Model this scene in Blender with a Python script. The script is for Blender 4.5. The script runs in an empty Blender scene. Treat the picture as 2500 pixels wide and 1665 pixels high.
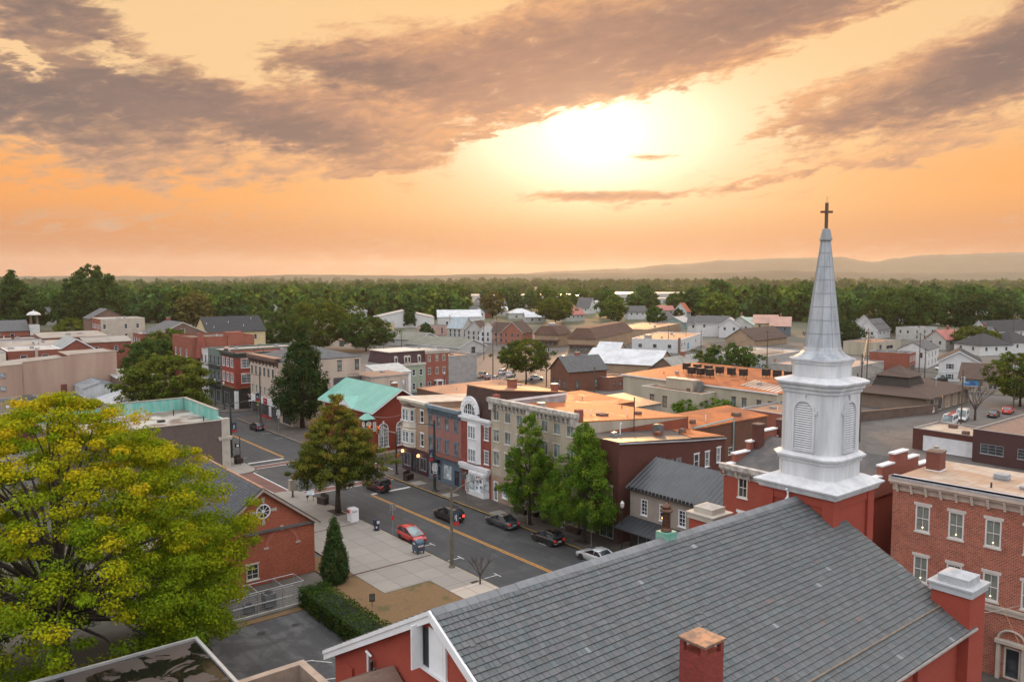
import bpy, math, random
import numpy as np
from mathutils import Vector, Matrix
S = bpy.context.scene
R = math.radians
# ------------------------------------------------------------------ camera
CAMH = 30.0; YAW = R(39.0); FPX = 1944.0; HORY = 678.0
PITCH = math.atan((832.5 - HORY) / FPX)
cd = bpy.data.cameras.new('camera'); cam = bpy.data.objects.new('camera', cd); S.collection.objects.link(cam)
cd.sensor_width = 36.0; cd.lens = 36.0 * FPX / 2500.0; cd.clip_start = 0.5; cd.clip_end = 40000.0
cam.location = (0, 0, CAMH); cam.rotation_euler = (R(90) - PITCH, 0, -YAW)
S.camera = cam
S.view_settings.view_transform = 'Standard'; S.view_settings.look = 'None'; S.view_settings.exposure = 0.0; S.view_settings.gamma = 1.0
S.cycles.max_bounces = 6; S.cycles.transparent_max_bounces = 8; S.cycles.volume_bounces = 1
S.cycles.caustics_reflective = False; S.cycles.caustics_refractive = False
S.cycles.use_denoising = True
# ------------------------------------------------------------------ node helper
class X:
    """A float/colour/vector socket with arithmetic."""
    def __init__(s, nt, k): s.nt, s.k = nt, k
    def _m(s, op, *a):
        n = s.nt.nodes.new('ShaderNodeMath'); n.operation = op
        for i, v in enumerate((s,) + a):
            if isinstance(v, X): s.nt.links.new(v.k, n.inputs[i])
            else: n.inputs[i].default_value = v
        return X(s.nt, n.outputs[0])
    def __add__(s, o): return s._m('ADD', o)
    __radd__ = __add__
    def __sub__(s, o): return s._m('SUBTRACT', o)
    def __rsub__(s, o): return (s * -1.0) + o
    def __mul__(s, o): return s._m('MULTIPLY', o)
    __rmul__ = __mul__
    def __truediv__(s, o): return s._m('DIVIDE', o)
    def pw(s, o): return s._m('POWER', o)
    def mx(s, o): return s._m('MAXIMUM', o)
    def mn(s, o): return s._m('MINIMUM', o)
    def exp(s): return s._m('EXPONENT')
    def ss(s, a, b, c=0.0, d=1.0):
        n = s.nt.nodes.new('ShaderNodeMapRange'); n.interpolation_type = 'SMOOTHSTEP'
        s.nt.links.new(s.k, n.inputs[0])
        for i, v in enumerate((a, b, c, d)): n.inputs[i + 1].default_value = v
        return X(s.nt, n.outputs[0])
def xmix(nt, f, a, b, blend='MIX'):
    n = nt.nodes.new('ShaderNodeMix'); n.data_type = 'RGBA'; n.blend_type = blend
    for i, v in ((0, f), (6, a), (7, b)):
        if isinstance(v, X): nt.links.new(v.k, n.inputs[i])
        elif i == 0: n.inputs[0].default_value = v
        else: n.inputs[i].default_value = (*v, 1) if len(v) == 3 else v
    return X(nt, n.outputs[2])
def xnoise(nt, vec, scale, detail=4.0, rough=0.55, dist=0.0):
    n = nt.nodes.new('ShaderNodeTexNoise'); n.inputs['Scale'].default_value = scale; n.inputs['Detail'].default_value = detail
    n.inputs['Roughness'].default_value = rough; n.inputs['Distortion'].default_value = dist
    if vec is not None: nt.links.new(vec.k, n.inputs['Vector'])
    return X(nt, n.outputs[0])
def xcomb(nt, a, b, c):
    n = nt.nodes.new('ShaderNodeCombineXYZ')
    for i, v in enumerate((a, b, c)):
        if isinstance(v, X): nt.links.new(v.k, n.inputs[i])
        else: n.inputs[i].default_value = v
    return X(nt, n.outputs[0])
# ------------------------------------------------------------------ sky (sunset clouds in world directions)
SUN_AZ = YAW + R(5.9); SUN_EL = R(10.0)
W = bpy.data.worlds.new('World'); S.world = W; W.use_nodes = True
nt = W.node_tree; nt.nodes.clear()
tc = nt.nodes.new('ShaderNodeTexCoord')
sep = nt.nodes.new('ShaderNodeSeparateXYZ'); nt.links.new(tc.outputs['Generated'], sep.inputs[0])
dx, dy, dz = (X(nt, sep.outputs[i]) for i in range(3))
fw = dx * math.sin(YAW) + dy * math.cos(YAW); rt = dx * math.cos(YAW) - dy * math.sin(YAW)
az = rt._m('ARCTAN2', fw) * (180 / math.pi)
el = dz._m('ARCSINE') * (180 / math.pi)
def AZ(x): return math.degrees(math.atan((x - 1250) / FPX))
def EL(y): return math.degrees(math.atan((HORY - y) / FPX))
cvec = xcomb(nt, az * 0.055, el * 0.13, 0.0)
n1 = xnoise(nt, cvec, 3.2, 9.0, 0.62, 0.6)
n2 = xnoise(nt, xcomb(nt, az * 0.05 + 7.3, el * 0.16 + az * -0.02, 3.1), 9.0, 6.0, 0.6, 0.3)
n3 = xnoise(nt, xcomb(nt, az * 0.03 + 2.0, el * 0.3, 9.0), 6.0, 5.0, 0.55, 0.2)
waz = az + (n1 - 0.5) * 9.0 + (n2 - 0.5) * 3.0
wel = el + (n2 - 0.5) * 3.2 + (n1 - 0.5) * 2.2
def blob(x, y, rx, ry, tilt, k, ax=waz, ex=wel):
    c, s = math.cos(R(tilt)), math.sin(R(tilt))
    a = ax - AZ(x); e = ex - EL(y); rx, ry = rx / 34.0, ry / 34.0
    p = (a * c + e * s) / rx; q = (e * c - a * s) / ry
    return (p * p + q * q)._m('MULTIPLY', -1.0).exp() * k
D = None
for b in ((120, 340, 300, 85, -4, 1.25), (100, 60, 290, 150, -12, 1.0), (300, 170, 220, 70, -25, .55), (760, 335, 300, 62, -6, 1.25), (450, 290, 300, 48, -5, .95), (600, 240, 330, 40, -12, .35),
          (900, 200, 300, 60, -5, 1.0), (1250, 110, 520, 130, 6, .95), (1790, 70, 560, 120, 13, 1.1), (1330, 225, 300, 75, 10, .8), (1500, 170, 300, 70, 14, .5),
          (2290, 285, 330, 75, 12, 1.35), (2500, 190, 190, 75, 20, .9), (2330, 20, 380, 55, 12, .95), (1960, 262, 190, 20, 8, .55), (1880, 340, 160, 20, 4, .55),
          (300, 545, 380, 26, 4, .42), (640, 430, 460, 34, 2, .42), (350, 470, 420, 26, 5, .3), (1800, 462, 260, 13, 8, .6), (1560, 640, 1800, 80, 0, .30),
          (2150, 425, 260, 14, 7, .55), (2400, 380, 200, 14, 5, .5), (1000, 405, 90, 9, 8, .55), (880, 435, 90, 8, 5, .5), (1180, 335, 110, 9, 12, .6),
          (505, 165, 200, 80, -14, -1.35), (640, 90, 200, 40, -8, -.7), (300, 215, 90, 26, -20, -.8), (420, 10, 300, 50, 0, -1.1), (1010, 12, 260, 50, -5, -1.1), (60, 235, 80, 20, -35, -1.0), (250, 330, 60, 14, -20, -.6), (2110, 150, 330, 40, 18, -1.05), (1480, 340, 310, 70, 8, -1.1), (1480, 212, 40, 16, 20, -.6)):
    t = blob(*b); D = t if D is None else D + t
D = D + (n1 - 0.5) * 1.25 + (n2 - 0.5) * 0.85 + (n3 - 0.5) * 0.30
for b in ((1450, 482, 170, 12, 0, 1.3), (1582, 392, 88, 10, 0, 1.2)): D = D + blob(*b, az + (n2 - .5) * 1.5, el + (n2 - .5) * .5)
n5 = xnoise(nt, xcomb(nt, az * 0.16, el * 0.5 - az * 0.07, 1.0), 3.0, 8.0, .65, .5)
alpha = (D.mn(.95) + (n5 - .5) * 1.5).ss(0.12, 0.86)
n4 = xnoise(nt, xcomb(nt, az * 0.16 + 3.0, el * 0.42 - az * 0.05, 5.0), 2.6, 8.0, .62, .8)
core = (D + (n4 - .5) * 2.2).ss(0.35, 1.65)
def sundist():
    a = az - math.degrees(SUN_AZ - YAW); e = el - math.degrees(SUN_EL)
    return ((a * a * 0.42) + e * e)._m('SQRT'), ((a * a * 0.17) + e * e)._m('SQRT')
sd, sw = sundist()
g1 = (sd / -1.7).exp(); g2 = (sw / -2.7).exp(); g3 = (sw / -8.5).exp()
base = xmix(nt, el.ss(1.0, 6.5), (.60, .205, .07), (.95, .36, .075))
base = xmix(nt, el.ss(6.0, 12.0), base, (.93, .62, .33))
base = xmix(nt, ((sd / -9.0).exp() * 1.5).mn(1.0), base, (1.0, .54, .17))
base = xmix(nt, (g2 * 3.2).mn(1.0), base, (1.04, .89, .60))
base = xmix(nt, el.ss(5.2, 0.8, 0.0, 0.90), base, xmix(nt, (g3 * 2.2).mn(1.0), (.52, .185, .07), (.70, .28, .105)))
warm = xmix(nt, (g3 * 2.2).mn(1.0), (.58, .35, .23), (.93, .47, .22))
dark = xmix(nt, (g3 * 2.0).mn(1.0), (.150, .140, .150), (.60, .315, .20))
ccol = xmix(nt, core, warm, dark)
ccol = xmix(nt, (n5 - .35) * .9, ccol, xmix(nt, 1.0, ccol, (.72, .72, .74), 'MULTIPLY'))
dk = None
for b in ((110, 310, 230, 75, -8, 1.0), (150, 60, 230, 100, -15, .9), (420, 255, 190, 34, -10, .7), (745, 345, 230, 42, -6, 1.0), (900, 200, 230, 46, -5, 1.0), (1800, 90, 330, 60, 14, .7), (2290, 285, 260, 48, 12, 1.0), (2480, 195, 110, 48, 20, .8), (1300, 130, 300, 60, 8, .45)):
    q = blob(*b); dk = q if dk is None else dk + q
ccol = xmix(nt, (dk * ((n5 - .5) * 1.6 + .85)).mn(.88).mx(0.0), ccol, xmix(nt, (g3 * 1.6).mn(1.0), (.115, .108, .12), (.33, .20, .15)))
sky = xmix(nt, alpha, base, ccol)
gl = nt.nodes.new('ShaderNodeMix'); gl.data_type = 'RGBA'; gl.blend_type = 'ADD'; gl.inputs[0].default_value = 1.0
nt.links.new(sky.k, gl.inputs[6])
gcol = nt.nodes.new('ShaderNodeMix'); gcol.data_type = 'RGBA'; gcol.blend_type = 'MULTIPLY'; gcol.inputs[0].default_value = 1.0
gcol.inputs[6].default_value = (1.0, .80, .50, 1)
gi = (g1 * 2.4 + g2 * .25) * (1.0 - alpha * 0.8)
gv = xcomb(nt, gi, gi, gi); nt.links.new(gv.k, gcol.inputs[7]); nt.links.new(gcol.outputs[2], gl.inputs[7])
front = X(nt, gl.outputs[2])
# overhead and behind: pale evening sky (Nishita) plus grey veil brightened as fill light
st = nt.nodes.new('ShaderNodeTexSky'); st.sky_type = 'NISHITA'; st.sun_disc = False
st.sun_elevation = SUN_EL; st.sun_rotation = SUN_AZ
fill_veil = xmix(nt, (n1 * 1.2).mn(1.0), (1.25, 1.28, 1.35), (1.75, 1.72, 1.70))
nb = nt.nodes.new('ShaderNodeMix'); nb.data_type = 'RGBA'; nb.blend_type = 'ADD'; nb.inputs[0].default_value = 0.06
nt.links.new(fill_veil.k, nb.inputs[6]); nt.links.new(st.outputs[0], nb.inputs[7])
bk_ = el.ss(-2.0, 50.0, .62, 1.28); back = xmix(nt, 1.0, X(nt, nb.outputs[2]), xcomb(nt, bk_, bk_, bk_), 'MULTIPLY')
ang = (az._m('ABSOLUTE')).ss(48.0, 100.0).mx(el.ss(24.0, 50.0))
full = xmix(nt, ang, front, back)
full = xmix(nt, el.ss(-0.5, -6.0), full, (.30, .24, .20))
bg = nt.nodes.new('ShaderNodeBackground'); bg.inputs[1].default_value = 1.0; nt.links.new(full.k, bg.inputs[0])
ow = nt.nodes.new('ShaderNodeOutputWorld'); nt.links.new(bg.outputs[0], ow.inputs[0])
W.cycles.sampling_method = 'MANUAL'; W.cycles.sample_map_resolution = 1024
# ------------------------------------------------------------------ sun (low, veiled, straight ahead)
sl = bpy.data.lights.new('sun', 'SUN'); sl.energy = 2.0; sl.angle = R(5.0); sl.color = (1.0, .52, .22)
so = bpy.data.objects.new('sun', sl); S.collection.objects.link(so)
sdv = Vector((math.sin(SUN_AZ) * math.cos(SUN_EL), math.cos(SUN_AZ) * math.cos(SUN_EL), math.sin(SUN_EL)))
so.rotation_euler = sdv.to_track_quat('Z', 'Y').to_euler(); so.location = sdv * 200
# ------------------------------------------------------------------ mesh helpers
COL = S.collection
_sf = (math.sin(YAW), math.cos(YAW)); _rt = (math.cos(YAW), -math.sin(YAW)); _cp, _sp = math.cos(PITCH), math.sin(PITCH)
def G(x, y, z=0.0):
    """where the sight line through photo pixel (x, y) meets height z: world X, Y"""
    a = (x - 1250) / FPX; b = (832.5 - y) / FPX
    fh = _cp + b * _sp; t = (z - CAMH) / (-_sp + b * _cp)
    return ((_sf[0] * fh + _rt[0] * a) * t, (_sf[1] * fh + _rt[1] * a) * t)
def tag(o, label, cat, group=None, kind=None):
    o['label'] = label
    if cat: o['category'] = cat
    if group: o['group'] = group
    if kind: o['kind'] = kind
    return o
def thing(name, label, cat, loc=(0, 0, 0), rot=0.0, group=None):
    o = bpy.data.objects.new(name, None); COL.objects.link(o); o.empty_display_size = 0.3
    o.location = loc if len(loc) == 3 else (*loc, 0); o.rotation_euler = (0, 0, R(rot))
    return tag(o, label, cat, group)
class MB:
    def __init__(s): s.v = []; s.f = []; s.m = []
    def add(s, vs, fs, mi=0):
        b = len(s.v); s.v.extend(vs)
        for f in fs: s.f.append(tuple(i + b for i in f)); s.m.append(mi)
        return s
    def poly(s, pts, mi=0): return s.add([tuple(p) for p in pts], [tuple(range(len(pts)))], mi)
    def box(s, x0, y0, z0, x1, y1, z1, mi=0):
        if x0 > x1: x0, x1 = x1, x0
        if y0 > y1: y0, y1 = y1, y0
        return s.add([(x0, y0, z0), (x1, y0, z0), (x1, y1, z0), (x0, y1, z0), (x0, y0, z1), (x1, y0, z1), (x1, y1, z1), (x0, y1, z1)],
                     [(0, 3, 2, 1), (4, 5, 6, 7), (0, 1, 5, 4), (1, 2, 6, 5), (2, 3, 7, 6), (3, 0, 4, 7)], mi)
    def prism(s, pl, z0, z1, mi=0, top=True, bot=False):
        n = len(pl); vs = [(x, y, z0) for x, y in pl] + [(x, y, z1) for x, y in pl]
        fs = [(i, (i + 1) % n, n + (i + 1) % n, n + i) for i in range(n)]
        if top: fs.append(tuple(range(n, 2 * n)))
        if bot: fs.append(tuple(range(n - 1, -1, -1)))
        return s.add(vs, fs, mi)
    def loft(s, rings, mi=0, cap=True):
        n = len(rings[0]); vs = [p for r in rings for p in r]; fs = []
        for k in range(len(rings) - 1):
            for i in range(n):
                j = (i + 1) % n; fs.append((k * n + i, k * n + j, (k + 1) * n + j, (k + 1) * n + i))
        if cap: fs.append(tuple(range(n - 1, -1, -1))); fs.append(tuple((len(rings) - 1) * n + i for i in range(n)))
        return s.add(vs, fs, mi)
    def tube(s, pts, r, n=8, mi=0, cap=True):
        if not isinstance(r, (list, tuple)): r = [r] * len(pts)
        rings = []; P = [Vector(p) for p in pts]
        for i, p in enumerate(P):
            t = (P[min(i + 1, len(P) - 1)] - P[max(i - 1, 0)]).normalized()
            u = t.cross(Vector((0, 0, 1)) if abs(t.z) < .95 else Vector((0, 1, 0))).normalized(); w = u.cross(t) * -1
            rings.append([tuple(p + (u * math.cos(a) + w * math.sin(a)) * r[i]) for a in (2 * math.pi * k / n for k in range(n))])
        return s.loft(rings, mi, cap)
    def lathe(s, prof, n=12, mi=0, c=(0, 0, 0), sq=None):
        rings = []
        for r, z in prof:
            rings.append([(c[0] + r * math.cos(2 * math.pi * (k + .5) / n), c[1] + r * math.sin(2 * math.pi * (k + .5) / n), c[2] + z) for k in range(n)])
        return s.loft(rings, mi)
    def xf(s, M, i0=0):
        s.v[i0:] = [tuple(M @ Vector(p)) for p in s.v[i0:]]; return s
    def mesh(s, name, mats, smooth=False):
        me = bpy.data.meshes.new(name); me.from_pydata(s.v, [], s.f)
        if not isinstance(mats, (list, tuple)): mats = [mats]
        for m in mats: me.materials.append(m)
        if any(s.m): me.polygons.foreach_set('material_index', s.m)
        if smooth: me.polygons.foreach_set('use_smooth', [True] * len(s.f))
        me.update(); uvmap(me); return me
    def build(s, name, mats, parent=None, smooth=False, loc=None):
        o = bpy.data.objects.new(name, s.mesh(name, mats, smooth)); COL.objects.link(o)
        if parent: o.parent = parent
        if loc: o.location = loc
        return o
def uvmap(me):
    """metre-true box mapping: u runs along the horizontal of each face, v up its slope"""
    nl = len(me.loops)
    if not nl: return
    co = np.empty(len(me.vertices) * 3); me.vertices.foreach_get('co', co); co = co.reshape(-1, 3)
    vi = np.empty(nl, np.int32); me.loops.foreach_get('vertex_index', vi)
    nn = np.empty(len(me.polygons) * 3); me.polygons.foreach_get('normal', nn); nn = nn.reshape(-1, 3)
    lt = np.empty(len(me.polygons), np.int32); me.polygons.foreach_get('loop_total', lt)
    n = np.repeat(nn, lt, 0); p = co[vi]
    h = np.hypot(n[:, 0], n[:, 1]); fl = h < .05; h = np.where(fl, 1, h)
    tx = np.where(fl, 1, -n[:, 1] / h); ty = np.where(fl, 0, n[:, 0] / h)
    bx = -n[:, 2] * ty; by = n[:, 2] * tx; bz = n[:, 0] * ty - n[:, 1] * tx
    bx, by, bz = np.where(fl, 0, bx), np.where(fl, 1, by), np.where(fl, 0, -bz)
    uv = np.stack([p[:, 0] * tx + p[:, 1] * ty, p[:, 0] * bx + p[:, 1] * by + p[:, 2] * bz], 1)
    me.uv_layers.new(name='UVMap').data.foreach_set('uv', uv.ravel())
def copyobj(o, parent=None, loc=None, rot=None):
    c = o.copy(); COL.objects.link(c); c.parent = parent
    if loc is not None: c.location = loc
    if rot is not None: c.rotation_euler = (0, 0, R(rot))
    return c
def copytree(o, parent=None, loc=None, rot=None, label=None, group=None):
    c = copyobj(o, parent, loc, rot)
    if label: c['label'] = label
    if group: c['group'] = group
    for ch in o.children: copytree(ch, c)
    return c
# ------------------------------------------------------------------ materials
MATS = {}
def newmat(name):
    m = bpy.data.materials.new(name); m.use_nodes = True; t = m.node_tree; t.nodes.clear()
    o = t.nodes.new('ShaderNodeOutputMaterial'); p = t.nodes.new('ShaderNodeBsdfPrincipled'); t.links.new(p.outputs[0], o.inputs[0])
    return m, t, p
def setc(t, inp, v):
    if isinstance(v, X): t.links.new(v.k, inp)
    else: inp.default_value = (*v, 1) if isinstance(v, tuple) and len(v) == 3 else v
def texco(t, which='Object'):
    return X(t, t.nodes.new('ShaderNodeTexCoord').outputs[which])
def wpos(t): return X(t, t.nodes.new('ShaderNodeNewGeometry').outputs['Position'])
def plain(name, c, rough=.7, var=.25, scale=.6, metal=0.0, spec=.5, c2=None, bump=0.0, streak=False):
    """one colour with worn blotches (c2) at the given size"""
    if name in MATS: return MATS[name]
    m, t, p = newmat(name)
    v = wpos(t)
    if streak:
        mp = t.nodes.new('ShaderNodeMapping'); mp.inputs['Scale'].default_value = (1, 1, .15); t.links.new(v.k, mp.inputs[0]); v = X(t, mp.outputs[0])
    n = xnoise(t, v, scale, 6.0, .62); f = xnoise(t, v, scale * 14, 3.0, .6)
    d = c2 or tuple(x * (1 - var) for x in c)
    col = xmix(t, n.ss(.38, .66), c, d)
    col = xmix(t, (f - .5) * (var * 1.4) + .12, col, tuple(x * .55 for x in c))
    setc(t, p.inputs['Base Color'], col)
    setc(t, p.inputs['Roughness'], (n - .5) * .25 + rough)
    p.inputs['Metallic'].default_value = metal; p.inputs['Specular IOR Level'].default_value = spec
    if bump:
        b = t.nodes.new('ShaderNodeBump'); b.inputs['Strength'].default_value = bump; b.inputs['Distance'].default_value = .02
        t.links.new(f.k, b.inputs['Height']); t.links.new(b.outputs[0], p.inputs['Normal'])
    MATS[name] = m; return m
def brick(name, c1, c2, mortar, bw=.23, bh=.077, ms=.012, rough=.85, bias=0.0, off=.5, wear=.35, patch=None, bump=.4):
    if name in MATS: return MATS[name]
    m, t, p = newmat(name)
    uv = texco(t, 'UV')
    b = t.nodes.new('ShaderNodeTexBrick'); t.links.new(uv.k, b.inputs['Vector'])
    b.inputs['Scale'].default_value = 1.0; b.inputs['Brick Width'].default_value = bw; b.inputs['Row Height'].default_value = bh
    b.inputs['Mortar Size'].default_value = ms; b.inputs['Mortar Smooth'].default_value = .1; b.inputs['Bias'].default_value = bias; b.offset = off
    for i, c in zip(('Color1', 'Color2', 'Mortar'), (c1, c2, mortar)): b.inputs[i].default_value = (*c, 1)
    w = wpos(t); n = xnoise(t, w, .45, 6.0, .62); f = xnoise(t, w, 9.0, 3.0)
    col = X(t, b.outputs[0])
    col = xmix(t, n.ss(.42, .72) * wear, col, patch or tuple(x * .45 for x in c1))
    col = xmix(t, f.ss(.35, .8) * .3, col, tuple(x * .6 for x in c1))
    setc(t, p.inputs['Base Color'], col); p.inputs['Roughness'].default_value = rough; p.inputs['Specular IOR Level'].default_value = .3
    bm = t.nodes.new('ShaderNodeBump'); bm.inputs['Strength'].default_value = bump; bm.inputs['Distance'].default_value = .01; bm.invert = True
    t.links.new(b.outputs[1], bm.inputs['Height']); t.links.new(bm.outputs[0], p.inputs['Normal'])
    MATS[name] = m; return m
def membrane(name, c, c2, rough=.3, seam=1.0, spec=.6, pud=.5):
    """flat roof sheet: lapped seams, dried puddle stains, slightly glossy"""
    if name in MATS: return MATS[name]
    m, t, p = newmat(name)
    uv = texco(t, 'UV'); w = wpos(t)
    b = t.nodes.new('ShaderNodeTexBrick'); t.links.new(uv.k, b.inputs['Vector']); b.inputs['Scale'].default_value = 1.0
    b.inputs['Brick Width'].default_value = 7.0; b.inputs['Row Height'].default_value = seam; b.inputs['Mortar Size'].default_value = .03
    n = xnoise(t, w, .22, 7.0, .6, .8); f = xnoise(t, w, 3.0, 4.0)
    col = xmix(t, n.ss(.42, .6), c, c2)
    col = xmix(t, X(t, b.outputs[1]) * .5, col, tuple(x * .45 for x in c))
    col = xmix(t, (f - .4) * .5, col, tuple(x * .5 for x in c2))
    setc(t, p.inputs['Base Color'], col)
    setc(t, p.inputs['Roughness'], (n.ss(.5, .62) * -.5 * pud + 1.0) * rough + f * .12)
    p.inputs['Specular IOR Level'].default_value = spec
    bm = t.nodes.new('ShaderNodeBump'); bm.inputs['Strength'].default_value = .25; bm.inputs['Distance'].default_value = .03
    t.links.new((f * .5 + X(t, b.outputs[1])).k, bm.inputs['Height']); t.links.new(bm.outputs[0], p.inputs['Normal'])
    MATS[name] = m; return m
def glassm(name, c=(.02, .024, .028), rough=.08, spec=.7, light=None, k=0.0):
    if name in MATS: return MATS[name]
    m, t, p = newmat(name)
    n = xnoise(t, wpos(t), .9, 2.0)
    setc(t, p.inputs['Base Color'], xmix(t, n.ss(.4, .7), c, tuple(x * 2.6 + .01 for x in c)))
    p.inputs['Roughness'].default_value = rough; p.inputs['Specular IOR Level'].default_value = spec
    if light: p.inputs['Emission Color'].default_value = (*light, 1); p.inputs['Emission Strength'].default_value = k
    MATS[name] = m; return m
def lamp_mat(name, c, k):
    if name in MATS: return MATS[name]
    m, t, p = newmat(name); p.inputs['Base Color'].default_value = (*c, 1); p.inputs['Emission Color'].default_value = (*c, 1)
    p.inputs['Emission Strength'].default_value = k; MATS[name] = m; return m
def paint(name, c, rough=.25, metal=.0, coat=.6):
    if name in MATS: return MATS[name]
    m, t, p = newmat(name); n = xnoise(t, wpos(t), 3.0, 3.0)
    setc(t, p.inputs['Base Color'], xmix(t, n.ss(.4, .8), c, tuple(x * .82 for x in c)))
    p.inputs['Roughness'].default_value = rough; p.inputs['Metallic'].default_value = metal; p.inputs['Coat Weight'].default_value = coat; p.inputs['Coat Roughness'].default_value = .05
    MATS[name] = m; return m
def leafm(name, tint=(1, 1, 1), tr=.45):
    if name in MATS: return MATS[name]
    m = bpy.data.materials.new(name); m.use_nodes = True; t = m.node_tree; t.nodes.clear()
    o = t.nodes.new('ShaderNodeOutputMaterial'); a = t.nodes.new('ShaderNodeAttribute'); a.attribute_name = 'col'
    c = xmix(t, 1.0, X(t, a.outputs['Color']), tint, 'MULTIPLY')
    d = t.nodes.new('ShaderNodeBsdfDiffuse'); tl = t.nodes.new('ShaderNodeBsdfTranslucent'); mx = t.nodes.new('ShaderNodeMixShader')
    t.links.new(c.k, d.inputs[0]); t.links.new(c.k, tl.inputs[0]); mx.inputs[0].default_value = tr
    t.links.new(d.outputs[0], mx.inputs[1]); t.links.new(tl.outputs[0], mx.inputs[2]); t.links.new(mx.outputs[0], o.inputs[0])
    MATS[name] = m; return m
# palette
white = plain('white_paint', (.74, .74, .76), .5, .12, .9)
cream = plain('cream_trim', (.66, .60, .50), .6, .15, .8)
bone = plain('bone_trim', (.60, .55, .48), .6, .2, .8)
greytrim = plain('grey_trim', (.30, .31, .33), .6, .2, 1)
black = plain('black_metal', (.018, .018, .02), .4, .2, 1)
darkm = plain('dark_green_metal', (.02, .035, .032), .45, .2, 1)
alu = plain('aluminium', (.42, .43, .45), .35, .2, 1, metal=.6)
conc = plain('concrete', (.36, .34, .31), .85, .25, .5, bump=.3)
stone = plain('limestone', (.46, .41, .35), .8, .2, .7, bump=.3)
woodpole = plain('pole_wood', (.10, .07, .05), .9, .3, 1.2, bump=.4)
bark = plain('bark', (.055, .042, .033), .95, .4, 2.0, bump=.6)
glass = glassm('window_glass')
glassb = glassm('blind_glass', (.10, .12, .12), .12)
glassl = glassm('pale_glass', (.30, .33, .35), .2)
curtain = plain('curtain_glass', (.22, .25, .22), .2, .25, 2.0, spec=.7)
redbrick = brick('red_brick', (.30, .065, .034), (.21, .042, .025), (.24, .15, .12))
dkbrick = brick('dark_red_brick', (.12, .032, .024), (.085, .022, .018), (.10, .055, .045))
brnbrick = brick('brown_brick', (.20, .12, .09), (.14, .085, .065), (.16, .12, .10))
tanbrick = brick('tan_brick', (.30, .22, .17), (.24, .17, .13), (.22, .18, .15))
redpaint = brick('red_painted_brick', (.34, .066, .042), (.30, .058, .038), (.24, .045, .032), ms=.008, wear=.3, patch=(.22, .035, .028), bump=.6)
# ------------------------------------------------------------------ setting
rng = random.Random(5)
def terrain(x, y):
    D = math.hypot(x, y); r = min(1, max(0, (D - 420) / 900)); r = r * r * (3 - 2 * r)
    return r * (5 * math.sin(x / 310 + 1) + 4.5 * math.sin(y / 255 + x / 900) + 3.5 * math.sin((x + y) / 170) + 3.0 * math.sin((x - y) / 420 + 2) - 5)
def ground_mat():
    m, t, p = newmat('town_ground'); w = wpos(t)
    n = xnoise(t, w, .035, 6, .6); f = xnoise(t, w, .6, 5, .6); d = w._m('MULTIPLY', 1.0)
    ln = t.nodes.new('ShaderNodeVectorMath'); ln.operation = 'LENGTH'; t.links.new(w.k, ln.inputs[0]); r = X(t, ln.outputs['Value'])
    town = xmix(t, n.ss(.42, .6), (.075, .07, .064), (.13, .118, .10))
    field = xmix(t, xnoise(t, w, .006, 4).ss(.4, .6), (.05, .065, .025), (.10, .10, .04))
    c = xmix(t, r.ss(330.0, 620.0), town, field)
    setc(t, p.inputs['Base Color'], xmix(t, f.ss(.35, .75) * .5, c, (.05, .05, .04))); p.inputs['Roughness'].default_value = .9
    return m
def build_ground():
    radii = [0, 40, 90, 160, 250, 340, 420] + [420 * 1.085 ** k for k in range(1, 36)]; n = 96
    vs = [(0, 0, -.05)]; fs = []
    for r in radii[1:]:
        for k in range(n):
            a = 2 * math.pi * k / n; x, y = r * math.cos(a), r * math.sin(a); vs.append((x, y, terrain(x, y) - .05))
    for k in range(n): fs.append((0, 1 + k, 1 + (k + 1) % n))
    for i in range(len(radii) - 2):
        for k in range(n):
            a, b = 1 + i * n + k, 1 + i * n + (k + 1) % n; fs.append((a, a + n, b + n, b))
    m = MB(); m.add(vs, fs); tag(m.build('ground', ground_mat(), smooth=True), 'town ground and farmland reaching to the hills', None, kind='structure')
build_ground()
def asphalt(name, c, c2, patch=.6):
    if name in MATS: return MATS[name]
    m, t, p = newmat(name); w = wpos(t); n = xnoise(t, w, .25, 7, .65, 1.0); f = xnoise(t, w, 30, 3, .7)
    mp = t.nodes.new('ShaderNodeMapping'); mp.inputs['Scale'].default_value = (1.6, .045, 1); t.links.new(w.k, mp.inputs[0]); l = xnoise(t, X(t, mp.outputs[0]), 1.0, 4, .6)
    cr = t.nodes.new('ShaderNodeTexVoronoi'); cr.feature = 'DISTANCE_TO_EDGE'; cr.inputs['Scale'].default_value = .16
    ds = t.nodes.new('ShaderNodeVectorMath'); ds.operation = 'ADD'; t.links.new(w.k, ds.inputs[0]); t.links.new(xcomb(t, n * 3.0, f * .3, 0.0).k, ds.inputs[1]); t.links.new(ds.outputs[0], cr.inputs['Vector'])
    col = xmix(t, n.ss(.45, .58) * patch, c, c2); col = xmix(t, l.ss(.4, .65) * .55, col, tuple(x * .55 for x in c))
    col = xmix(t, X(t, cr.outputs[0]).ss(.02, .005) * .6, col, (.02, .02, .02))
    setc(t, p.inputs['Base Color'], xmix(t, f * .35, col, tuple(x * 1.6 for x in c2))); setc(t, p.inputs['Roughness'], n * .3 + .6); p.inputs['Specular IOR Level'].default_value = .35
    b = t.nodes.new('ShaderNodeBump'); b.inputs['Strength'].default_value = .25; b.inputs['Distance'].default_value = .01; t.links.new(f.k, b.inputs['Height']); t.links.new(b.outputs[0], p.inputs['Normal'])
    MATS[name] = m; return m
asp = asphalt('street_asphalt', (.032, .033, .036), (.066, .066, .066))
asp2 = asphalt('lot_asphalt', (.026, .027, .031), (.10, .10, .10), .75)
asp3 = asphalt('old_asphalt', (.075, .07, .068), (.13, .115, .105))
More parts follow.
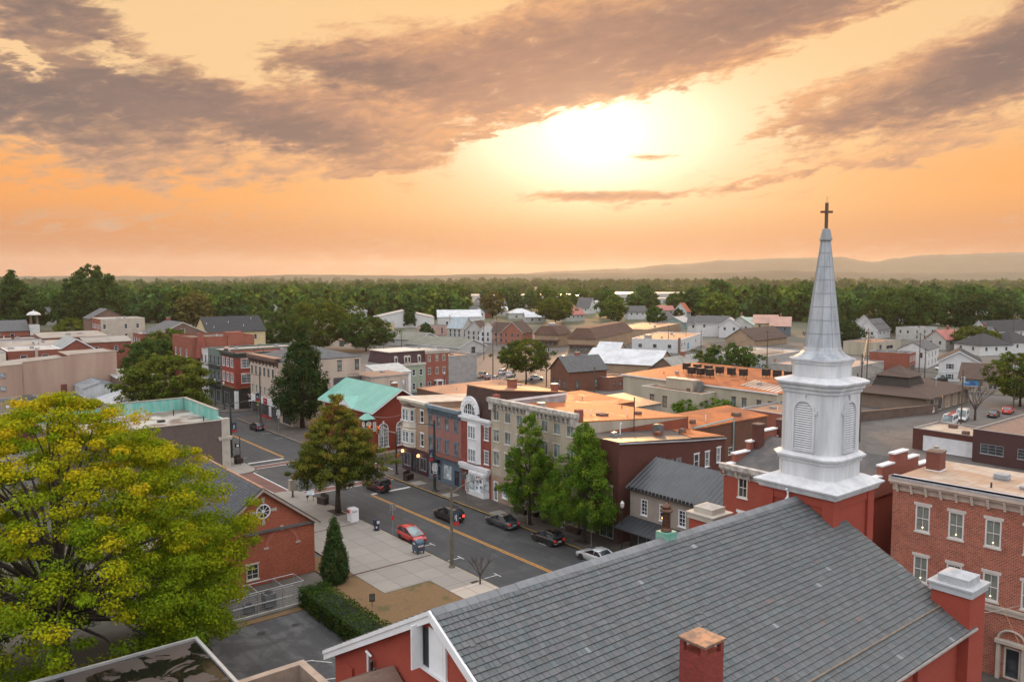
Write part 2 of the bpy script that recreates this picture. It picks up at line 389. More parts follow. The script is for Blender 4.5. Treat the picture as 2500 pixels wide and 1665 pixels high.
def struct(name, mb, mat, label):
    return tag(mb.build(name, mat), label, None, kind='structure')
def strip(xa, xb, y0, y1, z, step=6):
    """strip between two x(y) edges"""
    m = MB(); n = max(1, int(abs(y1 - y0) / step)); ys = [y0 + (y1 - y0) * k / n for k in range(n + 1)]
    for a, b in zip(ys, ys[1:]): m.poly([(xa(a), a, z), (xb(a), a, z), (xb(b), b, z), (xa(b), b, z)])
    return m
bend = lambda y: max(0, 50 - y) * .085
XL = lambda y: 46.2 + bend(y); XR = lambda y: 59.9 + bend(y)
rd = strip(XL, XR, -140, 420, .0)
struct('road', rd, asp, 'main street of grey asphalt')
cs = MB()
cs.poly([(-60, 105.5, .004), (46.2, 105.5, .004), (46.2, 119.2, .004), (-60, 119.2, .004)])
cs.poly([(59.9, 107.0, .004), (230, 107, .004), (230, 115.2, .004), (59.9, 115.2, .004)])
cs.poly([(59.9, 169.4, .004), (150, 169.4, .004), (150, 175.6, .004), (59.9, 175.6, .004)])
struct('side_street', cs, asp, 'side streets crossing the main street')
# painted lines
pw = plain('road_paint_white', (.62, .62, .60), .6, .35, 2.5); py = plain('road_paint_yellow', (.60, .27, .03), .6, .25, 2.0)
yl = MB()
for a, b in ((-60, 96.4), (126.5, 400)):
    for x in (52.9, 53.2):
        n = int((b - a) / 5)
        for k in range(n):
            y0, y1 = a + (b - a) * k / n, a + (b - a) * (k + 1) / n
            yl.poly([(x - .07 + bend(y0), y0, .008), (x + .07 + bend(y0), y0, .008), (x + .07 + bend(y1), y1, .008), (x - .07 + bend(y1), y1, .008)])
struct('road_line', yl, py, 'double yellow centre line')
wl = MB()
def wq(x0, y0, x1, y1, wd, z=.012):
    d = Vector((x1 - x0, y1 - y0)).normalized(); n = Vector((-d.y, d.x)) * wd / 2
    wl.poly([(x0 - n.x, y0 - n.y, z), (x1 - n.x, y1 - n.y, z), (x1 + n.x, y1 + n.y, z), (x0 + n.x, y0 + n.y, z)])
wq(46.6, 125.5, 52.7, 125.5, .55); wq(53.2, 96.7, 59.4, 96.7, .55)
for y in (121.1, 123.0): wq(46.3, y, 59.8, y, .2)
for y in (102.0, 104.1): wq(46.3, y, 59.8, y, .2)
for x in (42.8, 45.1): wq(x, 105.6, x, 119.1, .2)
for x in (60.8, 62.9): wq(x, 107.2, x, 115, .2)
for y in (53.6, 59.4, 66.2): wq(58.0, y, 59.5, y, .1); wq(58.0, y - .6, 58.0, y + .6, .1)
for y in (56, 62, 68.4, 74): wq(46.6, y, 48.3, y, .1); wq(48.3, y - .6, 48.3, y + .6, .1)
for y in (142, 148, 154): wq(58.0, y, 59.5, y, .1); wq(46.6, y - 12, 48.3, y - 12, .1)
struct('road_marking', wl, pw, 'white stop bars, crosswalk edges and parking ticks')
xb = MB(); z = .008
xb.poly([(46.2, 121.2, z), (59.9, 121.2, z), (59.9, 122.9, z), (46.2, 122.9, z)]); xb.poly([(46.2, 102.1, z), (59.9, 102.1, z), (59.9, 104, z), (46.2, 104, z)])
xb.poly([(42.9, 105.5, z), (45, 105.5, z), (45, 119.2, z), (42.9, 119.2, z)]); xb.poly([(60.9, 107, z), (62.8, 107, z), (62.8, 115.2, z), (60.9, 115.2, z)])
struct('crosswalk_paving', xb, brick('crosswalk_brick', (.17, .075, .06), (.13, .06, .05), (.12, .09, .08), .4, .2, .02), 'brick red crosswalk bands')
# pavements
slab = brick('sidewalk_slabs', (.27, .245, .215), (.235, .215, .19), (.13, .12, .11), 2.6, 2.6, .035, .85, off=.0, wear=.5, patch=(.22, .20, .18), bump=.3)
slab2 = brick('dark_sidewalk', (.085, .07, .063), (.07, .06, .055), (.07, .06, .055), .22, .11, .012, .85, wear=.5, patch=(.16, .15, .14))
kerbm = plain('kerb_stone', (.34, .28, .20), .8, .3, .8); kerby = plain('kerb_yellow', (.42, .27, .07), .75, .35, .9)
def arc(cx, cy, r, a0, a1, n=7): return [(cx + r * math.cos(R(a0 + (a1 - a0) * k / n)), cy + r * math.sin(R(a0 + (a1 - a0) * k / n))) for k in range(n + 1)]
def pave(name, pl, mat, label, km=None, h=.13, kerb=()):
    m = MB(); m.prism(pl, 0, h)
    o = struct(name, m, mat, label)
    if kerb:
        k = MB()
        for a, b in kerb:
            d = (Vector(b) - Vector(a)).normalized(); n = Vector((d.y, -d.x)) * .16
            k.prism([(a[0], a[1]), (a[0] + n.x, a[1] + n.y), (b[0] + n.x, b[1] + n.y), (b[0], b[1])][::-1], 0, h + .012)
        tag(k.build('kerb', km or kerbm), 'kerb stones edging the ' + label, None, kind='structure')
le = arc(43.4, 102.7, 2.8, 0, 90)
pave('plaza_pavement', [(42, 50), (46.2, 50), (46.2, 102.7)] + le[1:] + [(20, 105.5), (20, 92), (36.9, 92), (36.9, 64.8), (42, 64.8)], slab, 'concrete slab plaza and sidewalk left of the street', kerb=[((46.04, 50), (46.04, 102.7))])
pave('church_pavement', [(48.2, -30), (XL(-30), -30), (XL(10), 10), (XL(30), 30), (46.2, 50), (42, 50)], slab, 'sidewalk by the church')
re = arc(62.4, 104.5, 2.5, 90, 180)
pave('row_pavement', [(64.3, 107.0)] + re + [(59.9, 50), (XR(30), 30), (XR(-30), -30), (72, -30), (66, 50), (66, 107)], slab2, 'dark brick sidewalk in front of the shop row', kerby, kerb=[((60.06, 104.5), (60.06, 50))])
fe = arc(43.7, 121.7, 2.5, -90, 0)
pave('bank_pavement', [(20, 119.2)] + fe + [(46.2, 400), (43, 400), (43, 125), (20, 125)], slab, 'sidewalk by the flat-roofed bank', kerb=[((46.04, 121.7), (46.04, 400))])
pave('corner_pavement', [(230, 115.2), (230, 118.2), (67, 118.2), (65.5, 169.4), (62, 169.4), (59.9, 167.3), (59.9, 117.4), (62, 115.2)], slab2, 'sidewalk past the big cream block', kerb=[((60.06, 167.3), (60.06, 117.4))])
pave('far_pavement', [(150, 175.6), (150, 178), (65.6, 178.4), (64, 400), (59.9, 400), (59.9, 177.6), (62, 175.6)], slab2, 'sidewalk by the corner brick block')
# tree pit soil, paving patches
soil = plain('soil', (.045, .03, .022), .95, .3, 2.0)
for i, (x, y, s) in enumerate(((45.4, 91.6, 1.5), (45.2, 61.0, .9), (61.0, 92.3, .8), (61.4, 72.6, .8), (61.7, 63.6, 1.0))):
    m = MB(); m.prism([(x - s / 2, y - s), (x + s / 2, y - s), (x + s / 2, y + s), (x - s / 2, y + s)], .12, .137); struct('tree_pit', m, soil, 'bare soil of a tree pit')
m = MB()
for y in (97.6, 89.4, 78.4): m.poly([(60.3, y - 1.2, .135), (62.2, y - 1.2, .135), (62.2, y + .9, .135), (60.3, y + .9, .135)])
struct('concrete_patch', m, plain('pale_conc', (.24, .225, .2), .9, .2, 1), 'pale patches in the dark sidewalk')
m = MB(); m.poly([(46.2, 71.0, .134), (46.2, 70.7, .134), (34.6, 70.7, .134), (34.6, 71.0, .134)]); m.poly([(45.2, 86, .134), (45.2, 85.8, .134), (34.6, 85.8, .134), (34.6, 86, .134)])
struct('drain_strip', m, plain('rust_strip', (.09, .05, .04), .9, .3, 1), 'dark brick strips across the plaza')
m = MB(); m.prism([(42, 50), (46.05, 50), (46.05, 61.4), (42, 61.4)], .13, .139); struct('new_slabs', m, brick('new_slab', (.44, .37, .31), (.40, .34, .29), (.2, .17, .14), 1.9, 1.9, .035, off=0.0, wear=.25, patch=(.3, .27, .24)), 'paler newer sidewalk slabs by the bare tree')
# lawn and lots
def lawn_mat():
    m, t, p = newmat('dry_lawn'); w = wpos(t); n = xnoise(t, w, .35, 6, .6); f = xnoise(t, w, 9, 5, .7)
    c = xmix(t, n.ss(.52, .68), (.20, .115, .05), (.07, .075, .02)); setc(t, p.inputs['Base Color'], xmix(t, f.ss(.3, .75), c, (.10, .06, .028))); p.inputs['Roughness'].default_value = .95
    b = t.nodes.new('ShaderNodeBump'); b.inputs['Strength'].default_value = .7; b.inputs['Distance'].default_value = .05; t.links.new(f.k, b.inputs['Height']); t.links.new(b.outputs[0], p.inputs['Normal']); return m
lawn = lawn_mat()
m = MB(); m.prism([(32, 40), (42, 40), (42, 64.8), (36.9, 64.8), (36.9, 78), (34.4, 78), (34.4, 70), (32, 70)], .0, .08); struct('lawn', m, lawn, 'dry brown lawn between hedge and sidewalk')
m = MB(); m.poly([(-40, 30, .0), (31.8, 30, .0), (31.8, 66.3, .0), (-40, 66.3, .0)]); struct('parking_ground', m, asp2, 'patched asphalt of the small parking lot')
m = MB(); m.prism([(20, 66.3), (30, 66.3), (30, 67.1), (20, 67.1)], 0, .06); struct('grass_strip', m, lawn, 'thin grass strip before the fenced enclosure')
wl = MB()
for a in ((25.8, 56.9, 26.9, 55.6), (25.0, 57.2, 25.9, 56.9), (24.2, 54.0, 26.6, 52.9), (27.9, 55.9, 26.6, 52.9)): wq(*a, .1, .012)
struct('lot_marking', wl, pw, 'worn white stall lines')
m = MB(); m.poly([(62, -60, -.01), (66, 107, -.01), (230, 107, -.01), (260, 60, -.01), (180, -60, -.01)]); struct('yard_ground', m, asp3, 'worn asphalt yards behind the shop row')
m = MB(); m.poly([(64, 115.2, -.008), (64, 300, -.008), (230, 300, -.008), (230, 115.2, -.008)]); struct('parking_yard', m, asp3, 'asphalt and gravel lots behind the bank')
m = MB()
for x, y in ((24.6, 64.1), (27.5, 63.8), (45.8, 121.9), (47.3, 104.8), (48.0, 93.0)):
    m.prism([(x + .35 * math.cos(k * .63), y + .35 * math.sin(k * .63)) for k in range(10)], .005, .016)
struct('manhole_ground_cover', m, black, 'iron drain covers')
# ------------------------------------------------------------------ buildings
WM = {}
def style(fr=white, pane=glass, nx=1, ny=2, ft=.07, lin=None, sill=.09, lm=None, ov=.1, big=False, door=False, two=None):
    return dict(fr=fr, pane=pane, nx=nx, ny=ny, ft=ft, lin=lin, sill=sill, lm=lm or fr, ov=ov, big=big, door=door)
def winmesh(w, h, st):
    k = (round(w, 2), round(h, 2), st['fr'].name, st['pane'].name, st['nx'], st['ny'], st['lin'], st['sill'], st['lm'].name, st['big'])
    if k in WM: return WM[k]
    f = MB(); t = st['ft']; a, b = -w / 2, w / 2
    f.box(a, -.02, 0, a + t, .1, h); f.box(b - t, -.02, 0, b, .1, h); f.box(a + t, -.02, 0, b - t, .1, t); f.box(a + t, -.02, h - t, b - t, .1, h)
    for i in range(1, st['nx']): x = a + w * i / st['nx']; f.box(x - .018, .045, t, x + .018, .085, h - t)
    for i in range(1, st['ny']):
        z = h * i / st['ny']; s = .03 if st['ny'] == 2 else .018; f.box(a + t, .035, z - s, b - t, .087, z + s)
    ex = MB(); ex2 = MB()
    if st['sill']: ex.box(a - .08, -.09, -st['sill'], b + .08, .1, -.002)
    if st['lin']: ex2.box(a - st['ov'], -.06, h + .002, b + st['ov'], .02, h + st['lin'])
    p = MB(); p.poly([(a + .01, .09, .01), (b - .01, .09, .01), (b - .01, .09, h - .01), (a + .01, .09, h - .01)])
    if not st['big']:
        for q in (ex, ex2): f.add(q.v, q.f, 1 if st['lm'] is not st['fr'] else 0)
        ex = MB(); ex2 = MB()
    fm = f.mesh('window', [st['fr']] + ([st['lm']] if st['lm'] is not st['fr'] else []))
    r = (fm, p.mesh('pane', st['pane']), (ex.mesh('sill', st['lm']), ex2.mesh('lintel', st['lm'])) if ex.v else None); WM[k] = r; return r
def put(name, me, parent, loc=(0, 0, 0), rot=0):
    o = bpy.data.objects.new(name, me); COL.objects.link(o); o.parent = parent; o.location = loc; o.rotation_euler = (0, 0, R(rot)); return o
FROT = {'R': 0, 'L': -90, 'B': 90, 'F': 180}
def fpos(f, u, w, d): return {'R': (u, 0), 'L': (0, u), 'B': (w, u), 'F': (u, d)}[f]
def addwin(root, f, u, z, w, h, st, W, D, name=None):
    fm, pm, em = winmesh(w, h, st); x, y = fpos(f, u, W, D)
    o = put(name or ('door' if st['door'] else 'window'), fm, root, (x, y, z), FROT[f]); put('pane', pm, o)
    if em: put('sill', em[0], o); put('lintel', em[1], o)
    return o
def grid_wall(m, f, L, h, holes, W, D, mi=0, rd=.13, z0=0):
    def P(u, z, k=0.0):
        if f == 'R': return (u, k, z)
        if f == 'L': return (k, u, z)
        if f == 'B': return (W - k, u, z)
        return (u, D - k, z)
    flip = f in 'LF'
    def Q(a, b, c, d): m.poly((d, c, b, a) if flip else (a, b, c, d), mi)
    us = sorted({0.0, L} | {round(x, 4) for q in holes for x in (q[0] - q[2] / 2, q[0] + q[2] / 2)}); zs = sorted({z0, h} | {round(x, 4) for q in holes for x in (q[1], q[1] + q[3])})
    for i in range(len(us) - 1):
        for j in range(len(zs) - 1):
            cu, cz = (us[i] + us[i + 1]) / 2, (zs[j] + zs[j + 1]) / 2
            if any(abs(cu - q[0]) < q[2] / 2 and q[1] < cz < q[1] + q[3] for q in holes): continue
            Q(P(us[i], zs[j]), P(us[i + 1], zs[j]), P(us[i + 1], zs[j + 1]), P(us[i], zs[j + 1]))
    for q in holes:
        a, b, c, d = q[0] - q[2] / 2, q[0] + q[2] / 2, q[1], q[1] + q[3]
        Q(P(a, c), P(a, c, rd), P(a, d, rd), P(a, d)); Q(P(b, c, rd), P(b, c), P(b, d), P(b, d, rd))
        Q(P(a, c), P(b, c), P(b, c, rd), P(a, c, rd)); Q(P(a, d, rd), P(b, d, rd), P(b, d), P(a, d))
def slopes(m, kind, w, d, h, rise, ov, th=.14):
    """pitched roof slabs"""
    def slab(p):
        n = (Vector(p[1]) - Vector(p[0])).cross(Vector(p[-1]) - Vector(p[0])).normalized() * th
        q = [tuple(Vector(x) + n) for x in p]; k = len(p)
        m.add(list(p) + q, [tuple(range(k - 1, -1, -1)), tuple(range(k, 2 * k))] + [(i, (i + 1) % k, k + (i + 1) % k, k + i) for i in range(k)])
    if kind == 'gx':
        g = rise / (d / 2) * ov
        slab([(-ov, -ov, h - g), (w + ov, -ov, h - g), (w + ov, d / 2, h + rise), (-ov, d / 2, h + rise)])
        slab([(w + ov, d + ov, h - g), (-ov, d + ov, h - g), (-ov, d / 2, h + rise), (w + ov, d / 2, h + rise)])
    elif kind == 'gy':
        g = rise / (w / 2) * ov
        slab([(-ov, d + ov, h - g), (-ov, -ov, h - g), (w / 2, -ov, h + rise), (w / 2, d + ov, h + rise)])
        slab([(w + ov, -ov, h - g), (w + ov, d + ov, h - g), (w / 2, d + ov, h + rise), (w / 2, -ov, h + rise)])
    elif kind == 'hip':
        e = min(w, d) / 2; g = rise / e * ov; a, b = ((e, d / 2), (w - e, d / 2)) if w >= d else ((w / 2, e), (w / 2, d - e))
        z0, z1 = h - g, h + rise; c = [(-ov, -ov, z0), (w + ov, -ov, z0), (w + ov, d + ov, z0), (-ov, d + ov, z0)]; A, B = (*a, z1), (*b, z1)
        for p in ([[c[0], c[1], B, A], [c[1], c[2], B], [c[2], c[3], A, B], [c[3], c[0], A]] if w >= d else [[c[0], c[1], A], [c[1], c[2], B, A], [c[2], c[3], B], [c[3], c[0], A, B]]): slab(p)
    elif kind == 'sx':   # single slope falling toward -y
        slab([(-ov, -ov, h), (w + ov, -ov, h), (w + ov, d + ov, h + rise), (-ov, d + ov, h + rise)])
    elif kind == 'my':   # single slope falling toward +x
        slab([(-.02, d + ov, h + rise), (-.02, -ov, h + rise), (w + ov, -ov, h), (w + ov, d + ov, h)])
    elif kind == 'sy':   # single slope falling toward -x
        slab([(-ov, d + ov, h), (-ov, -ov, h), (w + ov, -ov, h + rise), (w + ov, d + ov, h + rise)])
def ribs(m, kind, w, d, h, rise, ov, sp, t=.05, th=.14):
    """standing seams up the slopes"""
    L, half = (w, d / 2) if kind == 'gx' else (d, w / 2)
    n = int((L + 2 * ov) / sp); g = rise / half * ov
    for side in (0, 1):
        for k in range(n + 1):
            u = -ov + (L + 2 * ov) * k / n; s0 = -ov if side == 0 else 2 * half + ov
            a = (u, s0, h - g + th * 1.1); b = (u, half, h + rise + th * 1.1)
            if kind != 'gx': a, b = (a[1], a[0], a[2]), (b[1], b[0], b[2])
            m.tube([a, b], t * .8, 4)
def bld(name, label, cat, X0, Y0, w, d, h, rot=0, wall=None, roof=None, kind='flat', rise=0, ov=.3, par=.4, cop=None, wins=(), group=None, z=0, seam=0, trim=None, face2=None, base=None, smat=None):
    """box building, near corner at X0,Y0; +x/+y extents w,d; wins = (face, u, sill, width, height, style)"""
    root = thing(name, label, cat, (X0, Y0, z), rot, group)
    m = MB(); top = h + (par if kind == 'flat' else 0)
    for f, L in (('R', w), ('L', d), ('B', d), ('F', w)):
        hs = [(q[1], q[2], q[3], q[4]) for q in wins if q[0] == f]; tp = top + (rise if kind == 'my' and f == 'L' else 0); b = 0; hs = [q for q in hs if q[1] + q[3] <= tp]
        if base and f in base[2]:
            b = base[0]; grid_wall(m, f, L, b, [q for q in hs if q[1] < b], w, d, 2)
        grid_wall(m, f, L, tp, [q for q in hs if q[1] >= b], w, d, 1 if face2 and f in face2[0] else 0, .13, b)
    if kind == 'my':
        m.poly([(0, 0, h), (w, 0, h), (0, 0, h + rise)]); m.poly([(w, d, h), (0, d, h), (0, d, h + rise)])
    if kind == 'gx':
        m.poly([(0, d, h), (0, 0, h), (0, d / 2, h + rise)]); m.poly([(w, 0, h), (w, d, h), (w, d / 2, h + rise)])
    if kind == 'gy':
        m.poly([(0, 0, h), (w, 0, h), (w / 2, 0, h + rise)]); m.poly([(w, d, h), (0, d, h), (w / 2, d, h + rise)])
    if kind == 'sx':
        m.poly([(0, d, h), (0, 0, h), (0, d, h + rise)]); m.poly([(w, 0, h), (w, d, h), (w, d, h + rise)]); m.poly([(w, d, h), (0, d, h), (0, d, h + rise), (w, d, h + rise)])
    if kind == 'sy':
        m.poly([(0, 0, h), (w, 0, h), (w, 0, h + rise)]); m.poly([(w, d, h), (0, d, h), (w, d, h + rise)]); m.poly([(w, 0, h), (w, d, h), (w, d, h + rise), (w, 0, h + rise)])
    m.build('wall', [wall, face2[1] if face2 else wall, base[1] if base else wall], root)
    r = MB()
    if kind == 'flat':
        if par:
            t = .22; r.poly([(t, t, h), (w - t, t, h), (w - t, d - t, h), (t, d - t, h)]); r.build('roof', roof, root)
            c = MB(); e = .05
            ip = [(t, t), (t, d - t), (w - t, d - t), (w - t, t)]
            for i in range(4): a, b = ip[i], ip[(i + 1) % 4]; c.poly([(*a, h), (*b, h), (*b, top), (*a, top)][::-1])
            c.box(-e, -e, top, w + e, t + e, top + .09); c.box(-e, d - t - e, top, w + e, d + e, top + .09)
            c.box(-e, t + e, top, t + e, d - t - e, top + .09); c.box(w - t - e, t + e, top, w + e, d - t - e, top + .09)
            c.build('parapet', cop or greytrim, root)
        else:
            r.box(-ov, -ov, h, w + ov, d + ov, h + .16); r.build('roof', roof, root)
            c = MB(); c.box(-ov - .03, -ov - .03, h - .1, w + ov + .03, -ov, h + .12); c.box(-ov - .03, -ov, h - .1, -ov, d + ov + .03, h + .12); c.build('fascia', cop or greytrim, root)
    else:
        slopes(r, kind, w, d, h, rise, ov)
        ro = r.build('roof', roof, root)
        if seam: q = MB(); ribs(q, kind, w, d, h, rise, ov, seam); q.build('seams', smat or plain('seam_dark', (.11, .12, .13), .5), ro)
        if trim:
            c = MB()
            if kind == 'gx':
                g = rise / (d / 2) * ov
                for x in (-ov - .03, w + ov):
                    for s in (0, 1):
                        y0 = -ov if s == 0 else d + ov
                        a, b = Vector((x, y0, h - g)), Vector((x, d / 2, h + rise)); p = [a + Vector((0, 0, -.16)), b + Vector((0, 0, -.16)), b + Vector((0, 0, .12)), a + Vector((0, 0, .12))]
                        q = [v + Vector((.03, 0, 0)) for v in p]; c.add([tuple(v) for v in p + q], [(0, 1, 2, 3), (7, 6, 5, 4), (0, 4, 5, 1), (1, 5, 6, 2), (2, 6, 7, 3), (3, 7, 4, 0)])
                c.box(-ov, -ov - .04, h - g - .1, w + ov, -ov, h - g + .1)
            else:
                g = rise / (w / 2) * ov
                for y in (-ov - .03, d + ov):
                    for s in (0, 1):
                        x0 = -ov if s == 0 else w + ov
                        a, b = Vector((x0, y, h - g)), Vector((w / 2, y, h + rise)); p = [a + Vector((0, 0, -.16)), b + Vector((0, 0, -.16)), b + Vector((0, 0, .12)), a + Vector((0, 0, .12))]
                        q = [v + Vector((0, .03, 0)) for v in p]; c.add([tuple(v) for v in p + q], [(0, 1, 2, 3), (7, 6, 5, 4), (0, 4, 5, 1), (1, 5, 6, 2), (2, 6, 7, 3), (3, 7, 4, 0)])
                c.box(-ov - .04, -ov, h - g - .1, -ov, d + ov, h - g + .1)
            c.build('trim', trim, root)
    if kind in ('flat', 'my', 'sx', 'sy') and w * d > 70 and name != 'warehouse':
        rg = random.Random(len(label) * 7 + int(w * 10)); zz = lambda x, y: h + (rise * (1 - x / w) if kind == 'my' else rise * y / d if kind == 'sx' else rise * x / w if kind == 'sy' else 0)
        for k in range(min(6, 2 + int(w * d / 90))):
            x, y = rg.uniform(.15, .85) * w, rg.uniform(.15, .85) * d; q = MB(); s = rg.uniform(.25, .6); z1 = zz(x, y)
            if k % 2: q.tube([(x, y, z1 - .1), (x, y, z1 + rg.uniform(.5, 1.1))], .07, 6); q.build('vent_stub', rg.choice((white, alu, black)), root)
            else: q.box(x - s, y - s, z1 - .1, x + s, y + s, z1 + rg.uniform(.35, .9)); q.box(x - s - .06, y - s - .06, z1 + .3, x + s + .06, y + s + .06, z1 + .36); q.build('roof_box', rg.choice((alu, greytrim, brnbrick)), root)
    for q in wins: addwin(root, q[0], q[1], q[2], q[3], q[4], q[5], w, d)
    root['w'], root['d'], root['h'] = w, d, h
    return root
def row(f, us, z, w, h, st): return [(f, u, z, w, h, st) for u in us]
def lin(a, b, n): return [a + (b - a) * (i + .5) / n for i in range(n)]
def cornice(root, f, L, z, h, proj, mat, n=0, bm=None, W=0, D=0, bh=.45, ends=.15, off=0.0):
    """moulded cornice with brackets along one face; local x runs along the face"""
    m = MB(); m.box(-ends, -proj, z + h * .62, L + ends, .0, z + h); m.box(-ends * .6, -proj * .7, z + h * .45, L + ends * .6, 0, z + h * .62); m.box(0, -.09, z - .02, L, 0, z + h * .45)
    if n:
        for i in range(n):
            u = .2 + (L - .4) * i / (n - 1); m.box(u - .08, -proj * .62, z + h * .45 - bh * .45, u + .08, 0, z + h * .45); m.box(u - .06, -proj * .34, z + h * .45 - bh, u + .06, 0, z + h * .45 - bh * .45)
    o = m.build('cornice', mat, root); o.location = (0 if f != 'L' else off, L if f == 'L' else off, 0) if f in 'RL' else (W, 0, 0); o.rotation_euler = (0, 0, R(FROT[f]))
    return o
def chimney(parent, x, y, z, w, d, h, mat=redbrick, cap=conc, pots=0):
    m = MB(); m.box(x - w / 2, y - d / 2, z, x + w / 2, y + d / 2, z + h); m.box(x - w / 2 - .06, y - d / 2 - .06, z + h, x + w / 2 + .06, y + d / 2 + .06, z + h + .12, 1)
    for i in range(pots): m.lathe([(.13, 0), (.11, .4)], 8, 0, (x + (i - (pots - 1) / 2) * .32, y, z + h + .12))
    return m.build('chimney', [mat, cap], parent)
def acunit(label, x, y, z, s=.8, h=.8, group=None, mat=None):
    t = thing('rooftop_unit', label, 'air conditioner', (x, y, z), 0, group); m = MB(); m.box(-s / 2, -s / 2, .06, s / 2, s / 2, h)
    for k in range(5): m.box(-s / 2 - .01, -s / 2 - .012, .16 + k * h * .16, s / 2 + .01, s / 2 + .012, .2 + k * h * .16)
    m.build('casing', mat or plain('unit_grey', (.16, .17, .175), .5, .2, 2, metal=.3), t); g = MB(); g.lathe([(s * .4, h), (s * .4, h + .05), (s * .1, h + .08)], 12); g.build('fan_guard', black, t); return t
def ventpipe(label, x, y, z, h=.9, mat=white, r=.05, hook=True, group=None):
    m = MB(); p = [(0, 0, 0), (0, 0, h)]
    if hook: p += [(.08, 0, h + .1), (.2, 0, h + .1), (.26, 0, h - .05)]
    m.tube(p, r, 8); o = m.build('vent_pipe', mat); o.location = (x, y, z); return tag(o, label, 'vent pipe', group)
# ------------------------------------------------------------------ church with steeple
def attr_mat(name, rough=.6, spec=.4, noise=.5):
    if name in MATS: return MATS[name]
    m, t, p = newmat(name); a = t.nodes.new('ShaderNodeAttribute'); a.attribute_name = 'col'; c = X(t, a.outputs['Color'])
    w = wpos(t); n = xnoise(t, w, 2.2, 6, .65); f = xnoise(t, w, 26, 3, .7)
    col = xmix(t, n.ss(.35, .7) * noise, c, xmix(t, 1.0, c, (.66, .68, .70), 'MULTIPLY')); col = xmix(t, f.ss(.55, .8) * .35, col, (.20, .20, .205))
    setc(t, p.inputs['Base Color'], col); setc(t, p.inputs['Roughness'], f * .3 + rough - .1); p.inputs['Specular IOR Level'].default_value = spec
    b = t.nodes.new('ShaderNodeBump'); b.inputs['Strength'].default_value = .3; b.inputs['Distance'].default_value = .01; t.links.new(f.k, b.inputs['Height']); t.links.new(b.outputs[0], p.inputs['Normal'])
    MATS[name] = m; return m
def setcol(me, cols):
    a = me.color_attributes.new('col', 'FLOAT_COLOR', 'POINT'); c = np.ones((len(me.vertices), 4), np.float32); c[:, :3] = cols; a.data.foreach_set('color', c.ravel())
def slate_roof(name, parent, O, U, V, L, H, ex, wd, base, seed, clip=None, spread=.13, odd=.006):
    """individual slates: origin O at the eave, U along it, V up the slope"""
    rg = random.Random(seed); U, V = Vector(U), Vector(V); N = U.cross(V).normalized(); O = Vector(O)
    vs, fs, cs = [], [], []; rows = int(H / ex); sag = lambda u, v: 0.0
    for r in range(rows):
        v = r * ex; u = -rg.random() * wd
        wob = rg.uniform(-.012, .012)
        while u < L:
            w = wd * rg.choice((.7, .85, 1, 1, 1.15, 1.35)); a, b = max(u, 0), min(u + w - .02, L); u += w
            if b - a < .05: continue
            if clip and clip((a + b) / 2, v + ex / 2): continue
            dv = rg.uniform(-.012, .008) - (.05 if rg.random() < .008 else 0) + wob; lift = .038 + rg.uniform(0, .016); tl = rg.uniform(-.006, .006)
            top = v + ex * 1.25 if r < rows - 1 else H
            if top > H: top = H
            i = len(vs)
            pts = [O + U * a + V * (v + dv) + N * (lift + .018 + tl), O + U * b + V * (v + dv) + N * (lift + .018 - tl), O + U * b + V * top + N * .006, O + U * a + V * top + N * .006,
                   O + U * a + V * (v + dv) + N * .0, O + U * b + V * (v + dv) + N * .0]
            vs += [tuple(p) for p in pts]; fs += [(i, i + 1, i + 2, i + 3), (i + 4, i + 5, i + 1, i)]; ed = 1
            k = 1 + rg.uniform(-spread, spread); c = [x * k for x in base]
            q = rg.random()
            if q < odd * .5: c = [x * 2.1 for x in base]
            elif q < odd: c = [base[0] * 1.5, base[1] * 1.05, base[2] * .95]
            elif q < .3: c = [c[0] * 1.05, c[1] * .97, c[2] * .98]
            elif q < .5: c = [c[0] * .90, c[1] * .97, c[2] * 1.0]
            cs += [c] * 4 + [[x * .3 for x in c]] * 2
    m = MB(); m.v, m.f, m.m = vs, fs, [0] * len(fs)
    o = m.build(name, attr_mat('slate'), parent); setcol(o.data, np.array(cs, np.float32)); return o
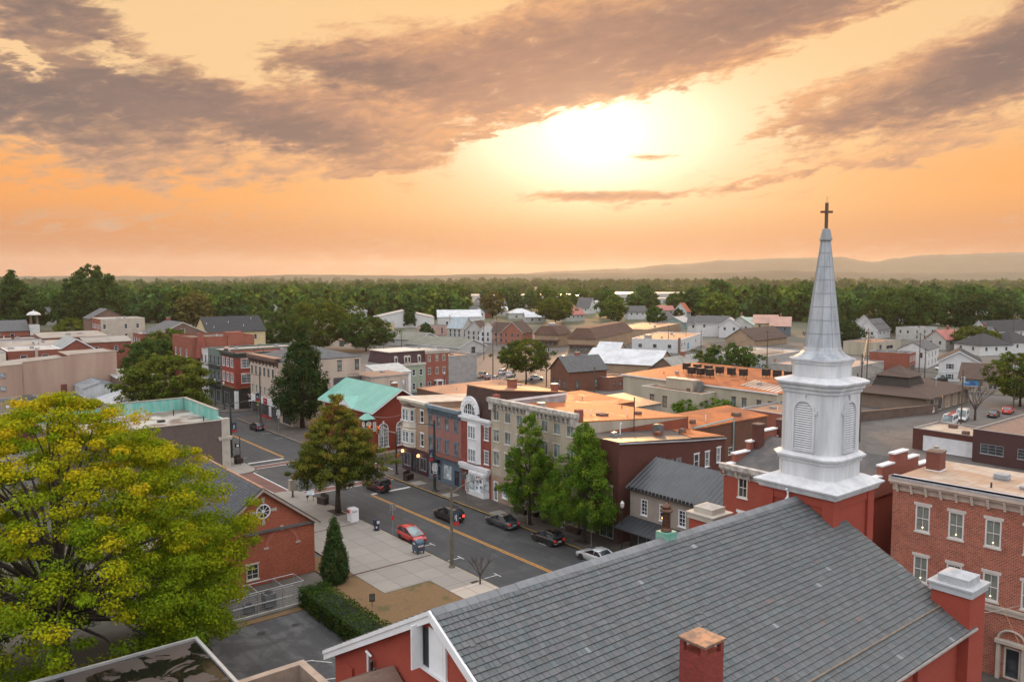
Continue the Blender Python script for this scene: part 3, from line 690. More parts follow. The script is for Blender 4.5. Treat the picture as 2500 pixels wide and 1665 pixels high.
def church():
    t = thing('church', 'large church with grey slate roof, red painted brick walls and tall white steeple', 'church', (17.3, 26.2, 0))
    Lx, hw, ez, rz = 27.7, 9.2, 11.55, 16.55; k = (rz - ez) / hw
    m = MB()
    for s in (-1, 1): m.poly([(0, s * hw, 0), (Lx, s * hw, 0), (Lx, s * hw, ez), (0, s * hw, ez)][::s * -1 or 1])
    m.poly([(0, hw, 0), (0, -hw, 0), (0, -hw, ez), (0, 0, rz), (0, hw, ez)]); m.poly([(Lx, -hw, 0), (Lx, hw, 0), (Lx, hw, ez), (Lx, 0, rz), (Lx, -hw, ez)])
    for x in range(2, 26, 4): m.box(x, -hw - .22, 0, x + .9, -hw - .003, ez - .5)
    for y in (-7.9, 7.2): m.box(-.12, y, 0, -.003, y + .7, ez - .2)
    m.build('wall', redpaint, t)
    # roof deck and slates
    ov = .55; ey = -hw - ov; edz = ez - ov * k
    d = MB(); th = .12
    for s in (-1, 1):
        p = [(-.3, s * (hw + ov), edz), (Lx + .25, s * (hw + ov), edz), (Lx + .25, 0, rz), (-.3, 0, rz)]
        q = [(x, y, z + th) for x, y, z in p]; d.add(p + q, [(0, 1, 2, 3), (4, 5, 6, 7), (0, 1, 5, 4), (1, 2, 6, 5), (3, 0, 4, 7)])
    rf = d.build('roof', plain('roof_deck', (.05, .05, .055), .8), t)
    sl = math.hypot(hw + ov, rz - edz); V = Vector((0, hw + ov, rz - edz)).normalized()
    tw = lambda u, v: 26.0 < u - .3 < 31.5 and v > (sl - 3.0)
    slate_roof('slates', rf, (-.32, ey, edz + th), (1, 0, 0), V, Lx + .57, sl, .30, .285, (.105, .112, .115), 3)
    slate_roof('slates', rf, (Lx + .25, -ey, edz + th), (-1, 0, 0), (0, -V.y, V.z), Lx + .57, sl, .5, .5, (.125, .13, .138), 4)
    rg = random.Random(2); r = MB(); x = -.3; cs = []
    while x < Lx + .2:
        w = rg.uniform(.48, .6); j = rg.uniform(0, .012)
        for s in (-1, 1):
            a, b = rz + th + .05 + j, rz + th + .05 + j - .33 * k; r.poly([(x, 0, a), (min(x + w - .015, Lx + .25), 0, a), (min(x + w - .015, Lx + .25), s * .33, b), (x, s * .33, b)][::-s])
            kk = rg.uniform(.9, 1.15); cs += [[.165 * kk, .168 * kk, .176 * kk]] * 4
        x += w
    o = r.build('ridge_cap', attr_mat('slate'), rf); setcol(o.data, np.array(cs, np.float32))
    g = MB(); g.tube([(.5, -5.6 - 2.6, rz - 8.2 * k + th + .1), (Lx - .6, -8.25, rz - 8.25 * k + th + .1)], .05, 6); g.build('snow_rail', plain('rail_copper', (.22, .17, .13), .6, .4, 3), rf)
    g = MB(); g.tube([(-.3, ey - .06, edz + .05), (Lx + .25, ey - .06, edz + .05)], .085, 8); g.build('gutter', plain('gutter_tin', (.28, .25, .24), .5, .3, 2), t)
    # rake boards on the gable
    b = MB()
    for s in (-1, 1):
        for x0, x1, o1, o2 in ((-.42, -.30, .14, -.05), (-.36, -.02, -.05, -.36)):
            P = lambda y, dz, x: (x, y, rz - abs(y) * k + dz)
            y0 = s * (hw + ov)
            A = [P(y0, o2, x0), P(0, o2, x0), P(0, o1, x0), P(y0, o1, x0)]; B = [P(y0, o2, x1), P(0, o2, x1), P(0, o1, x1), P(y0, o1, x1)]
            b.add(A + B, [(0, 1, 2, 3), (7, 6, 5, 4), (0, 4, 5, 1), (1, 5, 6, 2), (2, 6, 7, 3), (3, 7, 4, 0)])
    b.build('rake_board', white, t)
    # attic door, ajar
    f = MB(); x = -.10
    f.box(x, -.75, 13.95, -.003, -.62, 15.85); f.box(x, 1.02, 13.95, -.003, 1.15, 15.85); f.box(x - .05, -.8, 13.82, -.003, 1.2, 13.95)
    dr = f.build('attic_door', white, t)
    f = MB(); f.box(-.06, -.62, 13.96, -.004, .52, 15.75); f.box(-.075, -.5, 14.05, -.061, .4, 15.6); f.build('leaf', white, dr)
    f = MB(); f.box(-.02, .52, 13.96, -.004, 1.02, 15.6); f.build('dark_gap', black, dr)
    f = MB(); f.box(-.62, .96, 13.9, -.1, 1.02, 15.78); f.build('open_leaf', white, dr)
    p = MB(); p.tube([(-.12, 5.6, 10), (-.12, 5.6, 12.75), (-.2, 5.6, 12.85), (-.12, 5.25, 12.7)], .06, 8); p.build('conduit', white, t)
    p = MB(); p.tube([(-.14, 5.2, 10), (-.14, 5.2, 12.5), (-.3, 5.0, 12.65)], .07, 8); p.tube([(-.14, 4.85, 10), (-.14, 4.85, 12.2), (-.3, 4.7, 12.4)], .06, 8); p.build('conduit', black, t)
    # low annex gable below the frame
    a = MB(); a.box(-7, 1.2, 0, -.004, 5.4, 11.8); a.build('annex_wall', redpaint, t)
    a = MB(); a.add([(-7.2, 1.0, 11.85), (-7.2, 5.6, 11.85), (-.15, 5.6, 11.85), (-.15, 1.0, 11.85), (-7.2, 3.2, 13.1), (-.15, 3.2, 13.1)], [(0, 3, 5, 4), (1, 4, 5, 2), (0, 4, 1), (2, 5, 3)]); a.build('annex_roof', brnbrick, t)
    # corner piers
    for y in (-8.75, 7.75):
        c = MB(); X0 = 27.1; c.box(X0, y - 1, 0, X0 + 1.95, y + 1, 13.15); pr = c.build('corner_pier', redpaint, t)
        c = MB(); c.box(X0 - .1, y - 1.1, 13.15, X0 + 2.05, y + 1.1, 13.5); c.box(X0 - .18, y - 1.18, 13.5, X0 + 2.13, y + 1.18, 13.6); c.box(X0 + .22, y - .78, 13.6, X0 + 1.73, y + .78, 13.98)
        cx = X0 + .975; c.add([(X0 + .2, y - .8, 13.98), (X0 + 1.75, y - .8, 13.98), (X0 + 1.75, y + .8, 13.98), (X0 + .2, y + .8, 13.98), (cx, y, 14.25)], [(0, 1, 4), (1, 2, 4), (2, 3, 4), (3, 0, 4)]); c.build('cap', stone if y > 0 else plain('pier_cap', (.42, .43, .45), .7, .25, 1.5), pr)
    # open-topped brick chimney
    cx, cy, z0, z1 = 8.3, -6.8, 12, 15.0; c = MB(); s = .62
    c.box(cx - s, cy - s, z0, cx + s, cy + s, z1)
    for sx in (-1, 1):
        for sy in (-1, 1): c.box(cx + sx * s, cy + sy * s, z1, cx + sx * (s - .2), cy + sy * (s - .2), z1 + .42)
    c.box(cx - s - .06, cy - s - .06, z1 + .42, cx + s + .06, cy + s + .06, z1 + .52, 1)
    c.build('chimney', [brick('chimney_brick', (.30, .045, .035), (.19, .03, .026), (.15, .05, .04), wear=.4), plain('chimney_cap', (.11, .075, .065), .55, .4, 2, c2=(.42, .20, .10))], t)
    # copper flue on the ridge
    c = MB(); c.box(13.85, -.3, 16.4, 14.65, .45, 16.95); fl = c.build('flue_base', plain('verdigris', (.10, .30, .23), .6, .35, 3, c2=(.22, .36, .30)), t)
    c = MB(); c.lathe([(.27, 16.95), (.29, 17.0), (.25, 17.1), (.22, 17.15), (.21, 17.9), (.26, 17.95), (.34, 18.0), (.33, 18.06), (.24, 18.14), (.25, 18.24), (.17, 18.32), (.1, 18.36), (.03, 18.42)], 14, 0, (14.25, .08, 0)); c.build('flue_pot', plain('flue_bronze', (.11, .05, .03), .35, .5, 4, metal=.5), fl)
    # ---- tower: local centre
    tx, ty = 28.6, -.1
    def sq(a, z): return [(tx - a, ty - a, z), (tx + a, ty - a, z), (tx + a, ty + a, z), (tx - a, ty + a, z)]
    def oc(a, c, z): return [(tx - a + c, ty - a, z), (tx + a - c, ty - a, z), (tx + a, ty - a + c, z), (tx + a, ty + a - c, z), (tx + a - c, ty + a, z), (tx - a + c, ty + a, z), (tx - a, ty + a - c, z), (tx - a, ty - a + c, z)]
    b = MB(); b.loft([sq(2.25, 0), sq(2.25, 17.0)])
    for sx in (-1, 1):
        for sy in (-1, 1):
            x, y = tx + sx * 2.4, ty + sy * 2.4; b.box(x, y, 0, x - sx * .75, y - sy * .75, 16.95)
    b.box(tx - 2.34, ty - 2.34, 16.35, tx + 2.34, ty + 2.34, 16.97)
    b.build('tower_base', redpaint, t)
    sp = MB(); whitew = plain('steeple_white', (.62, .62, .64), .55, .2, 1.3, c2=(.47, .48, .51), bump=.25, streak=True)
    sp.loft([sq(2.55, 16.95), sq(2.62, 17.1), sq(2.66, 17.22), sq(2.8, 17.3), sq(2.84, 17.42), sq(2.78, 17.46), sq(1.95, 17.83)], 0)
    stp = sp.build('steeple', whitew, t)
    s1 = MB(); s1.loft([oc(1.94, .6, 17.8), oc(1.94, .6, 18.72), oc(2.02, .62, 18.76), oc(2.06, .64, 18.9), oc(2.22, .68, 19.05), oc(2.24, .69, 19.16), oc(2.0, .64, 19.3), oc(1.94, .6, 19.32)]); s1.build('lower_stage', whitew, stp)
    s2 = MB(); s2.loft([oc(1.86, .58, 19.3), oc(1.86, .58, 22.98), oc(1.95, .6, 23.02), oc(1.97, .61, 23.2), oc(2.08, .64, 23.28), oc(2.10, .65, 23.44), oc(2.26, .7, 23.56), oc(2.30, .71, 23.68), oc(2.26, .7, 23.74), oc(1.46, .47, 23.95)]); s2.build('belfry', whitew, stp)
    s3 = MB(); s3.loft([oc(1.43, .46, 23.9), oc(1.43, .46, 24.72), oc(1.5, .48, 24.75), oc(1.52, .49, 24.88), oc(1.62, .54, 24.95), oc(1.64, .55, 25.05)]); s3.build('upper_stage', whitew, stp)
    s4 = MB(); lead = plain('spire_lead', (.40, .42, .45), .5, .4, 1.4, c2=(.23, .25, .28), bump=.2, streak=True)
    def ocr(a, z): return oc(a, a * .586, z)
    s4.loft([oc(1.62, .56, 25.05), oc(1.42, .52, 25.13), oc(1.18, .48, 25.3), oc(1.03, .46, 25.5), oc(.95, .46, 25.75)] + [oc(.95 - .70 * (i / 8), .46 - .32 * (i / 8), 25.75 + 6.55 * i / 8) for i in range(1, 9)]); s4.build('spire', [lead], stp)
    sm = MB()
    for i in range(1, 8): sm.loft([oc(.958 - .70 * (i / 8), .463 - .32 * (i / 8), 25.74 + 6.55 * i / 8), oc(.962 - .70 * (i / 8), .466 - .32 * (i / 8), 25.775 + 6.55 * i / 8)], cap=False)
    A = oc(.955, .46, 25.75); B = oc(.255, .142, 32.25)
    for p, q in zip(A, B): sm.tube([p, q], .018, 5)
    sm.build('spire_seams', plain('seam_lead', (.26, .28, .32), .6, .2, 2), stp)
    s5 = MB(); s5.loft([oc(.33, .17, 32.25), oc(.34, .18, 32.33), oc(.21, .11, 32.95), oc(.18, .1, 32.98)]); s5.build('spire_cap', plain('cap_lead', (.24, .25, .27), .5, .2, 2), stp)
    c = MB(); rustx = plain('cross_bronze', (.12, .055, .035), .5, .3, 3)
    c.box(tx - .075, ty - .075, 32.9, tx + .075, ty + .075, 34.55); e = Vector((math.cos(YAW), -math.sin(YAW), 0)) * .36
    c2 = MB(); c2.box(-.36, -.065, -.065, .36, .065, .065); c2.xf(Matrix.Translation((tx, ty, 34.0)) @ Matrix.Rotation(-YAW, 4, 'Z')); c.add(c2.v, c2.f)
    c.tube([(tx, ty, 34.5), (tx, ty, 34.92)], .012, 5); c.build('cross', rustx, stp)
    # louvred belfry windows on the four sides
    for k in range(4):
        lv = MB(); w, z0, zs = .62, 19.55, 21.9; y = 1.865
        arcp = [(w * math.cos(R(a)), zs + w * math.sin(R(a))) for a in range(0, 181, 15)]
        out = [(w + .12, z0)] + [((w + .12) * math.cos(R(a)), zs + (w + .12) * math.sin(R(a))) for a in range(0, 181, 15)] + [(-w - .09, z0)]; inn = [(w, z0)] + arcp + [(-w, z0)]
        for (a, b2), (c1, d1) in zip(zip(out, out[1:]), zip(inn, inn[1:])):
            lv.poly([(a[0], -y - .12, a[1]), (b2[0], -y - .12, b2[1]), (d1[0], -y - .12, d1[1]), (c1[0], -y - .12, c1[1])][::-1]); lv.poly([(a[0], -y, a[1]), (b2[0], -y, b2[1]), (b2[0], -y - .12, b2[1]), (a[0], -y - .12, a[1])]); lv.poly([(c1[0], -y, c1[1]), (d1[0], -y, d1[1]), (d1[0], -y - .12, d1[1]), (c1[0], -y - .12, c1[1])])
        lv.box(-w - .12, -y - .1, z0 - .1, w + .12, -y, z0)
        for sx in (-1, 1): lv.box(sx * (w + .02), -y - .1, zs - .12, sx * (w + .24), -y, zs + .1)
        lv.box(-.08, -y - .1, zs + w + .02, .08, -y, zs + w + .36); lv.box(-.16, -y - .1, zs + w + .36, .16, -y, zs + w + .42)
        z = z0 + .03
        while z < zs + w - .06:
            hx = w if z < zs else math.sqrt(max(.01, w * w - (z - zs) ** 2)); lv.add([(-hx, -y - .065, z), (hx, -y - .065, z), (hx, -y - .004, z + .088), (-hx, -y - .004, z + .088), (-hx, -y - .055, z - .012), (hx, -y - .055, z - .012)], [(0, 1, 2, 3), (4, 5, 1, 0)]); z += .142
        lv.poly([(p[0], -y - .003, p[1]) for p in inn][::-1], 1)
        lo = lv.build('louvre_window', [whitew, plain('louvre_dark', (.05, .055, .065), .8)], stp); lo.location = (tx, ty, 0); lo.rotation_euler = (0, 0, k * math.pi / 2)
    dp = MB(); dp.tube([(tx - 2.75, ty + .5, 17.15), (tx - 2.6, ty + .5, 16.95), (tx - 2.6, ty + .5, 16.6), (tx - 2.9, ty + .45, 16.5)], .08, 8); dp.build('downspout', white, t)
    return t
church()
# ------------------------------------------------------------------ text on signs
def text(parent, s, size, loc, mat, rot=(90, 0, 0), name='lettering', align='CENTER'):
    """lettering cut as a thin mesh"""
    cu = bpy.data.curves.new(name, 'FONT'); cu.body = s; cu.size = size; cu.align_x = align; cu.align_y = 'CENTER'; cu.extrude = .006
    o = bpy.data.objects.new(name, cu); COL.objects.link(o); bpy.context.view_layer.update()
    me = bpy.data.meshes.new_from_object(o.evaluated_get(bpy.context.evaluated_depsgraph_get())); bpy.data.objects.remove(o); bpy.data.curves.remove(cu)
    me.materials.clear(); me.materials.append(mat); o = bpy.data.objects.new(name, me); COL.objects.link(o); o.parent = parent; o.location = loc; o.rotation_euler = tuple(R(a) for a in rot); return o
warmlamp = lamp_mat('lamp_warm', (1.0, .50, .16), 3.5)
def lantern(parent, x, y, z, s=.3):
    m = MB(); m.lathe([(s * .3, 0), (s * .5, s * .15), (s * .5, s * .9), (s * .2, s * 1.1)], 8); o = m.build('lantern', warmlamp, parent); o.location = (x, y, z); return o
stucco = plain('tan_stucco', (.33, .22, .15), .85, .2, .5, bump=.2)
creamw = plain('cream_stucco', (.42, .36, .28), .85, .2, .5, bump=.2, streak=True)
pinkw = plain('pinkish_stucco', (.50, .40, .33), .85, .2, .4, bump=.2, streak=True)
purple = plain('dark_purple_paint', (.045, .018, .03), .5, .2, 1)
bluep = plain('slate_blue_paint', (.115, .165, .215), .55, .2, 1)
pinkbrick = brick('faded_red_brick', (.32, .12, .10), (.25, .09, .075), (.30, .20, .18), wear=.3)
shingle = brick('brown_shingles', (.085, .045, .038), (.06, .034, .03), (.03, .02, .018), .35, .16, .012, wear=.4)
greyshingle = brick('grey_shingles', (.13, .13, .13), (.10, .10, .105), (.05, .05, .05), .3, .15, .012, wear=.4)
dkshingle = brick('dark_shingles', (.055, .055, .06), (.042, .042, .046), (.02, .02, .02), .3, .15, .012, wear=.3)
brnroof = brick('brown_roof_shingles', (.105, .07, .055), (.085, .055, .045), (.04, .03, .025), .3, .15, .012, wear=.3)
whiteroof = membrane('white_membrane', (.50, .47, .43), (.40, .33, .27), .3, 1.4)
gold = membrane('wet_tar_roof', (.42, .135, .05), (.25, .085, .04), .62, 1.0, .15, .3)  # sunset orange reflected by the tar is put into the base colour
gold2 = membrane('tan_tar_roof', (.34, .175, .10), (.25, .15, .10), .58, 1.0, .25, .3)  # tan tar with the sunset glow mixed into its base colour
darkroof = membrane('dark_tar_roof', (.055, .052, .05), (.085, .07, .06), .42, 1.1, .5, .5)
def puddled():
    m, t, p = newmat('puddled_black'); w = wpos(t); n = xnoise(t, w, .42, 5, .55, .9); f = xnoise(t, w, 6, 4); k = n.ss(.50, .54)
    setc(t, p.inputs['Base Color'], xmix(t, k, xmix(t, f.ss(.3, .7), (.045, .038, .036), (.062, .044, .038)), (.006, .006, .006))); setc(t, p.inputs['Roughness'], k * -.5 + .56); p.inputs['Specular IOR Level'].default_value = .35; return m
blackroof = puddled()
tinroof = plain('tin_roof', (.50, .51, .53), .35, .25, .35, metal=.25)
greenroof = plain('green_copper_roof', (.145, .36, .30), .5, .22, .4, c2=(.20, .42, .36), streak=True)
verd = plain('verdigris_parapet', (.13, .42, .36), .6, .4, .9, c2=(.30, .46, .42), streak=True)
blackmetal = plain('black_seam_roof', (.045, .050, .058), .34, .2, .8, metal=.2)
FX = 64.3
wW = style(white, glass, 1, 2, .07, .22, .09, white); wB = style(bluep, glassb, 1, 2, .08, .3, .1, bluep, .12); wG = style(bone, glassb, 2, 1, .06, None, .08); wD = style(black, glass, 1, 2, .05, .12, .06, greytrim); wd2 = style(white, glassb, 1, 2)
shopw = style(greytrim, glass, 2, 1, .08, None, .0); door_b = style(bluep, glass, 1, 1, .14, None, 0, door=True); doorw = style(white, glassb, 1, 1, .16, None, 0, door=True)
def shop_row():
    # tan corner building with two-storey bay
    y0 = 99.25
    t = bld('corner_shop', 'tan three storey corner shop with cream bay windows over a dark purple shopfront', 'building', FX, y0, 24, 7.65, 9.9, wall=stucco, kind='my', rise=1.5, roof=whiteroof, ov=.12, base=(3.9, purple, 'L'),
        wins=[('L', 1.75, 8.15, .95, 1.85, wW), ('L', 1.75, 4.55, .95, 1.95, wW), ('L', 1.6, .8, 1.9, 2.0, shopw), ('L', 6.15, .8, 1.95, 2.1, shopw), ('L', 3.9, .25, 1.7, 2.6, style(black, glass, 2, 1, .08, None, 0, door=True))])
    cornice(t, 'L', 7.65, 10.55, .95, .75, cream, 13, W=24, D=7.65, bh=.5)
    b = MB()
    for z0, z1 in ((3.95, 6.95), (6.95, 10.3)):
        def ring(k, z): return [(-.02, 3.55 - k, z), (-.75 - k, 4.35 - k * .5, z), (-.75 - k, 6.1 + k * .5, z), (-.02, 6.95 + k, z)]
        b.loft([ring(-.35, z0 - .1), ring(.05, z0 + .18), ring(0, z0 + .2), ring(0, z1 - .35), ring(.12, z1 - .3), ring(.12, z1 - .12), ring(0, z1 - .08)])
    r = ring(.1, 10.25); b.add(r + [(-.02, 5.2, 10.75)], [(0, 1, 4), (1, 2, 4), (2, 3, 4)], 1)
    bay = b.build('bay_window', [cream, plain('bay_tin', (.11, .06, .05), .5)], t)
    for z in (4.75, 8.15):
        for u in (4.78, 5.68):
            fm, pm, em = winmesh(.78, 1.75, wd2); o = put('sash', fm, bay, (-.83, u, z), -90); put('pane', pm, o, (0, -.05, 0))
        for (x, y, a) in ((-.43, 3.85, -43), (-.43, 6.62, -137)):
            fm, pm, em = winmesh(.6, 1.75, wd2); o = put('sash', fm, bay, (x, y, z), a); put('pane', pm, o, (0, -.05, 0)); o.location = (x - .09 * 0.68, y + (-.09 if y < 5 else .09) * .73, z)
    lantern(t, -.2, 7.15, 2.75, .42); lantern(t, -.2, 2.62, 2.75, .42)
    # blue-trimmed brick
    y0 = 90.8
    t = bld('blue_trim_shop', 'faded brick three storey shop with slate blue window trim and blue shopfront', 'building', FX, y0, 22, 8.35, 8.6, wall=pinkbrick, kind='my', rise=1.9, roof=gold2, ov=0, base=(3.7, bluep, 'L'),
        wins=row('L', (7.85, 5.75, 3.6, 1.25), 8.05, .95, 1.65, wB) + row('L', (7.85, 5.75, 3.6, 1.25), 4.6, .95, 1.75, wB) + [('L', 7.2, .7, 1.6, 2.0, shopw), ('L', 5.6, .14, 1.0, 2.3, door_b), ('L', 3.5, .8, 2.2, 2.1, style(greytrim, glassl, 1, 1, .08, None, 0)), ('L', 1.1, .14, 1.5, 2.5, door_b)])
    cornice(t, 'L', 8.35, 10.15, 1.2, .7, plain('blue_cornice', (.15, .21, .25), .6, .3, 1.2), 15, W=22, D=8.35, bh=.75)
    m = MB()
    for k in range(42): u = .05 + k * .197; m.box(-.62, u, 3.95, -.5, u + .14, 4.02); m.add([(-.02, u, 4.45), (-.02, u + .17, 4.45), (-.62, u + .17, 3.98), (-.62, u, 3.98)], [(0, 1, 2, 3)])
    m.build('tile_awning', plain('awning_tile', (.16, .045, .035), .6, .3, 3), t)
    m = MB(); m.box(-1.15, 5.3, 2.9, -.1, 6.2, 3.35); m.build('canopy', plain('navy', (.012, .014, .03), .6), t)
    # red building with arched gable
    y0 = 83.9
    t = bld('arched_gable_shop', 'red brick shop with white arched gable window and brown shingled mansard', 'building', FX, y0, 13.6, 6.85, 10.1, wall=plain('red_wall', (.24, .052, .034), .8, .25, 1.0, bump=.2), kind='flat', par=0, ov=0, roof=gold2,
        wins=[('L', 1.0, 8.05, 1.0, 1.8, style(white, glass, 3, 4, .07, .1, .1)), ('L', 1.0, 4.75, 1.0, 1.8, style(white, glass, 3, 4, .07, .1, .1)), ('L', 5.5, .14, 1.0, 2.6, style(white, glass, 1, 1, .1, None, 0, door=True))])
    cornice(t, 'L', 6.85, 10.05, .8, .5, white, 0, W=13, D=6.85)
    m = MB(); # mansard block, falling to the rear
    m.loft([[(.45, .02, 10.2), (.45, 6.83, 10.2), (13.6, 6.83, 10.2), (13.6, .02, 10.2)], [(1.05, .02, 14.8), (1.05, 6.83, 14.8), (13.6, 6.83, 13.4), (13.6, .02, 13.4)]]); m.build('mansard', shingle, t)
    m = MB(); m.add([(1.0, -.12, 14.83), (1.0, 6.95, 14.83), (13.75, 6.95, 13.43), (13.75, -.12, 13.43), (1.0, -.12, 14.98), (1.0, 6.95, 14.98), (13.75, 6.95, 13.58), (13.75, -.12, 13.58)], [(0, 1, 2, 3), (7, 6, 5, 4), (0, 4, 5, 1), (1, 5, 6, 2), (2, 6, 7, 3), (3, 7, 4, 0)]); m.build('roof', gold2, t)
    m = MB(); m.box(1.6, -.03, 8.0, 13.62, -.003, 13.4); m.build('side_stucco', plain('grey_stucco', (.34, .33, .34), .85, .3, .7), t)
    m = MB(); m.box(1.4, -.16, 13.15, 13.7, -.03, 13.45); m.build('eave_board', white, t)
    # barrel dormer with arched window
    cy, zb, rr = 4.85, 11.0, 2.0; sh = MB(); n = 16
    arc1 = [(cy + rr * math.cos(math.pi * k / n), zb + .35 + rr * 1.08 * math.sin(math.pi * k / n)) for k in range(n + 1)]
    sh.loft([[(x, y, z) for y, z in arc1] + [(x, cy - rr, 10.3), ] for x in (.12, 3.0)][:1] + [[(3.0, y, z) for y, z in arc1] + [(3.0, cy - rr, 10.3)]], cap=False)
    dm = sh.build('barrel_dormer', shingle, t)
    f = MB()
    o2 = [(cy + (rr + .12) * math.cos(math.pi * k / n), zb + .35 + (rr * 1.08 + .12) * math.sin(math.pi * k / n)) for k in range(n + 1)]; i2 = [(cy + (rr - .62) * math.cos(math.pi * k / n), zb + .1 + (rr - .5) * math.sin(math.pi * k / n)) for k in range(n + 1)]
    for k in range(n):
        A, B, C, D = o2[k], o2[k + 1], i2[k + 1], i2[k]; f.poly([(-.1, *A), (-.1, *D), (-.1, *C), (-.1, *B)]); f.poly([(-.1, *A), (-.1, *B), (.14, *B), (.14, *A)]); f.poly([(-.1, *D), (.1, *D), (.1, *C), (-.1, *C)])
    f.box(-.12, cy - rr - .12, 10.75, .14, cy + rr + .12, zb + .12)
    for k in (3, 5, 7, 9, 11, 13):
        a = math.pi * k / n; y, z = cy + (rr - .28) * math.cos(a), zb + .25 + (rr - .2) * math.sin(a); f.box(-.28, y - .1, z - .1, -.1, y + .1, z + .1)
    f.build('arch_surround', white, dm)
    p = MB(); p.poly([(.06, *q) for q in i2][::-1]); p.build('pane', glass, dm)
    f = MB()
    for u in (-.5, .5): f.box(-.02, cy + u - .06, zb + .1, .05, cy + u + .06, zb + 1.5)
    for u in (-1.0, 0, 1.0): f.box(0, cy + u - .03, zb + .1, .05, cy + u + .03, zb + (1.45 if u == 0 else .95))
    f.box(0, cy - 1.3, zb + .62, .05, cy + 1.3, zb + .68); f.build('mullions', white, dm)
    m = MB(); m.box(-.12, .2, 10.85, .0, 6.6, 10.9); m.box(-.06, .02, 10.1, -.004, 6.83, 10.85); 
    for k in range(6): m.box(-.3, .35 + k * .33, 10.55, -.06, .5 + k * .33, 10.8)
    m.build('frieze', white, t)
    m = MB(); m.loft([[(-.0, 2.3, z), (-.38, 2.75, z), (-.38, 4.9, z), (0, 5.3, z)] for z in (4.45, 10.0)]); bw = m.build('oriel', white, t)
    for z in (4.7, 7.9):
        for u in (3.28, 3.84, 4.42):
            fm, pm, em = winmesh(.5, 1.75, wd2); o = put('sash', fm, bw, (-.44, u, z), -90); put('pane', pm, o, (0, -.05, 0))
    m = MB(); m.box(-.62, -.0, 3.75, -.004, 6.83, 4.2); m.box(-.5, .1, 3.4, -.004, 6.73, 3.75); m.build('shop_cornice', white, t)
    m = MB(); m.loft([[(-.0, .4, z), (-.75, .8, z), (-.75, 4.2, z), (0, 4.6, z)] for z in (.13, .85)]); m.loft([[(-.0, .4, z), (-.75, .8, z), (-.75, 4.2, z), (0, 4.6, z)] for z in (3.05, 3.4)])
    for y in (.8, 2.5, 4.2): m.box(-.75, y - .05, .85, -.68, y + .05, 3.05)
    sb = m.build('display_bay', white, t); m = MB(); m.loft([[(-.0, .45, z), (-.68, .85, z), (-.68, 4.15, z), (0, 4.55, z)] for z in (.84, 3.06)]); m.build('pane', glassl, sb)
    m = MB(); rgx = random.Random(8)
    for k in range(14): y, z = rgx.uniform(1, 4), rgx.uniform(1, 2.8); m.box(-.70, y, z, -.685, y + .25, z + .35, k % 3)
    m.build('wares', [plain('ware_a', (.3, .05, .04)), plain('ware_b', (.05, .06, .1)), plain('ware_c', (.5, .5, .45))], sb)
    m = MB(); m.tube([(0, 5.2, 3.2), (-1.0, 5.2, 3.2)], .03, 6); m.tube([(-.95, 5.2, 3.15), (-.95, 5.2, 2.9)], .02, 5); m.lathe([(.0, 0), (.45, .1), (.45, .8), (0, .9)], 12, 0, (-.55, 5.2, 2.0)); m.build('hanging_sign', plain('sign_grey', (.10, .10, .09), .6), t)
    chimney(t, 6.5, 3.5, 13.8, 1.1, .9, 1.7, redbrick, black, 0); chimney(t, 12.2, .8, 13, .8, .7, 1.7, redbrick, white)
    # long cream building
    y0 = 67.0
    us = (15.75, 13.3, 10.9, 8.45, 6.0, 3.75, 1.4)
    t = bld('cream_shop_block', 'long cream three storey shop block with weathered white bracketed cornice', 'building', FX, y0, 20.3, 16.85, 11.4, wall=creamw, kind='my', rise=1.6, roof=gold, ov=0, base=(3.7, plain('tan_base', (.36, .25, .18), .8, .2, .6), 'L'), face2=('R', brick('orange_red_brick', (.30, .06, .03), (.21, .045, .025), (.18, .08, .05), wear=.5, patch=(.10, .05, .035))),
        wins=row('L', us, 11.05, 1.25, 1.4, wG) + row('L', us, 8.2, 1.25, 1.65, style(bone, glassb, 2, 1, .06, .1, .1)) + row('L', us, 5.0, 1.25, 1.9, style(bone, glassb, 2, 1, .06, .25, .1)) + [('L', 15.85, .14, .95, 2.7, doorw), ('L', 13.9, .9, 1.2, 1.8, style(white, glassl, 1, 1, .08, None, .1)), ('L', 11.2, .5, 2.2, 2.4, shopw), ('L', 8.3, .14, 1.2, 2.5, doorw), ('L', 6.0, .5, 2.6, 2.4, shopw), ('L', 2.2, .5, 2.6, 2.4, shopw)])
    wc = plain('weathered_cornice', (.50, .47, .43), .8, .55, 1.6, c2=(.24, .21, .19))
    cornice(t, 'L', 16.85, 12.72, 1.4, .7, wc, 22, W=20, D=16.85, bh=.7)
    for y in (0, 8.2, 15.9): m = MB(); m.box(-.5, y, 12.5, -.1, y + .9, 14.0); m.build('cornice_pier', wc, t)
    m = MB()
    for y in (.1, 16.0): m.box(.1, y, 13.0, .9, y + .75, 14.45)
    m.build('parapet_stub', redbrick, t)
    m = MB()
    for y in (7, 7.8, 4.6): m.box(-.0, y, 0.14, -.9, y + .5, .7)
    m.build('planter_box', black, t)
    lantern(t, -.2, 12.6, 2.4, .3); lantern(t, -.2, 4.1, 2.2, .4)
    for i, (x, y) in enumerate(((70.5, 72.5), (71.3, 72.0), (72.0, 71.6))): ventpipe('white bent vent pipe on the sunset tinted roof behind the cream block', x, y, 12.4 - (x - 70) * .09, .7, white, .06, True, 'roof vent pipes on the cream block')
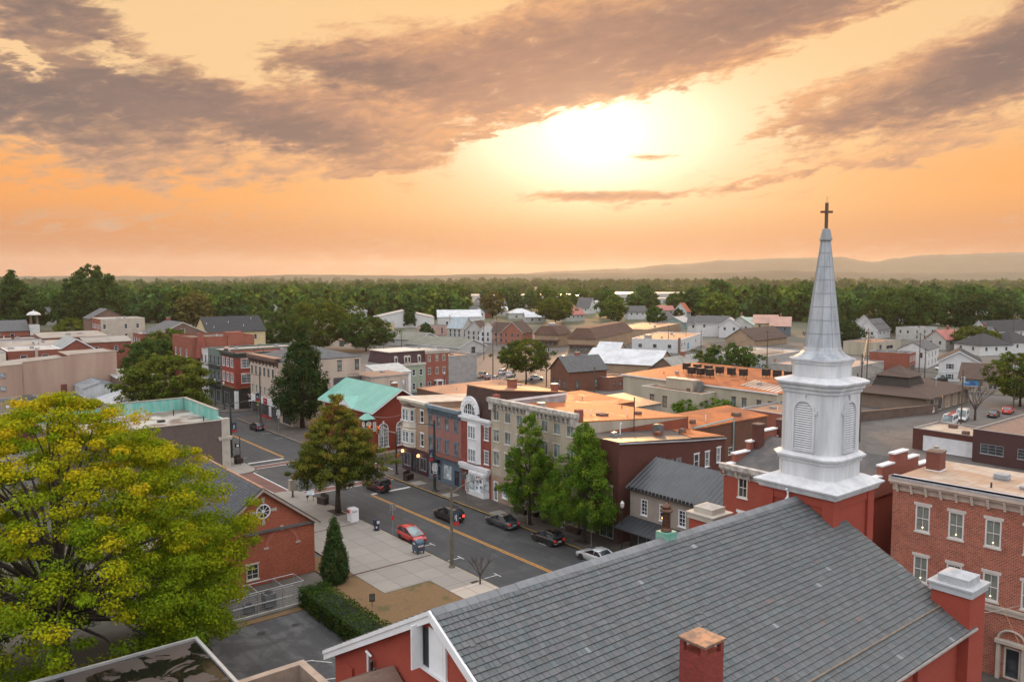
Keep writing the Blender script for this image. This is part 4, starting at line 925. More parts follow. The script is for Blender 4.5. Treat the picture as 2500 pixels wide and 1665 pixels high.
    # brick shop beside the alley
    t = bld('alley_shop', 'dark red brick shop whose long side wall faces the alley, roof falling to the rear', 'building', FX, 60.5, 19.5, 6.48, 9.8, wall=dkbrick, kind='my', rise=1.8, roof=darkroof, ov=.05, cop=greytrim, base=(3.6, plain('shop_dark', (.05, .03, .025), .7), 'L'),
        wins=[('R', 9.0, 6.9, .9, 1.6, style(greytrim, glassb, 1, 2)), ('R', 10.4, 6.9, .9, 1.6, style(greytrim, glassb, 1, 2)), ('R', 13.8, 6.6, 1.0, 1.9, style(white, glass, 1, 2, .09, .12)), ('R', 15.9, 6.6, .85, 1.9, style(white, glassb, 1, 2, .09, .12)), ('R', 18.2, 6.8, .8, 1.9, style(white, glassb, 1, 2, .09, .12)), ('L', 1.7, 4.6, 1.6, 1.9, style(cream, plain('shutter', (.45, .34, .26), .7), 1, 6, .06, .2)), ('L', 4.6, 4.6, 1.6, 1.9, style(cream, glassb, 1, 2, .06, .2)), ('L', 1.8, .5, 2.2, 2.3, shopw), ('L', 4.8, .5, 2.4, 2.3, shopw)])
    m = MB(); m.tube([(0, -.12, 11.55), (12.8, -.12, 10.25)], .09, 8); m.tube([(12.8, -.12, 10.25), (19.6, -.12, 9.7)], .08, 8); m.build('gutter', greytrim, t)
    m = MB(); m.add([(12.9, .1, 10.62), (19.5, .1, 10.0), (19.5, 6.3, 10.0), (16.5, 6.3, 10.28)], [(0, 1, 2, 3)]); m.build('patch_roof', gold, t)
    acunit('grey round condenser on the alley shop roof beside a red curb', 75.6, 64.5, 10.75, .95, 1.1)
    m = MB(); m.box(-.4, -.35, -.2, .4, .35, .45); o = m.build('roof_hatch', plain('rust_tin', (.22, .07, .04), .5, .4, 3)); o.location = (74.0, 63.2, 10.9); tag(o, 'low rusty roof hatch in front of the round condenser', 'hatch')
    ventpipe('tall white bent vent pipe beside the wall on the alley shop roof', 69.5, 65.2, 11.2, 1.3, white, .07)
    m = MB(); m.tube([(0, 0, 0), (0, 0, 4.6)], .07, 6); o = m.build('stove_pipe', plain('rust_pipe', (.10, .03, .025), .7)); o.location = (73.6, 66.7, 10.6); tag(o, 'tall thin rusty stove pipe against the orange brick wall', 'pipe')
    # rear wings with sunset tinted roofs
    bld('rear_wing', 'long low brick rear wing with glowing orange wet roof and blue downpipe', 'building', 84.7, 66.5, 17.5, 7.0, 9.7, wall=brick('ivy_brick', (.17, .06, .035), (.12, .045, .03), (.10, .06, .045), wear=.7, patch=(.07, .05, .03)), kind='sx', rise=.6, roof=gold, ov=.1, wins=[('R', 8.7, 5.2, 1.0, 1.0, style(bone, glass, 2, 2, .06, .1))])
    m = MB(); m.tube([(84.9, 66.3, 10.0), (93.6, 66.3, 10.35), (93.75, 66.3, 10.2), (93.75, 66.3, 0)], .09, 8); o = m.build('downpipe', plain('blue_pipe', (.20, .42, .45), .5)); tag(o, 'pale blue gutter pipe bending down the brick rear wing', 'pipe')
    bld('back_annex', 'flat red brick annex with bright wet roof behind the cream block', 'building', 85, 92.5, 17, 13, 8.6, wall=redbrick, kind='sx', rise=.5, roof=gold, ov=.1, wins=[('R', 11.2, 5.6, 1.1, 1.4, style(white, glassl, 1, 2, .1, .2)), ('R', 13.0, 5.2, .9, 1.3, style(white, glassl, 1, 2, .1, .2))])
    bld('lean_to', 'grey lean-to with dark roof between the bright annex and the long beige building', 'building', 102.1, 92.5, 7, 9, 7.6, wall=plain('grey_block', (.25, .23, .2), .8), kind='sx', rise=.8, roof=darkroof, ov=.15)
    # black standing-seam roof building
    y0 = 47.3
    t = bld('black_roof_house', 'beige two storey house with black standing seam metal roof and canopy', 'building', FX, y0, 9.4, 11.4, 7.05, wall=plain('beige_siding', (.29, .245, .215), .8, .12, 1, bump=.15), kind='gy', rise=2.5, ov=.35, roof=blackmetal, seam=.56, base=(3.4, plain('dark_shopfront', (.03, .025, .025), .6), 'L'),
        wins=row('L', (9.35, 6.75, 4.2, 1.7), 4.35, .95, 1.75, style(white, glass, 2, 4, .09, None, .08)) + [('L', 9, .5, 2.4, 2.2, shopw), ('L', 5.5, .14, 1.2, 2.4, doorw), ('L', 2.3, .5, 2.4, 2.2, shopw)])
    m = MB()
    for k in range(23): y = .1 + k * .5; m.box(-.55, y, 7.0, -.35, y + .22, 7.28)
    m.tube([(-.42, -.3, 6.92), (-.42, 11.7, 6.92)], .09, 8); m.build('snow_guard', black, t)
    m = MB(); m.add([(-.02, -.2, 3.9), (-.02, 11.6, 3.9), (-2.3, 11.6, 3.0), (-2.3, -.2, 3.0), (-.02, -.2, 3.78), (-.02, 11.6, 3.78), (-2.3, 11.6, 2.88), (-2.3, -.2, 2.88)], [(0, 1, 2, 3), (7, 6, 5, 4), (3, 2, 6, 7), (0, 3, 7, 4), (1, 5, 6, 2)])
    for k in range(20): y = -.1 + k * .61; m.tube([(-.02, y, 3.93), (-2.3, y, 3.03)], .03, 4)
    m.build('canopy', blackmetal, t)
    m = MB(); m.tube([(0, 6.0, 6.0), (-1.0, 6.0, 6.0)], .025, 6); m.tube([(0, 6.0, 6.5), (-.9, 6.0, 6.05)], .02, 5); m.box(-1.0, 5.97, 5.15, -.15, 6.03, 5.85); hs = m.build('hanging_sign', black, t); lantern(hs, -.95, 6.0, 4.95, .18)
    # red house with stepped gables
    y0 = 33.2
    t = bld('stepped_gable_house', 'red brick house with white stepped gable copings and worn dark roof', 'building', FX, y0, 15, 13.3, 11.0, wall=brick('bright_red_brick', (.36, .06, .035), (.28, .045, .028), (.26, .10, .07), wear=.25), kind='gy', rise=2.6, ov=.0, roof=plain('worn_shingles', (.055, .055, .058), .8, .4, .5, c2=(.12, .10, .095), bump=.3),
        wins=row('L', (11.1, 7.8, 4.5), 9.0, 1.05, 1.9, style(cream, glass, 2, 2, .1, .25, .12, white, big=True)) + row('L', (11.1, 7.8, 4.5), 5.6, 1.05, 1.9, style(cream, glass, 2, 2, .1, .25, .12, white, big=True)) + [('F', 5.0, 5, 1, 1.6, wW)])
    cornice(t, 'L', 13.3, 10.85, 1.2, .6, wc, 10, W=15, D=13.3, bh=.6)
    for yy in (-.3, 13.15):
        m = MB(); c = MB()
        for i, (a, b, z) in enumerate(((-.1, 1.6, 11.7), (1.6, 4.0, 12.6), (4.0, 6.2, 13.5), (6.2, 8.8, 14.3), (8.8, 11, 13.5), (11, 13.4, 12.6), (13.4, 15.1, 11.7))):
            m.box(a, yy, 10.9, b, yy + .45, z); c.box(a - .05, yy - .08, z, b + .05, yy + .53, z + .14)
        m.build('step_gable', redbrick, t); c.build('coping', white, t)
    for x in (5.2, 9.4): chimney(t, x, 13.0, 12.0, .95, .8, 3.2, dkbrick, brnbrick)
    # tin roofed wing and fire stair
    bld('tin_roof_wing', 'low brick wing with ribbed tin roof beside the tall brick inn', 'building', 74.5, 26.5, 9, 9, 7.2, wall=dkbrick, kind='gy', rise=1.6, ov=.3, roof=tinroof, seam=.7, wins=[('R', 2.2, 3.2, .8, 1.5, wW)])
    t = thing('fire_escape', 'black iron fire stair between the steeple and the tall brick building', 'stairs', (71.5, 31.8, 0)); m = MB()
    for k in range(20): m.box(-.45, k * .16 * -1, 8.6 - k * .3, .45, k * -.16 + .25, 8.64 - k * .3)
    for x in (-.47, .47): m.tube([(x, .1, 8.6), (x, -3.1, 2.7)], .05, 5); m.tube([(x, .1, 9.5), (x, -3.1, 3.6)], .03, 5)
    m.build('flight', black, t); m = MB(); m.box(-.6, .1, 8.5, .6, 1.4, 8.56); m.tube([(-.6, .1, 0), (-.6, .1, 9.4)], .04, 5); m.tube([(.6, 1.4, 0), (.6, 1.4, 9.4)], .04, 5); m.build('landing', black, t)
    # tall brick building on the right
    inn = brick('inn_brick', (.42, .095, .052), (.17, .032, .022), (.46, .29, .22), .30, .105, .018, wear=.4, patch=(.16, .035, .025), bump=.8)
    us = (13.3 - .65, 13.3 - 3.1, 13.3 - 5.65, 13.3 - 8.2, 2.2); stw = style(plain('window_white', (.68, .67, .66), .5, .1, 1), curtain, 2, 2, .1, .24, .12, plain('lintel_white', (.60, .56, .52), .6, .15, 1), .13, big=True)
    t = bld('brick_inn', 'tall red brick building with cream bracketed cornice and candles in white windows', 'building', 65.2, 15, 11, 15, 13.35, rot=3.8, wall=inn, kind='my', rise=.35, roof=membrane('inn_roof', (.34, .22, .15), (.42, .36, .30), .45, 1.1, .5, .3), ov=0,
        wins=row('L', us, 9.86, 1.08, 2.1, stw) + row('L', us, 6.0 - .25, 1.08, 2.1, stw) + [('L', 10.6, .2, 1.0, 2.3, style(bone, plain('hall_door', (.16, .11, .07), .6), 1, 1, .12, None, 0, door=True)), ('L', 6.0, .2, 1.1, 2.4, style(bone, glass, 1, 1, .12, None, 0, door=True))])
    for w in [o for o in t.children if o.name.startswith('window')]:
        m = MB(); m.lathe([(.012, .0), (.012, .14)], 6); m.box(-.16, -.01, -.02, .16, .01, .0); m.lathe([(.03, .14), (.035, .18), (.0, .23)], 6, 1); o = m.build('candle', [cream, lamp_mat('candle_flame', (1, .55, .2), 14)], w); o.location = (0, .05, .18)
    cornice(t, 'L', 15, 12.9, 1.15, .62, plain('inn_cornice', (.56, .46, .39), .7, .2, 1), 0, W=11, D=15)
    m = MB()
    for k in range(14):
        y = .3 + k * 1.1
        for j in range(4): m.box(-.5 + j * .09, y - .09, 13.38 - j * .2, -.09, y + .09, 13.56 - j * .2)
    m.build('bracket', plain('bracket_cream', (.58, .48, .41), .7, .2, 1), t)
    m = MB(); m.box(-.65, -.1, 13.9, .35, 15.1, 14.05); m.build('cornice_flashing', plain('flashing', (.42, .43, .47), .45, .25, 1.5), t)
    m = MB(); m.box(-.12, 0, 5.0, -.004, 15, 5.5); m.box(-.2, 0, 5.3, -.004, 15, 5.48); m.build('belt_course', stone, t)
    m = MB(); ap = [(-2.1 * math.cos(R(a)), 3.1 + 1.9 * math.sin(R(a))) for a in range(0, 91, 10)]
    m.loft([[(x, y, z) for x, z in ap] + [(-.01, y, 3.1)] for y in (8.6, 12.6)]); m.build('awning', plain('awning_black', (.01, .01, .012), .8), t)
    m = MB(); m.box(-.5, 5.0, 2.9, -.004, 7.1, 3.15); m.box(-.35, 5.1, 0.13, -.004, 5.35, 2.9); m.box(-.35, 6.75, .13, -.004, 7.0, 2.9)
    for a in range(0, 180, 20): y, z = 6.05 + .9 * math.cos(R(a)), 3.15 + .8 * math.sin(R(a)); y2, z2 = 6.05 + .9 * math.cos(R(a + 20)), 3.15 + .8 * math.sin(R(a + 20)); m.tube([(-.2, y, z), (-.2, y2, z2)], .09, 6)
    m.build('portico', stone, t)
    m = MB(); m.box(-1.7, 9.2, .13, -.004, 11.8, .35); m.box(-2.0, 9.0, .13, -1.7, 12, .2); m.build('stoop', conc, t)
    cm = chimney(t, 6.0, 13.9, 13.3, 1.35, 1.1, 1.9, brick('inn_chimney', (.22, .07, .05), (.17, .055, .04), (.12, .06, .05)), brnbrick); m = MB(); m.box(5.3, 13.3, 13.5, 6.72, 14.5, 13.75); m.build('flashing_band', white, t); m = MB(); m.lathe([(.2, 15.3), (.18, 15.6), (.26, 15.65), (.26, 15.72)], 10, 0, (6, 13.9, 0)); m.build('pot', stone, cm)
    ventpipe('pair of white vent pipes on the roof of the tall brick building', 69.3, 20.6, 13.5, .75, white, .06)
shop_row()
# ------------------------------------------------------------------ the rest of the town
def box_on(parent, name, mat, *b):
    m = MB()
    for q in b: m.box(*q)
    return m.build(name, mat, parent)
sW = style(white, glass, 1, 2, .06, None, .06); sG = style(greytrim, glass, 1, 2, .06, None, .06); sB = style(bone, glassb, 1, 2, .06, .12, .07); sBr = style(plain('brown_trim', (.10, .06, .045), .7), glassb, 1, 2, .06, .2, .07)
def municipal():
    t = bld('municipal_hall', 'red brick hall with round wheel window in its gable and dark slate roof', 'building', 23.6, 74.6, 10.8, 17, 5.35, wall=brick('hall_brick', (.40, .078, .036), (.22, .038, .022), (.36, .17, .11), .28, .1, .016, wear=.3, bump=.6), kind='gy', rise=4.1, ov=.45, roof=None, trim=plain('rake_stone', (.36, .29, .245), .8, .2, 1),
        wins=[('R', 4.3, .7, 1.2, 1.5, style(bone, glass, 2, 3, .08, .12, .12))])
    for o in list(t.children):
        if o.name.startswith('roof'): rf = o
    rf.data.materials.clear(); rf.data.materials.append(plain('hall_deck', (.05, .05, .055)))
    w, h, rise, ov = 10.8, 5.35, 4.1, .45; g = rise / (w / 2) * ov; sl = math.hypot(w / 2 + ov, rise + g); n = Vector((-(rise + g), 0, w / 2 + ov)).normalized() * .15
    slate_roof('slates', rf, (-ov + n.x, 17.4, h - g + n.z), (0, -1, 0), Vector((w / 2 + ov, 0, rise + g)).normalized(), 17.8, sl, .24, .3, (.060, .068, .082), 11, spread=.25)
    n2 = Vector((rise + g, 0, w / 2 + ov)).normalized() * .15
    slate_roof('slates', rf, (w + ov + n2.x, -.4, h - g + n2.z), (0, 1, 0), Vector((-(w / 2 + ov), 0, rise + g)).normalized(), 17.8, sl, .24, .3, (.060, .068, .082), 12, spread=.25)
    box_on(rf, 'ridge_cap', plain('ridge_copper', (.36, .20, .13), .6, .3, 2), (w / 2 - .12, -.4, h + rise + .1, w / 2 + .12, 17.4, h + rise + .24))
    cx, cz = 5.5, 7.25; m = MB()
    for a in range(0, 360, 20):
        p = lambda r, b, y: (cx + r * math.cos(R(b)), y, cz + r * math.sin(R(b)))
        m.poly([p(.62, a, -.09), p(.62, a + 20, -.09), p(.74, a + 20, -.09), p(.74, a, -.09)][::-1]); m.poly([p(.74, a, -.09), p(.74, a + 20, -.09), p(.74, a + 20, .0), p(.74, a, .0)][::-1]); m.poly([p(.62, a, -.09), p(.62, a + 20, -.09), p(.62, a + 20, .0), p(.62, a, .0)])
    for a in range(0, 360, 45): c, s = math.cos(R(a)), math.sin(R(a)); m.tube([(cx + .15 * c, -.05, cz + .15 * s), (cx + .62 * c, -.05, cz + .62 * s)], .03, 5)
    m.lathe([(.12, 0), (.16, .03), (.12, .06)], 10); i0 = len(m.v) - 30; m.v[i0:] = [(cx + x, -.05 + z, cz + y) for x, y, z in m.v[i0:]]
    wv = m.build('wheel_window', white, t); m = MB(); m.poly([p(.63, a, -.012) for a in range(0, 360, 20)][::-1]); m.build('pane', glass, wv)
    ks = MB()
    for a in (0, 90, 180, 270):
        c, s = math.cos(R(a)), math.sin(R(a)); q = lambda r, k, y: (cx + r * c - k * s, y, cz + r * s + k * c)
        f = [q(.78, -.1, -.07), q(1.35, -.18, -.07), q(1.35, .18, -.07), q(.78, .1, -.07)]; b = [(x, 0, z) for x, y, z in f]; ks.add(f + b, [(3, 2, 1, 0), (0, 1, 5, 4), (1, 2, 6, 5), (2, 3, 7, 6), (3, 0, 4, 7)])
    ks.build('keystone', stone, t)
    m = MB(); 
    for k in range(12):
        a, b = R(180 * k / 12), R(180 * (k + 1) / 12); P = lambda r, an, y: (7.35 + r * math.cos(an), y, 3.6 + r * math.sin(an))
        m.add([P(1.45, a, -.06), P(1.45, b, -.06), P(1.75, b, -.06), P(1.75, a, -.06), P(1.45, a, 0), P(1.45, b, 0), P(1.75, b, 0), P(1.75, a, 0)], [(0, 1, 2, 3), (2, 6, 7, 3), (0, 4, 5, 1)])
    m.build('blind_arch', brick('arch_brick', (.46, .13, .075), (.38, .10, .06), (.3, .16, .12), .1, .2), t)
    box_on(t, 'impost', stone, (5.45, -.08, 3.4, 5.95, 0, 3.6), (8.75, -.08, 3.4, 9.25, 0, 3.6), (7.2, -.1, 5.0, 7.5, 0, 5.5))
    box_on(t, 'gable_ledge', plain('ledge', (.12, .11, .11), .7), (3.5, -.28, 5.15, 10.95, -.003, 5.38))
    box_on(t, 'alarm_bell', plain('alarm_red', (.35, .02, .02), .4), (10.81, .6, 2.6, 11.0, .85, 2.85))
    t = thing('fence_enclosure', 'wire mesh cage with steel rails round condensers by the brick hall', 'fence', (23.4, 67.6, 0)); m = MB()
    for x in (0, 2.3, 4.6, 6.6):
        for y in (0, 2.2): m.tube([(x, y, 0), (x, y, 2.2)], .04, 6)
        m.tube([(x, 0, 2.2), (x, 2.2, 2.2)], .035, 6)
    for y in (0, 2.2):
        for z in (1.1, 2.2): m.tube([(0, y, z), (6.6, y, z)], .035, 6)
    m.build('rails', alu, t); m = MB()
    for k in range(34): x = k * .2; m.tube([(x, 0, 0), (x, 0, 2.2)], .006, 3)
    for k in range(11): z = k * .2; m.tube([(0, 0, z), (6.6, 0, z)], .006, 3)
    m.build('mesh', alu, t); box_on(t, 'kerb_sill', conc, (-.1, -.15, 0, 6.7, .1, .22))
    acunit('large grey condenser inside the wire mesh cage', 27.2, 68.9, .1, 1.0, 1.25)
    acunit('second lower condenser inside the wire mesh cage', 25.3, 68.8, .1, .8, .7)
municipal()
def flat_bottom():
    t = thing('black_flat_roof', 'low building with puddled black flat roof and thin pale metal edge', 'building', (0, 0, 0)); m = MB(); m.prism([(-14, 38), (14.7, 38), (14.7, 49.1), (-14, 49.4)], 0, 7.85, 0, False); m.build('wall', dkbrick, t)
    m = MB(); m.poly([(-14, 38, 7.82), (14.7, 38, 7.82), (14.7, 49.1, 7.82), (-14, 49.4, 7.82)]); m.build('roof', blackroof, t)
    m = MB(); m.box(14.62, 38, 7.6, 14.82, 49.2, 7.96); m.add([(-14, 49.3, 7.96), (14.62, 49.02, 7.96), (14.62, 49.2, 7.96), (-14, 49.5, 7.96), (-14, 49.3, 7.6), (14.62, 49.02, 7.6), (14.62, 49.2, 7.6), (-14, 49.5, 7.6)], [(0, 1, 2, 3), (0, 4, 5, 1), (2, 6, 7, 3)]); m.build('edge_trim', plain('drip_edge', (.5, .5, .5), .35, .15, 1.5, metal=.5), t)
    t = thing('sunken_roof', 'low roof with tan coping round a dark sunken well beside the church', 'building', (0, 0, 0)); m = MB(); m.prism([(14.9, 30), (20.3, 30), (20.3, 46), (14.9, 46)], 0, 4.3); m.build('wall', tanbrick, t)
    m = MB(); m.box(14.9, 45.5, 4.3, 20.3, 46, 6); m.box(19.8, 30, 4.3, 20.3, 45.5, 6); m.box(14.9, 30, 4.3, 15.3, 45.5, 6); m.build('coping', plain('tan_coping', (.36, .28, .22), .8, .25, 1), t)
    m = MB(); m.poly([(15.3, 30, 4.32), (19.8, 30, 4.32), (19.8, 45.5, 4.32), (15.3, 45.5, 4.32)]); m.build('roof', plain('dark_well', (.02, .02, .02), .9), t)
    ventpipe('short pale vent pipe in the dark sunken roof well', 18.8, 44.2, 4.3, 1.0, plain('pvc', (.5, .52, .55), .4), .12, False)
flat_bottom()
def banks():
    t = bld('green_roof_bank', 'red brick bank with green standing seam roof and tall arched windows', 'building', 65.5, 117.7, 9.8, 18.5, 8.0, wall=brick('bank_brick', (.27, .045, .025), (.20, .034, .02), (.16, .05, .035), wear=.25), kind='gy', rise=2.95, ov=1.0, roof=greenroof, seam=.6, trim=white, smat=plain('green_seam', (.045, .15, .12), .5))
    for u in (1.65, 5.1):
        m = MB(); w, z0, zs = .95, 1.3, 4.4
        m.box(u - w, -.12, z0, u - w + .12, -.003, zs); m.box(u + w - .12, -.12, z0, u + w, -.003, zs); m.box(u - .06, -.1, z0, u + .06, -.003, zs); m.box(u - w, -.14, zs - .1, u + w, -.003, zs + .05); m.box(u - w - .15, -.2, z0 - .15, u + w + .15, -.003, z0)
        for k in range(1, 5): z = z0 + (zs - z0) * k / 5; m.box(u - w + .12, -.08, z - .025, u + w - .12, -.02, z + .025)
        for x in (-.5, .5): m.box(u + x - .02, -.08, z0, u + x + .02, -.02, zs)
        for k in range(12):
            a, b = math.pi * k / 12, math.pi * (k + 1) / 12; P = lambda r, an, y: (u + r * math.cos(an), y, zs + .05 + r * math.sin(an))
            m.add([P(w - .12, a, -.12), P(w - .12, b, -.12), P(w, b, -.12), P(w, a, -.12), P(w, a, 0), P(w, b, 0)], [(0, 1, 2, 3), (3, 2, 5, 4)])
        for a in (45, 90, 135): m.tube([(u, -.06, zs), (u + w * math.cos(R(a)), -.06, zs + w * math.sin(R(a)))], .02, 4)
        m.box(u - .13, -.16, zs + w, u + .13, -.003, zs + w + .4)
        o = m.build('arched_window', white, t); m = MB(); m.poly([(u - w + .05, -.015, z0), (u + w - .05, -.015, z0)] + [(u + (w - .05) * math.cos(R(a)), -.015, zs + (w - .05) * math.sin(R(a))) for a in range(0, 181, 15)]); m.build('pane', glassb, o)
    box_on(t, 'shed_window', white, (8.3, -.2, 6.6, 9.3, -.003, 8.4)); box_on(t, 'water_table', stone, (-.1, -.14, .0, 9.9, -.003, .5))
    m = MB(); A, D, C = (-1.45, 8.5, 9.12), (1.75, 8.5, 9.2), None
    for sg in (-1, 1):
        p = [(-1.45, 8.5 + sg * 3, 7.42), (-.95, 8.5 + sg * 3, 7.55), D, A]; m.poly(p[::sg] if sg < 0 else p)
        for k in range(1, 5): f = k / 5; m.tube([(-1.45 + f * 3.2, 8.5, 9.16), (-1.45 + f * 3.2 * .15 * 0 + f * .5, 8.5 + sg * 3 * (1 - f * .9), 7.45 + f * 1.55)], .03, 4)
    cg = m.build('cross_gable', greenroof, t); m = MB(); m.poly([(-1.2, 5.9, 7.45), (-1.2, 8.5, 9.0), (-1.2, 11.1, 7.45)][::-1]); m.build('pediment', white, cg)
    chimney(t, 8.8, 8.2, 8.6, .9, .7, 2.2, redbrick, white)
    # copper parapet bank
    t = thing('copper_parapet_bank', 'flat roofed brown brick bank with weathered green copper lined parapet', 'building', (20, 124.3, 0)); W2, D2 = 23.3, 21.5
    gb = brick('bank_brown', (.145, .105, .09), (.10, .07, .06), (.12, .10, .09), .21, .07)
    m = MB(); m.box(0, 0, 0, W2, D2, 6.7)
    m.box(0, 0, 6.7, W2 - 1.1, .45, 7.75); m.build('wall', gb, t)
    m = MB(); m.poly([(.3, .45, 6.72), (W2 - .4, .45, 6.72), (W2 - .4, D2 - .4, 6.72), (.3, D2 - .4, 6.72)]); m.build('roof', membrane('bank_roof', (.44, .42, .38), (.17, .12, .10), .4, 1.5, .5, .3), t)
    m = MB(); m.box(0, D2 - .4, 6.7, 11.5, D2, 8.2); m.box(11.5, D2 - .4, 6.7, W2 - .5, D2, 8.75); m.box(W2 - .4, 4.6, 6.7, W2, D2, 8.75); m.box(W2 - .4, .5, 6.7, W2, 4.6, 7.7)
    for k in range(30): y = 4.8 + k * .55; m.tube([(W2 - .41, y, 6.9), (W2 - .41, y, 8.75)], .035, 4)
    for k in range(36): x = .3 + k * .62; m.tube([(x, D2 - .41, 6.9), (x, D2 - .41, 8.1)], .03, 4)
    m.build('parapet', verd, t)
    box_on(t, 'coping', plain('parapet_coping', (.33, .29, .25), .8, .3, 1), (-.1, -.1, 7.75, W2 - 1.0, .5, 7.87), (-.1, D2 - .5, 8.2, 11.5, D2 + .1, 8.3), (11.45, D2 - .5, 8.75, W2 + .1, D2 + .1, 8.85), (W2 - .5, 4.5, 8.75, W2 + .1, D2 - .5, 8.85))
    box_on(t, 'corner_pier', stone, (W2 - 1.15, -.12, 0, W2 + .12, .8, 8.0), (W2 - 1.7, -.3, 4.85, W2 + .45, 1.0, 5.15), (W2 - 1.6, -.22, 4.6, W2 + .35, .9, 4.85)); box_on(t, 'street_cornice', stone, (W2 - .002, .8, 4.6, W2 + .4, D2, 5.15))
    box_on(t, 'skylight_curb', black, (15.5, 10, 6.7, 16.6, 10.8, 7.05)); ventpipe('short dark vent pipe near the street end of the bank roof', 41.6, 131, 6.7, .9, black, .09, False); ventpipe('dark vent pipe by the back parapet of the bank roof', 39.5, 140, 6.7, 1.0, black, .09, False)
    t2 = thing('roof_ladder', 'pale steel ladder hoop rising over the bank parapet', 'ladder', (28.6, 124.2, 6.0)); m = MB()
    for x in (0, .5): m.tube([(x, -.15, 0), (x, -.15, 2.8), (x, .5, 2.8), (x, .9, 1.6)], .035, 6)
    for k in range(8): m.tube([(0, -.15, .1 + k * .3), (.5, -.15, .1 + k * .3)], .025, 5)
    for z in (1.7, 2.2, 2.6): m.tube([(0, -.15, z), (-.3, -.6, z), (.25, -.9, z), (.8, -.6, z), (.5, -.15, z)], .02, 5)
    m.build('hoops', plain('ladder_pink', (.5, .42, .42), .5), t2)
banks()
def beyond():
    # cream block with brown cornice
    brn = plain('brown_cornice', (.12, .07, .055), .7, .3, 1)
    t = bld('cream_corner_block', 'big cream three storey block with brown bracketed cornice and white storefront band', 'building', 65.2, 157, 18.9, 15.5, 12.6, wall=pinkw, kind='hip', rise=2.3, ov=.05, roof=plain('slate_grey_roof', (.085, .085, .09), .7, .3, .6),
        wins=row('L', (14.4, 12.1, 9.8, 7.5, 5.2, 2.9), 9.0, .95, 1.9, style(brn, glassb, 1, 2, .06, .2, .1, bone)) + row('L', (14.4, 12.1, 9.8, 7.5, 5.2, 2.9), 4.9, .95, 1.9, style(bone, glassb, 1, 2, .06, .15, .1)) + row('R', (13.8, 18.0), 9.9, 1.0, 2.1, sBr) + row('R', (5,), 9.9, 1.0, 2.1, sBr))
    cornice(t, 'L', 15.5, 11.7, 1.6, .8, brn, 9, W=19, D=15.5, bh=1.0)
    m = MB(); m.box(-.75, -.3, 13.3, .9, 15.8, 13.42); m.build('front_roof', membrane('cornice_roof', (.30, .16, .11), (.22, .12, .09), .4, 1), t)
    box_on(t, 'wall_band', plain('band_grey', (.08, .085, .1), .8, .3, 1), (12.3, -.06, 6.9, 24, -.003, 8.4))
    chimney(t, 18.3, 7.7, 14.4, .8, .8, 1.4, plain('dark_green_stack', (.03, .06, .05), .6), redbrick)
    t = bld('storefront_wing', 'single storey white storefront with red panelled sign and glass display windows', 'building', 65.2, 150.4, 10.2, 6.6, 5.1, wall=pinkw, kind='flat', par=.3, roof=darkroof, wins=[('L', 2.8, .4, 4.2, 2.5, style(black, glass, 3, 1, .06, None, 0))])
    box_on(t, 'sign_band', white, (-.14, .1, 3.05, -.003, 21.8, 4.5)); sb = box_on(t, 'shop_sign', plain('sign_red', (.36, .02, .04), .5), (-.24, 12.6, 3.15, -.142, 14.6, 4.4)); box_on(sb, 'emblem', plain('sign_pink', (.62, .36, .38), .5), (-.255, 13.0, 3.75, -.242, 14.2, 3.95), (-.255, 13.9, 3.6, -.242, 14.25, 4.2))
    sh = box_on(t, 'shopfront', plain('grey_front', (.10, .10, .11), .5), (-.1, 6.65, .14, -.003, 21.8, 3.04)); box_on(sh, 'red_base', plain('base_red', (.40, .03, .03), .5), (-.2, 10.4, .14, -.102, 11.7, .75), (-.2, 12.3, .14, -.102, 15.4, .75)); [box_on(sh, 'display_glass', glass, (-.15, a, .8, -.102, b, 2.9)) for a, b in ((7, 10.2), (12.4, 15.3), (16.6, 21))]; box_on(sh, 'white_door', white, (-.2, 10.5, .78, -.102, 11.6, 2.9))
    acunit('dark kitchen fan unit on the roof behind the white storefront', 72.5, 155, 5.1, 1.8, 1.6, None, black); acunit('lower dark unit beside the kitchen fan behind the storefront', 74.9, 155, 5.1, 1.4, 1.3, None, black)
    bld('pink_rear_wing', 'pinkish stucco rear wing with rusty curved roof and white door', 'building', 84.2, 152.5, 9.4, 9, 8.4, wall=pinkw, kind='flat', par=0, ov=.12, roof=membrane('rust_roof', (.24, .14, .10), (.17, .12, .10), .45, 1), wins=[('R', 8.2, 5.3, .9, 2.2, style(greytrim, glassl, 1, 2, .1, None, .05, door=True)), ('R', 5.0, 5.6, .5, 1.5, sBr)])
    t = thing('iron_stair', 'brown iron stair climbing the pink stucco side wall', 'stairs', (82.5, 156.4, 0)); m = MB()
    for k in range(18): m.box(.2 + k * .3, -.6, 8.2 - k * .3, .5 + k * .3, .4, 8.24 - k * .3)
    for y in (-.62, .42):
        m.tube([(.2, y, 8.2), (5.6, y, 2.9)], .05, 5); m.tube([(.2, y, 9.2), (5.6, y, 3.9)], .035, 5)
    m.build('flight', brn, t); box_on(t, 'landing', brn, (-2.2, -.9, 8.15, .3, .5, 8.24), (-2.2, -.92, 9.1, .3, -.88, 9.16), (-2.24, -.9, 8.2, -2.18, -.86, 9.1), (-1, -.92, 8.2, -.94, -.88, 9.1), (.24, -.92, 8.2, .3, -.88, 9.1))
    # red corner block
    vb = brick('victorian_brick', (.30, .045, .03), (.22, .035, .025), (.18, .06, .05)); vs = style(white, glassb, 2, 3, .09, .42, .12, plain('pink_arch', (.55, .30, .26), .7, .4, 4))
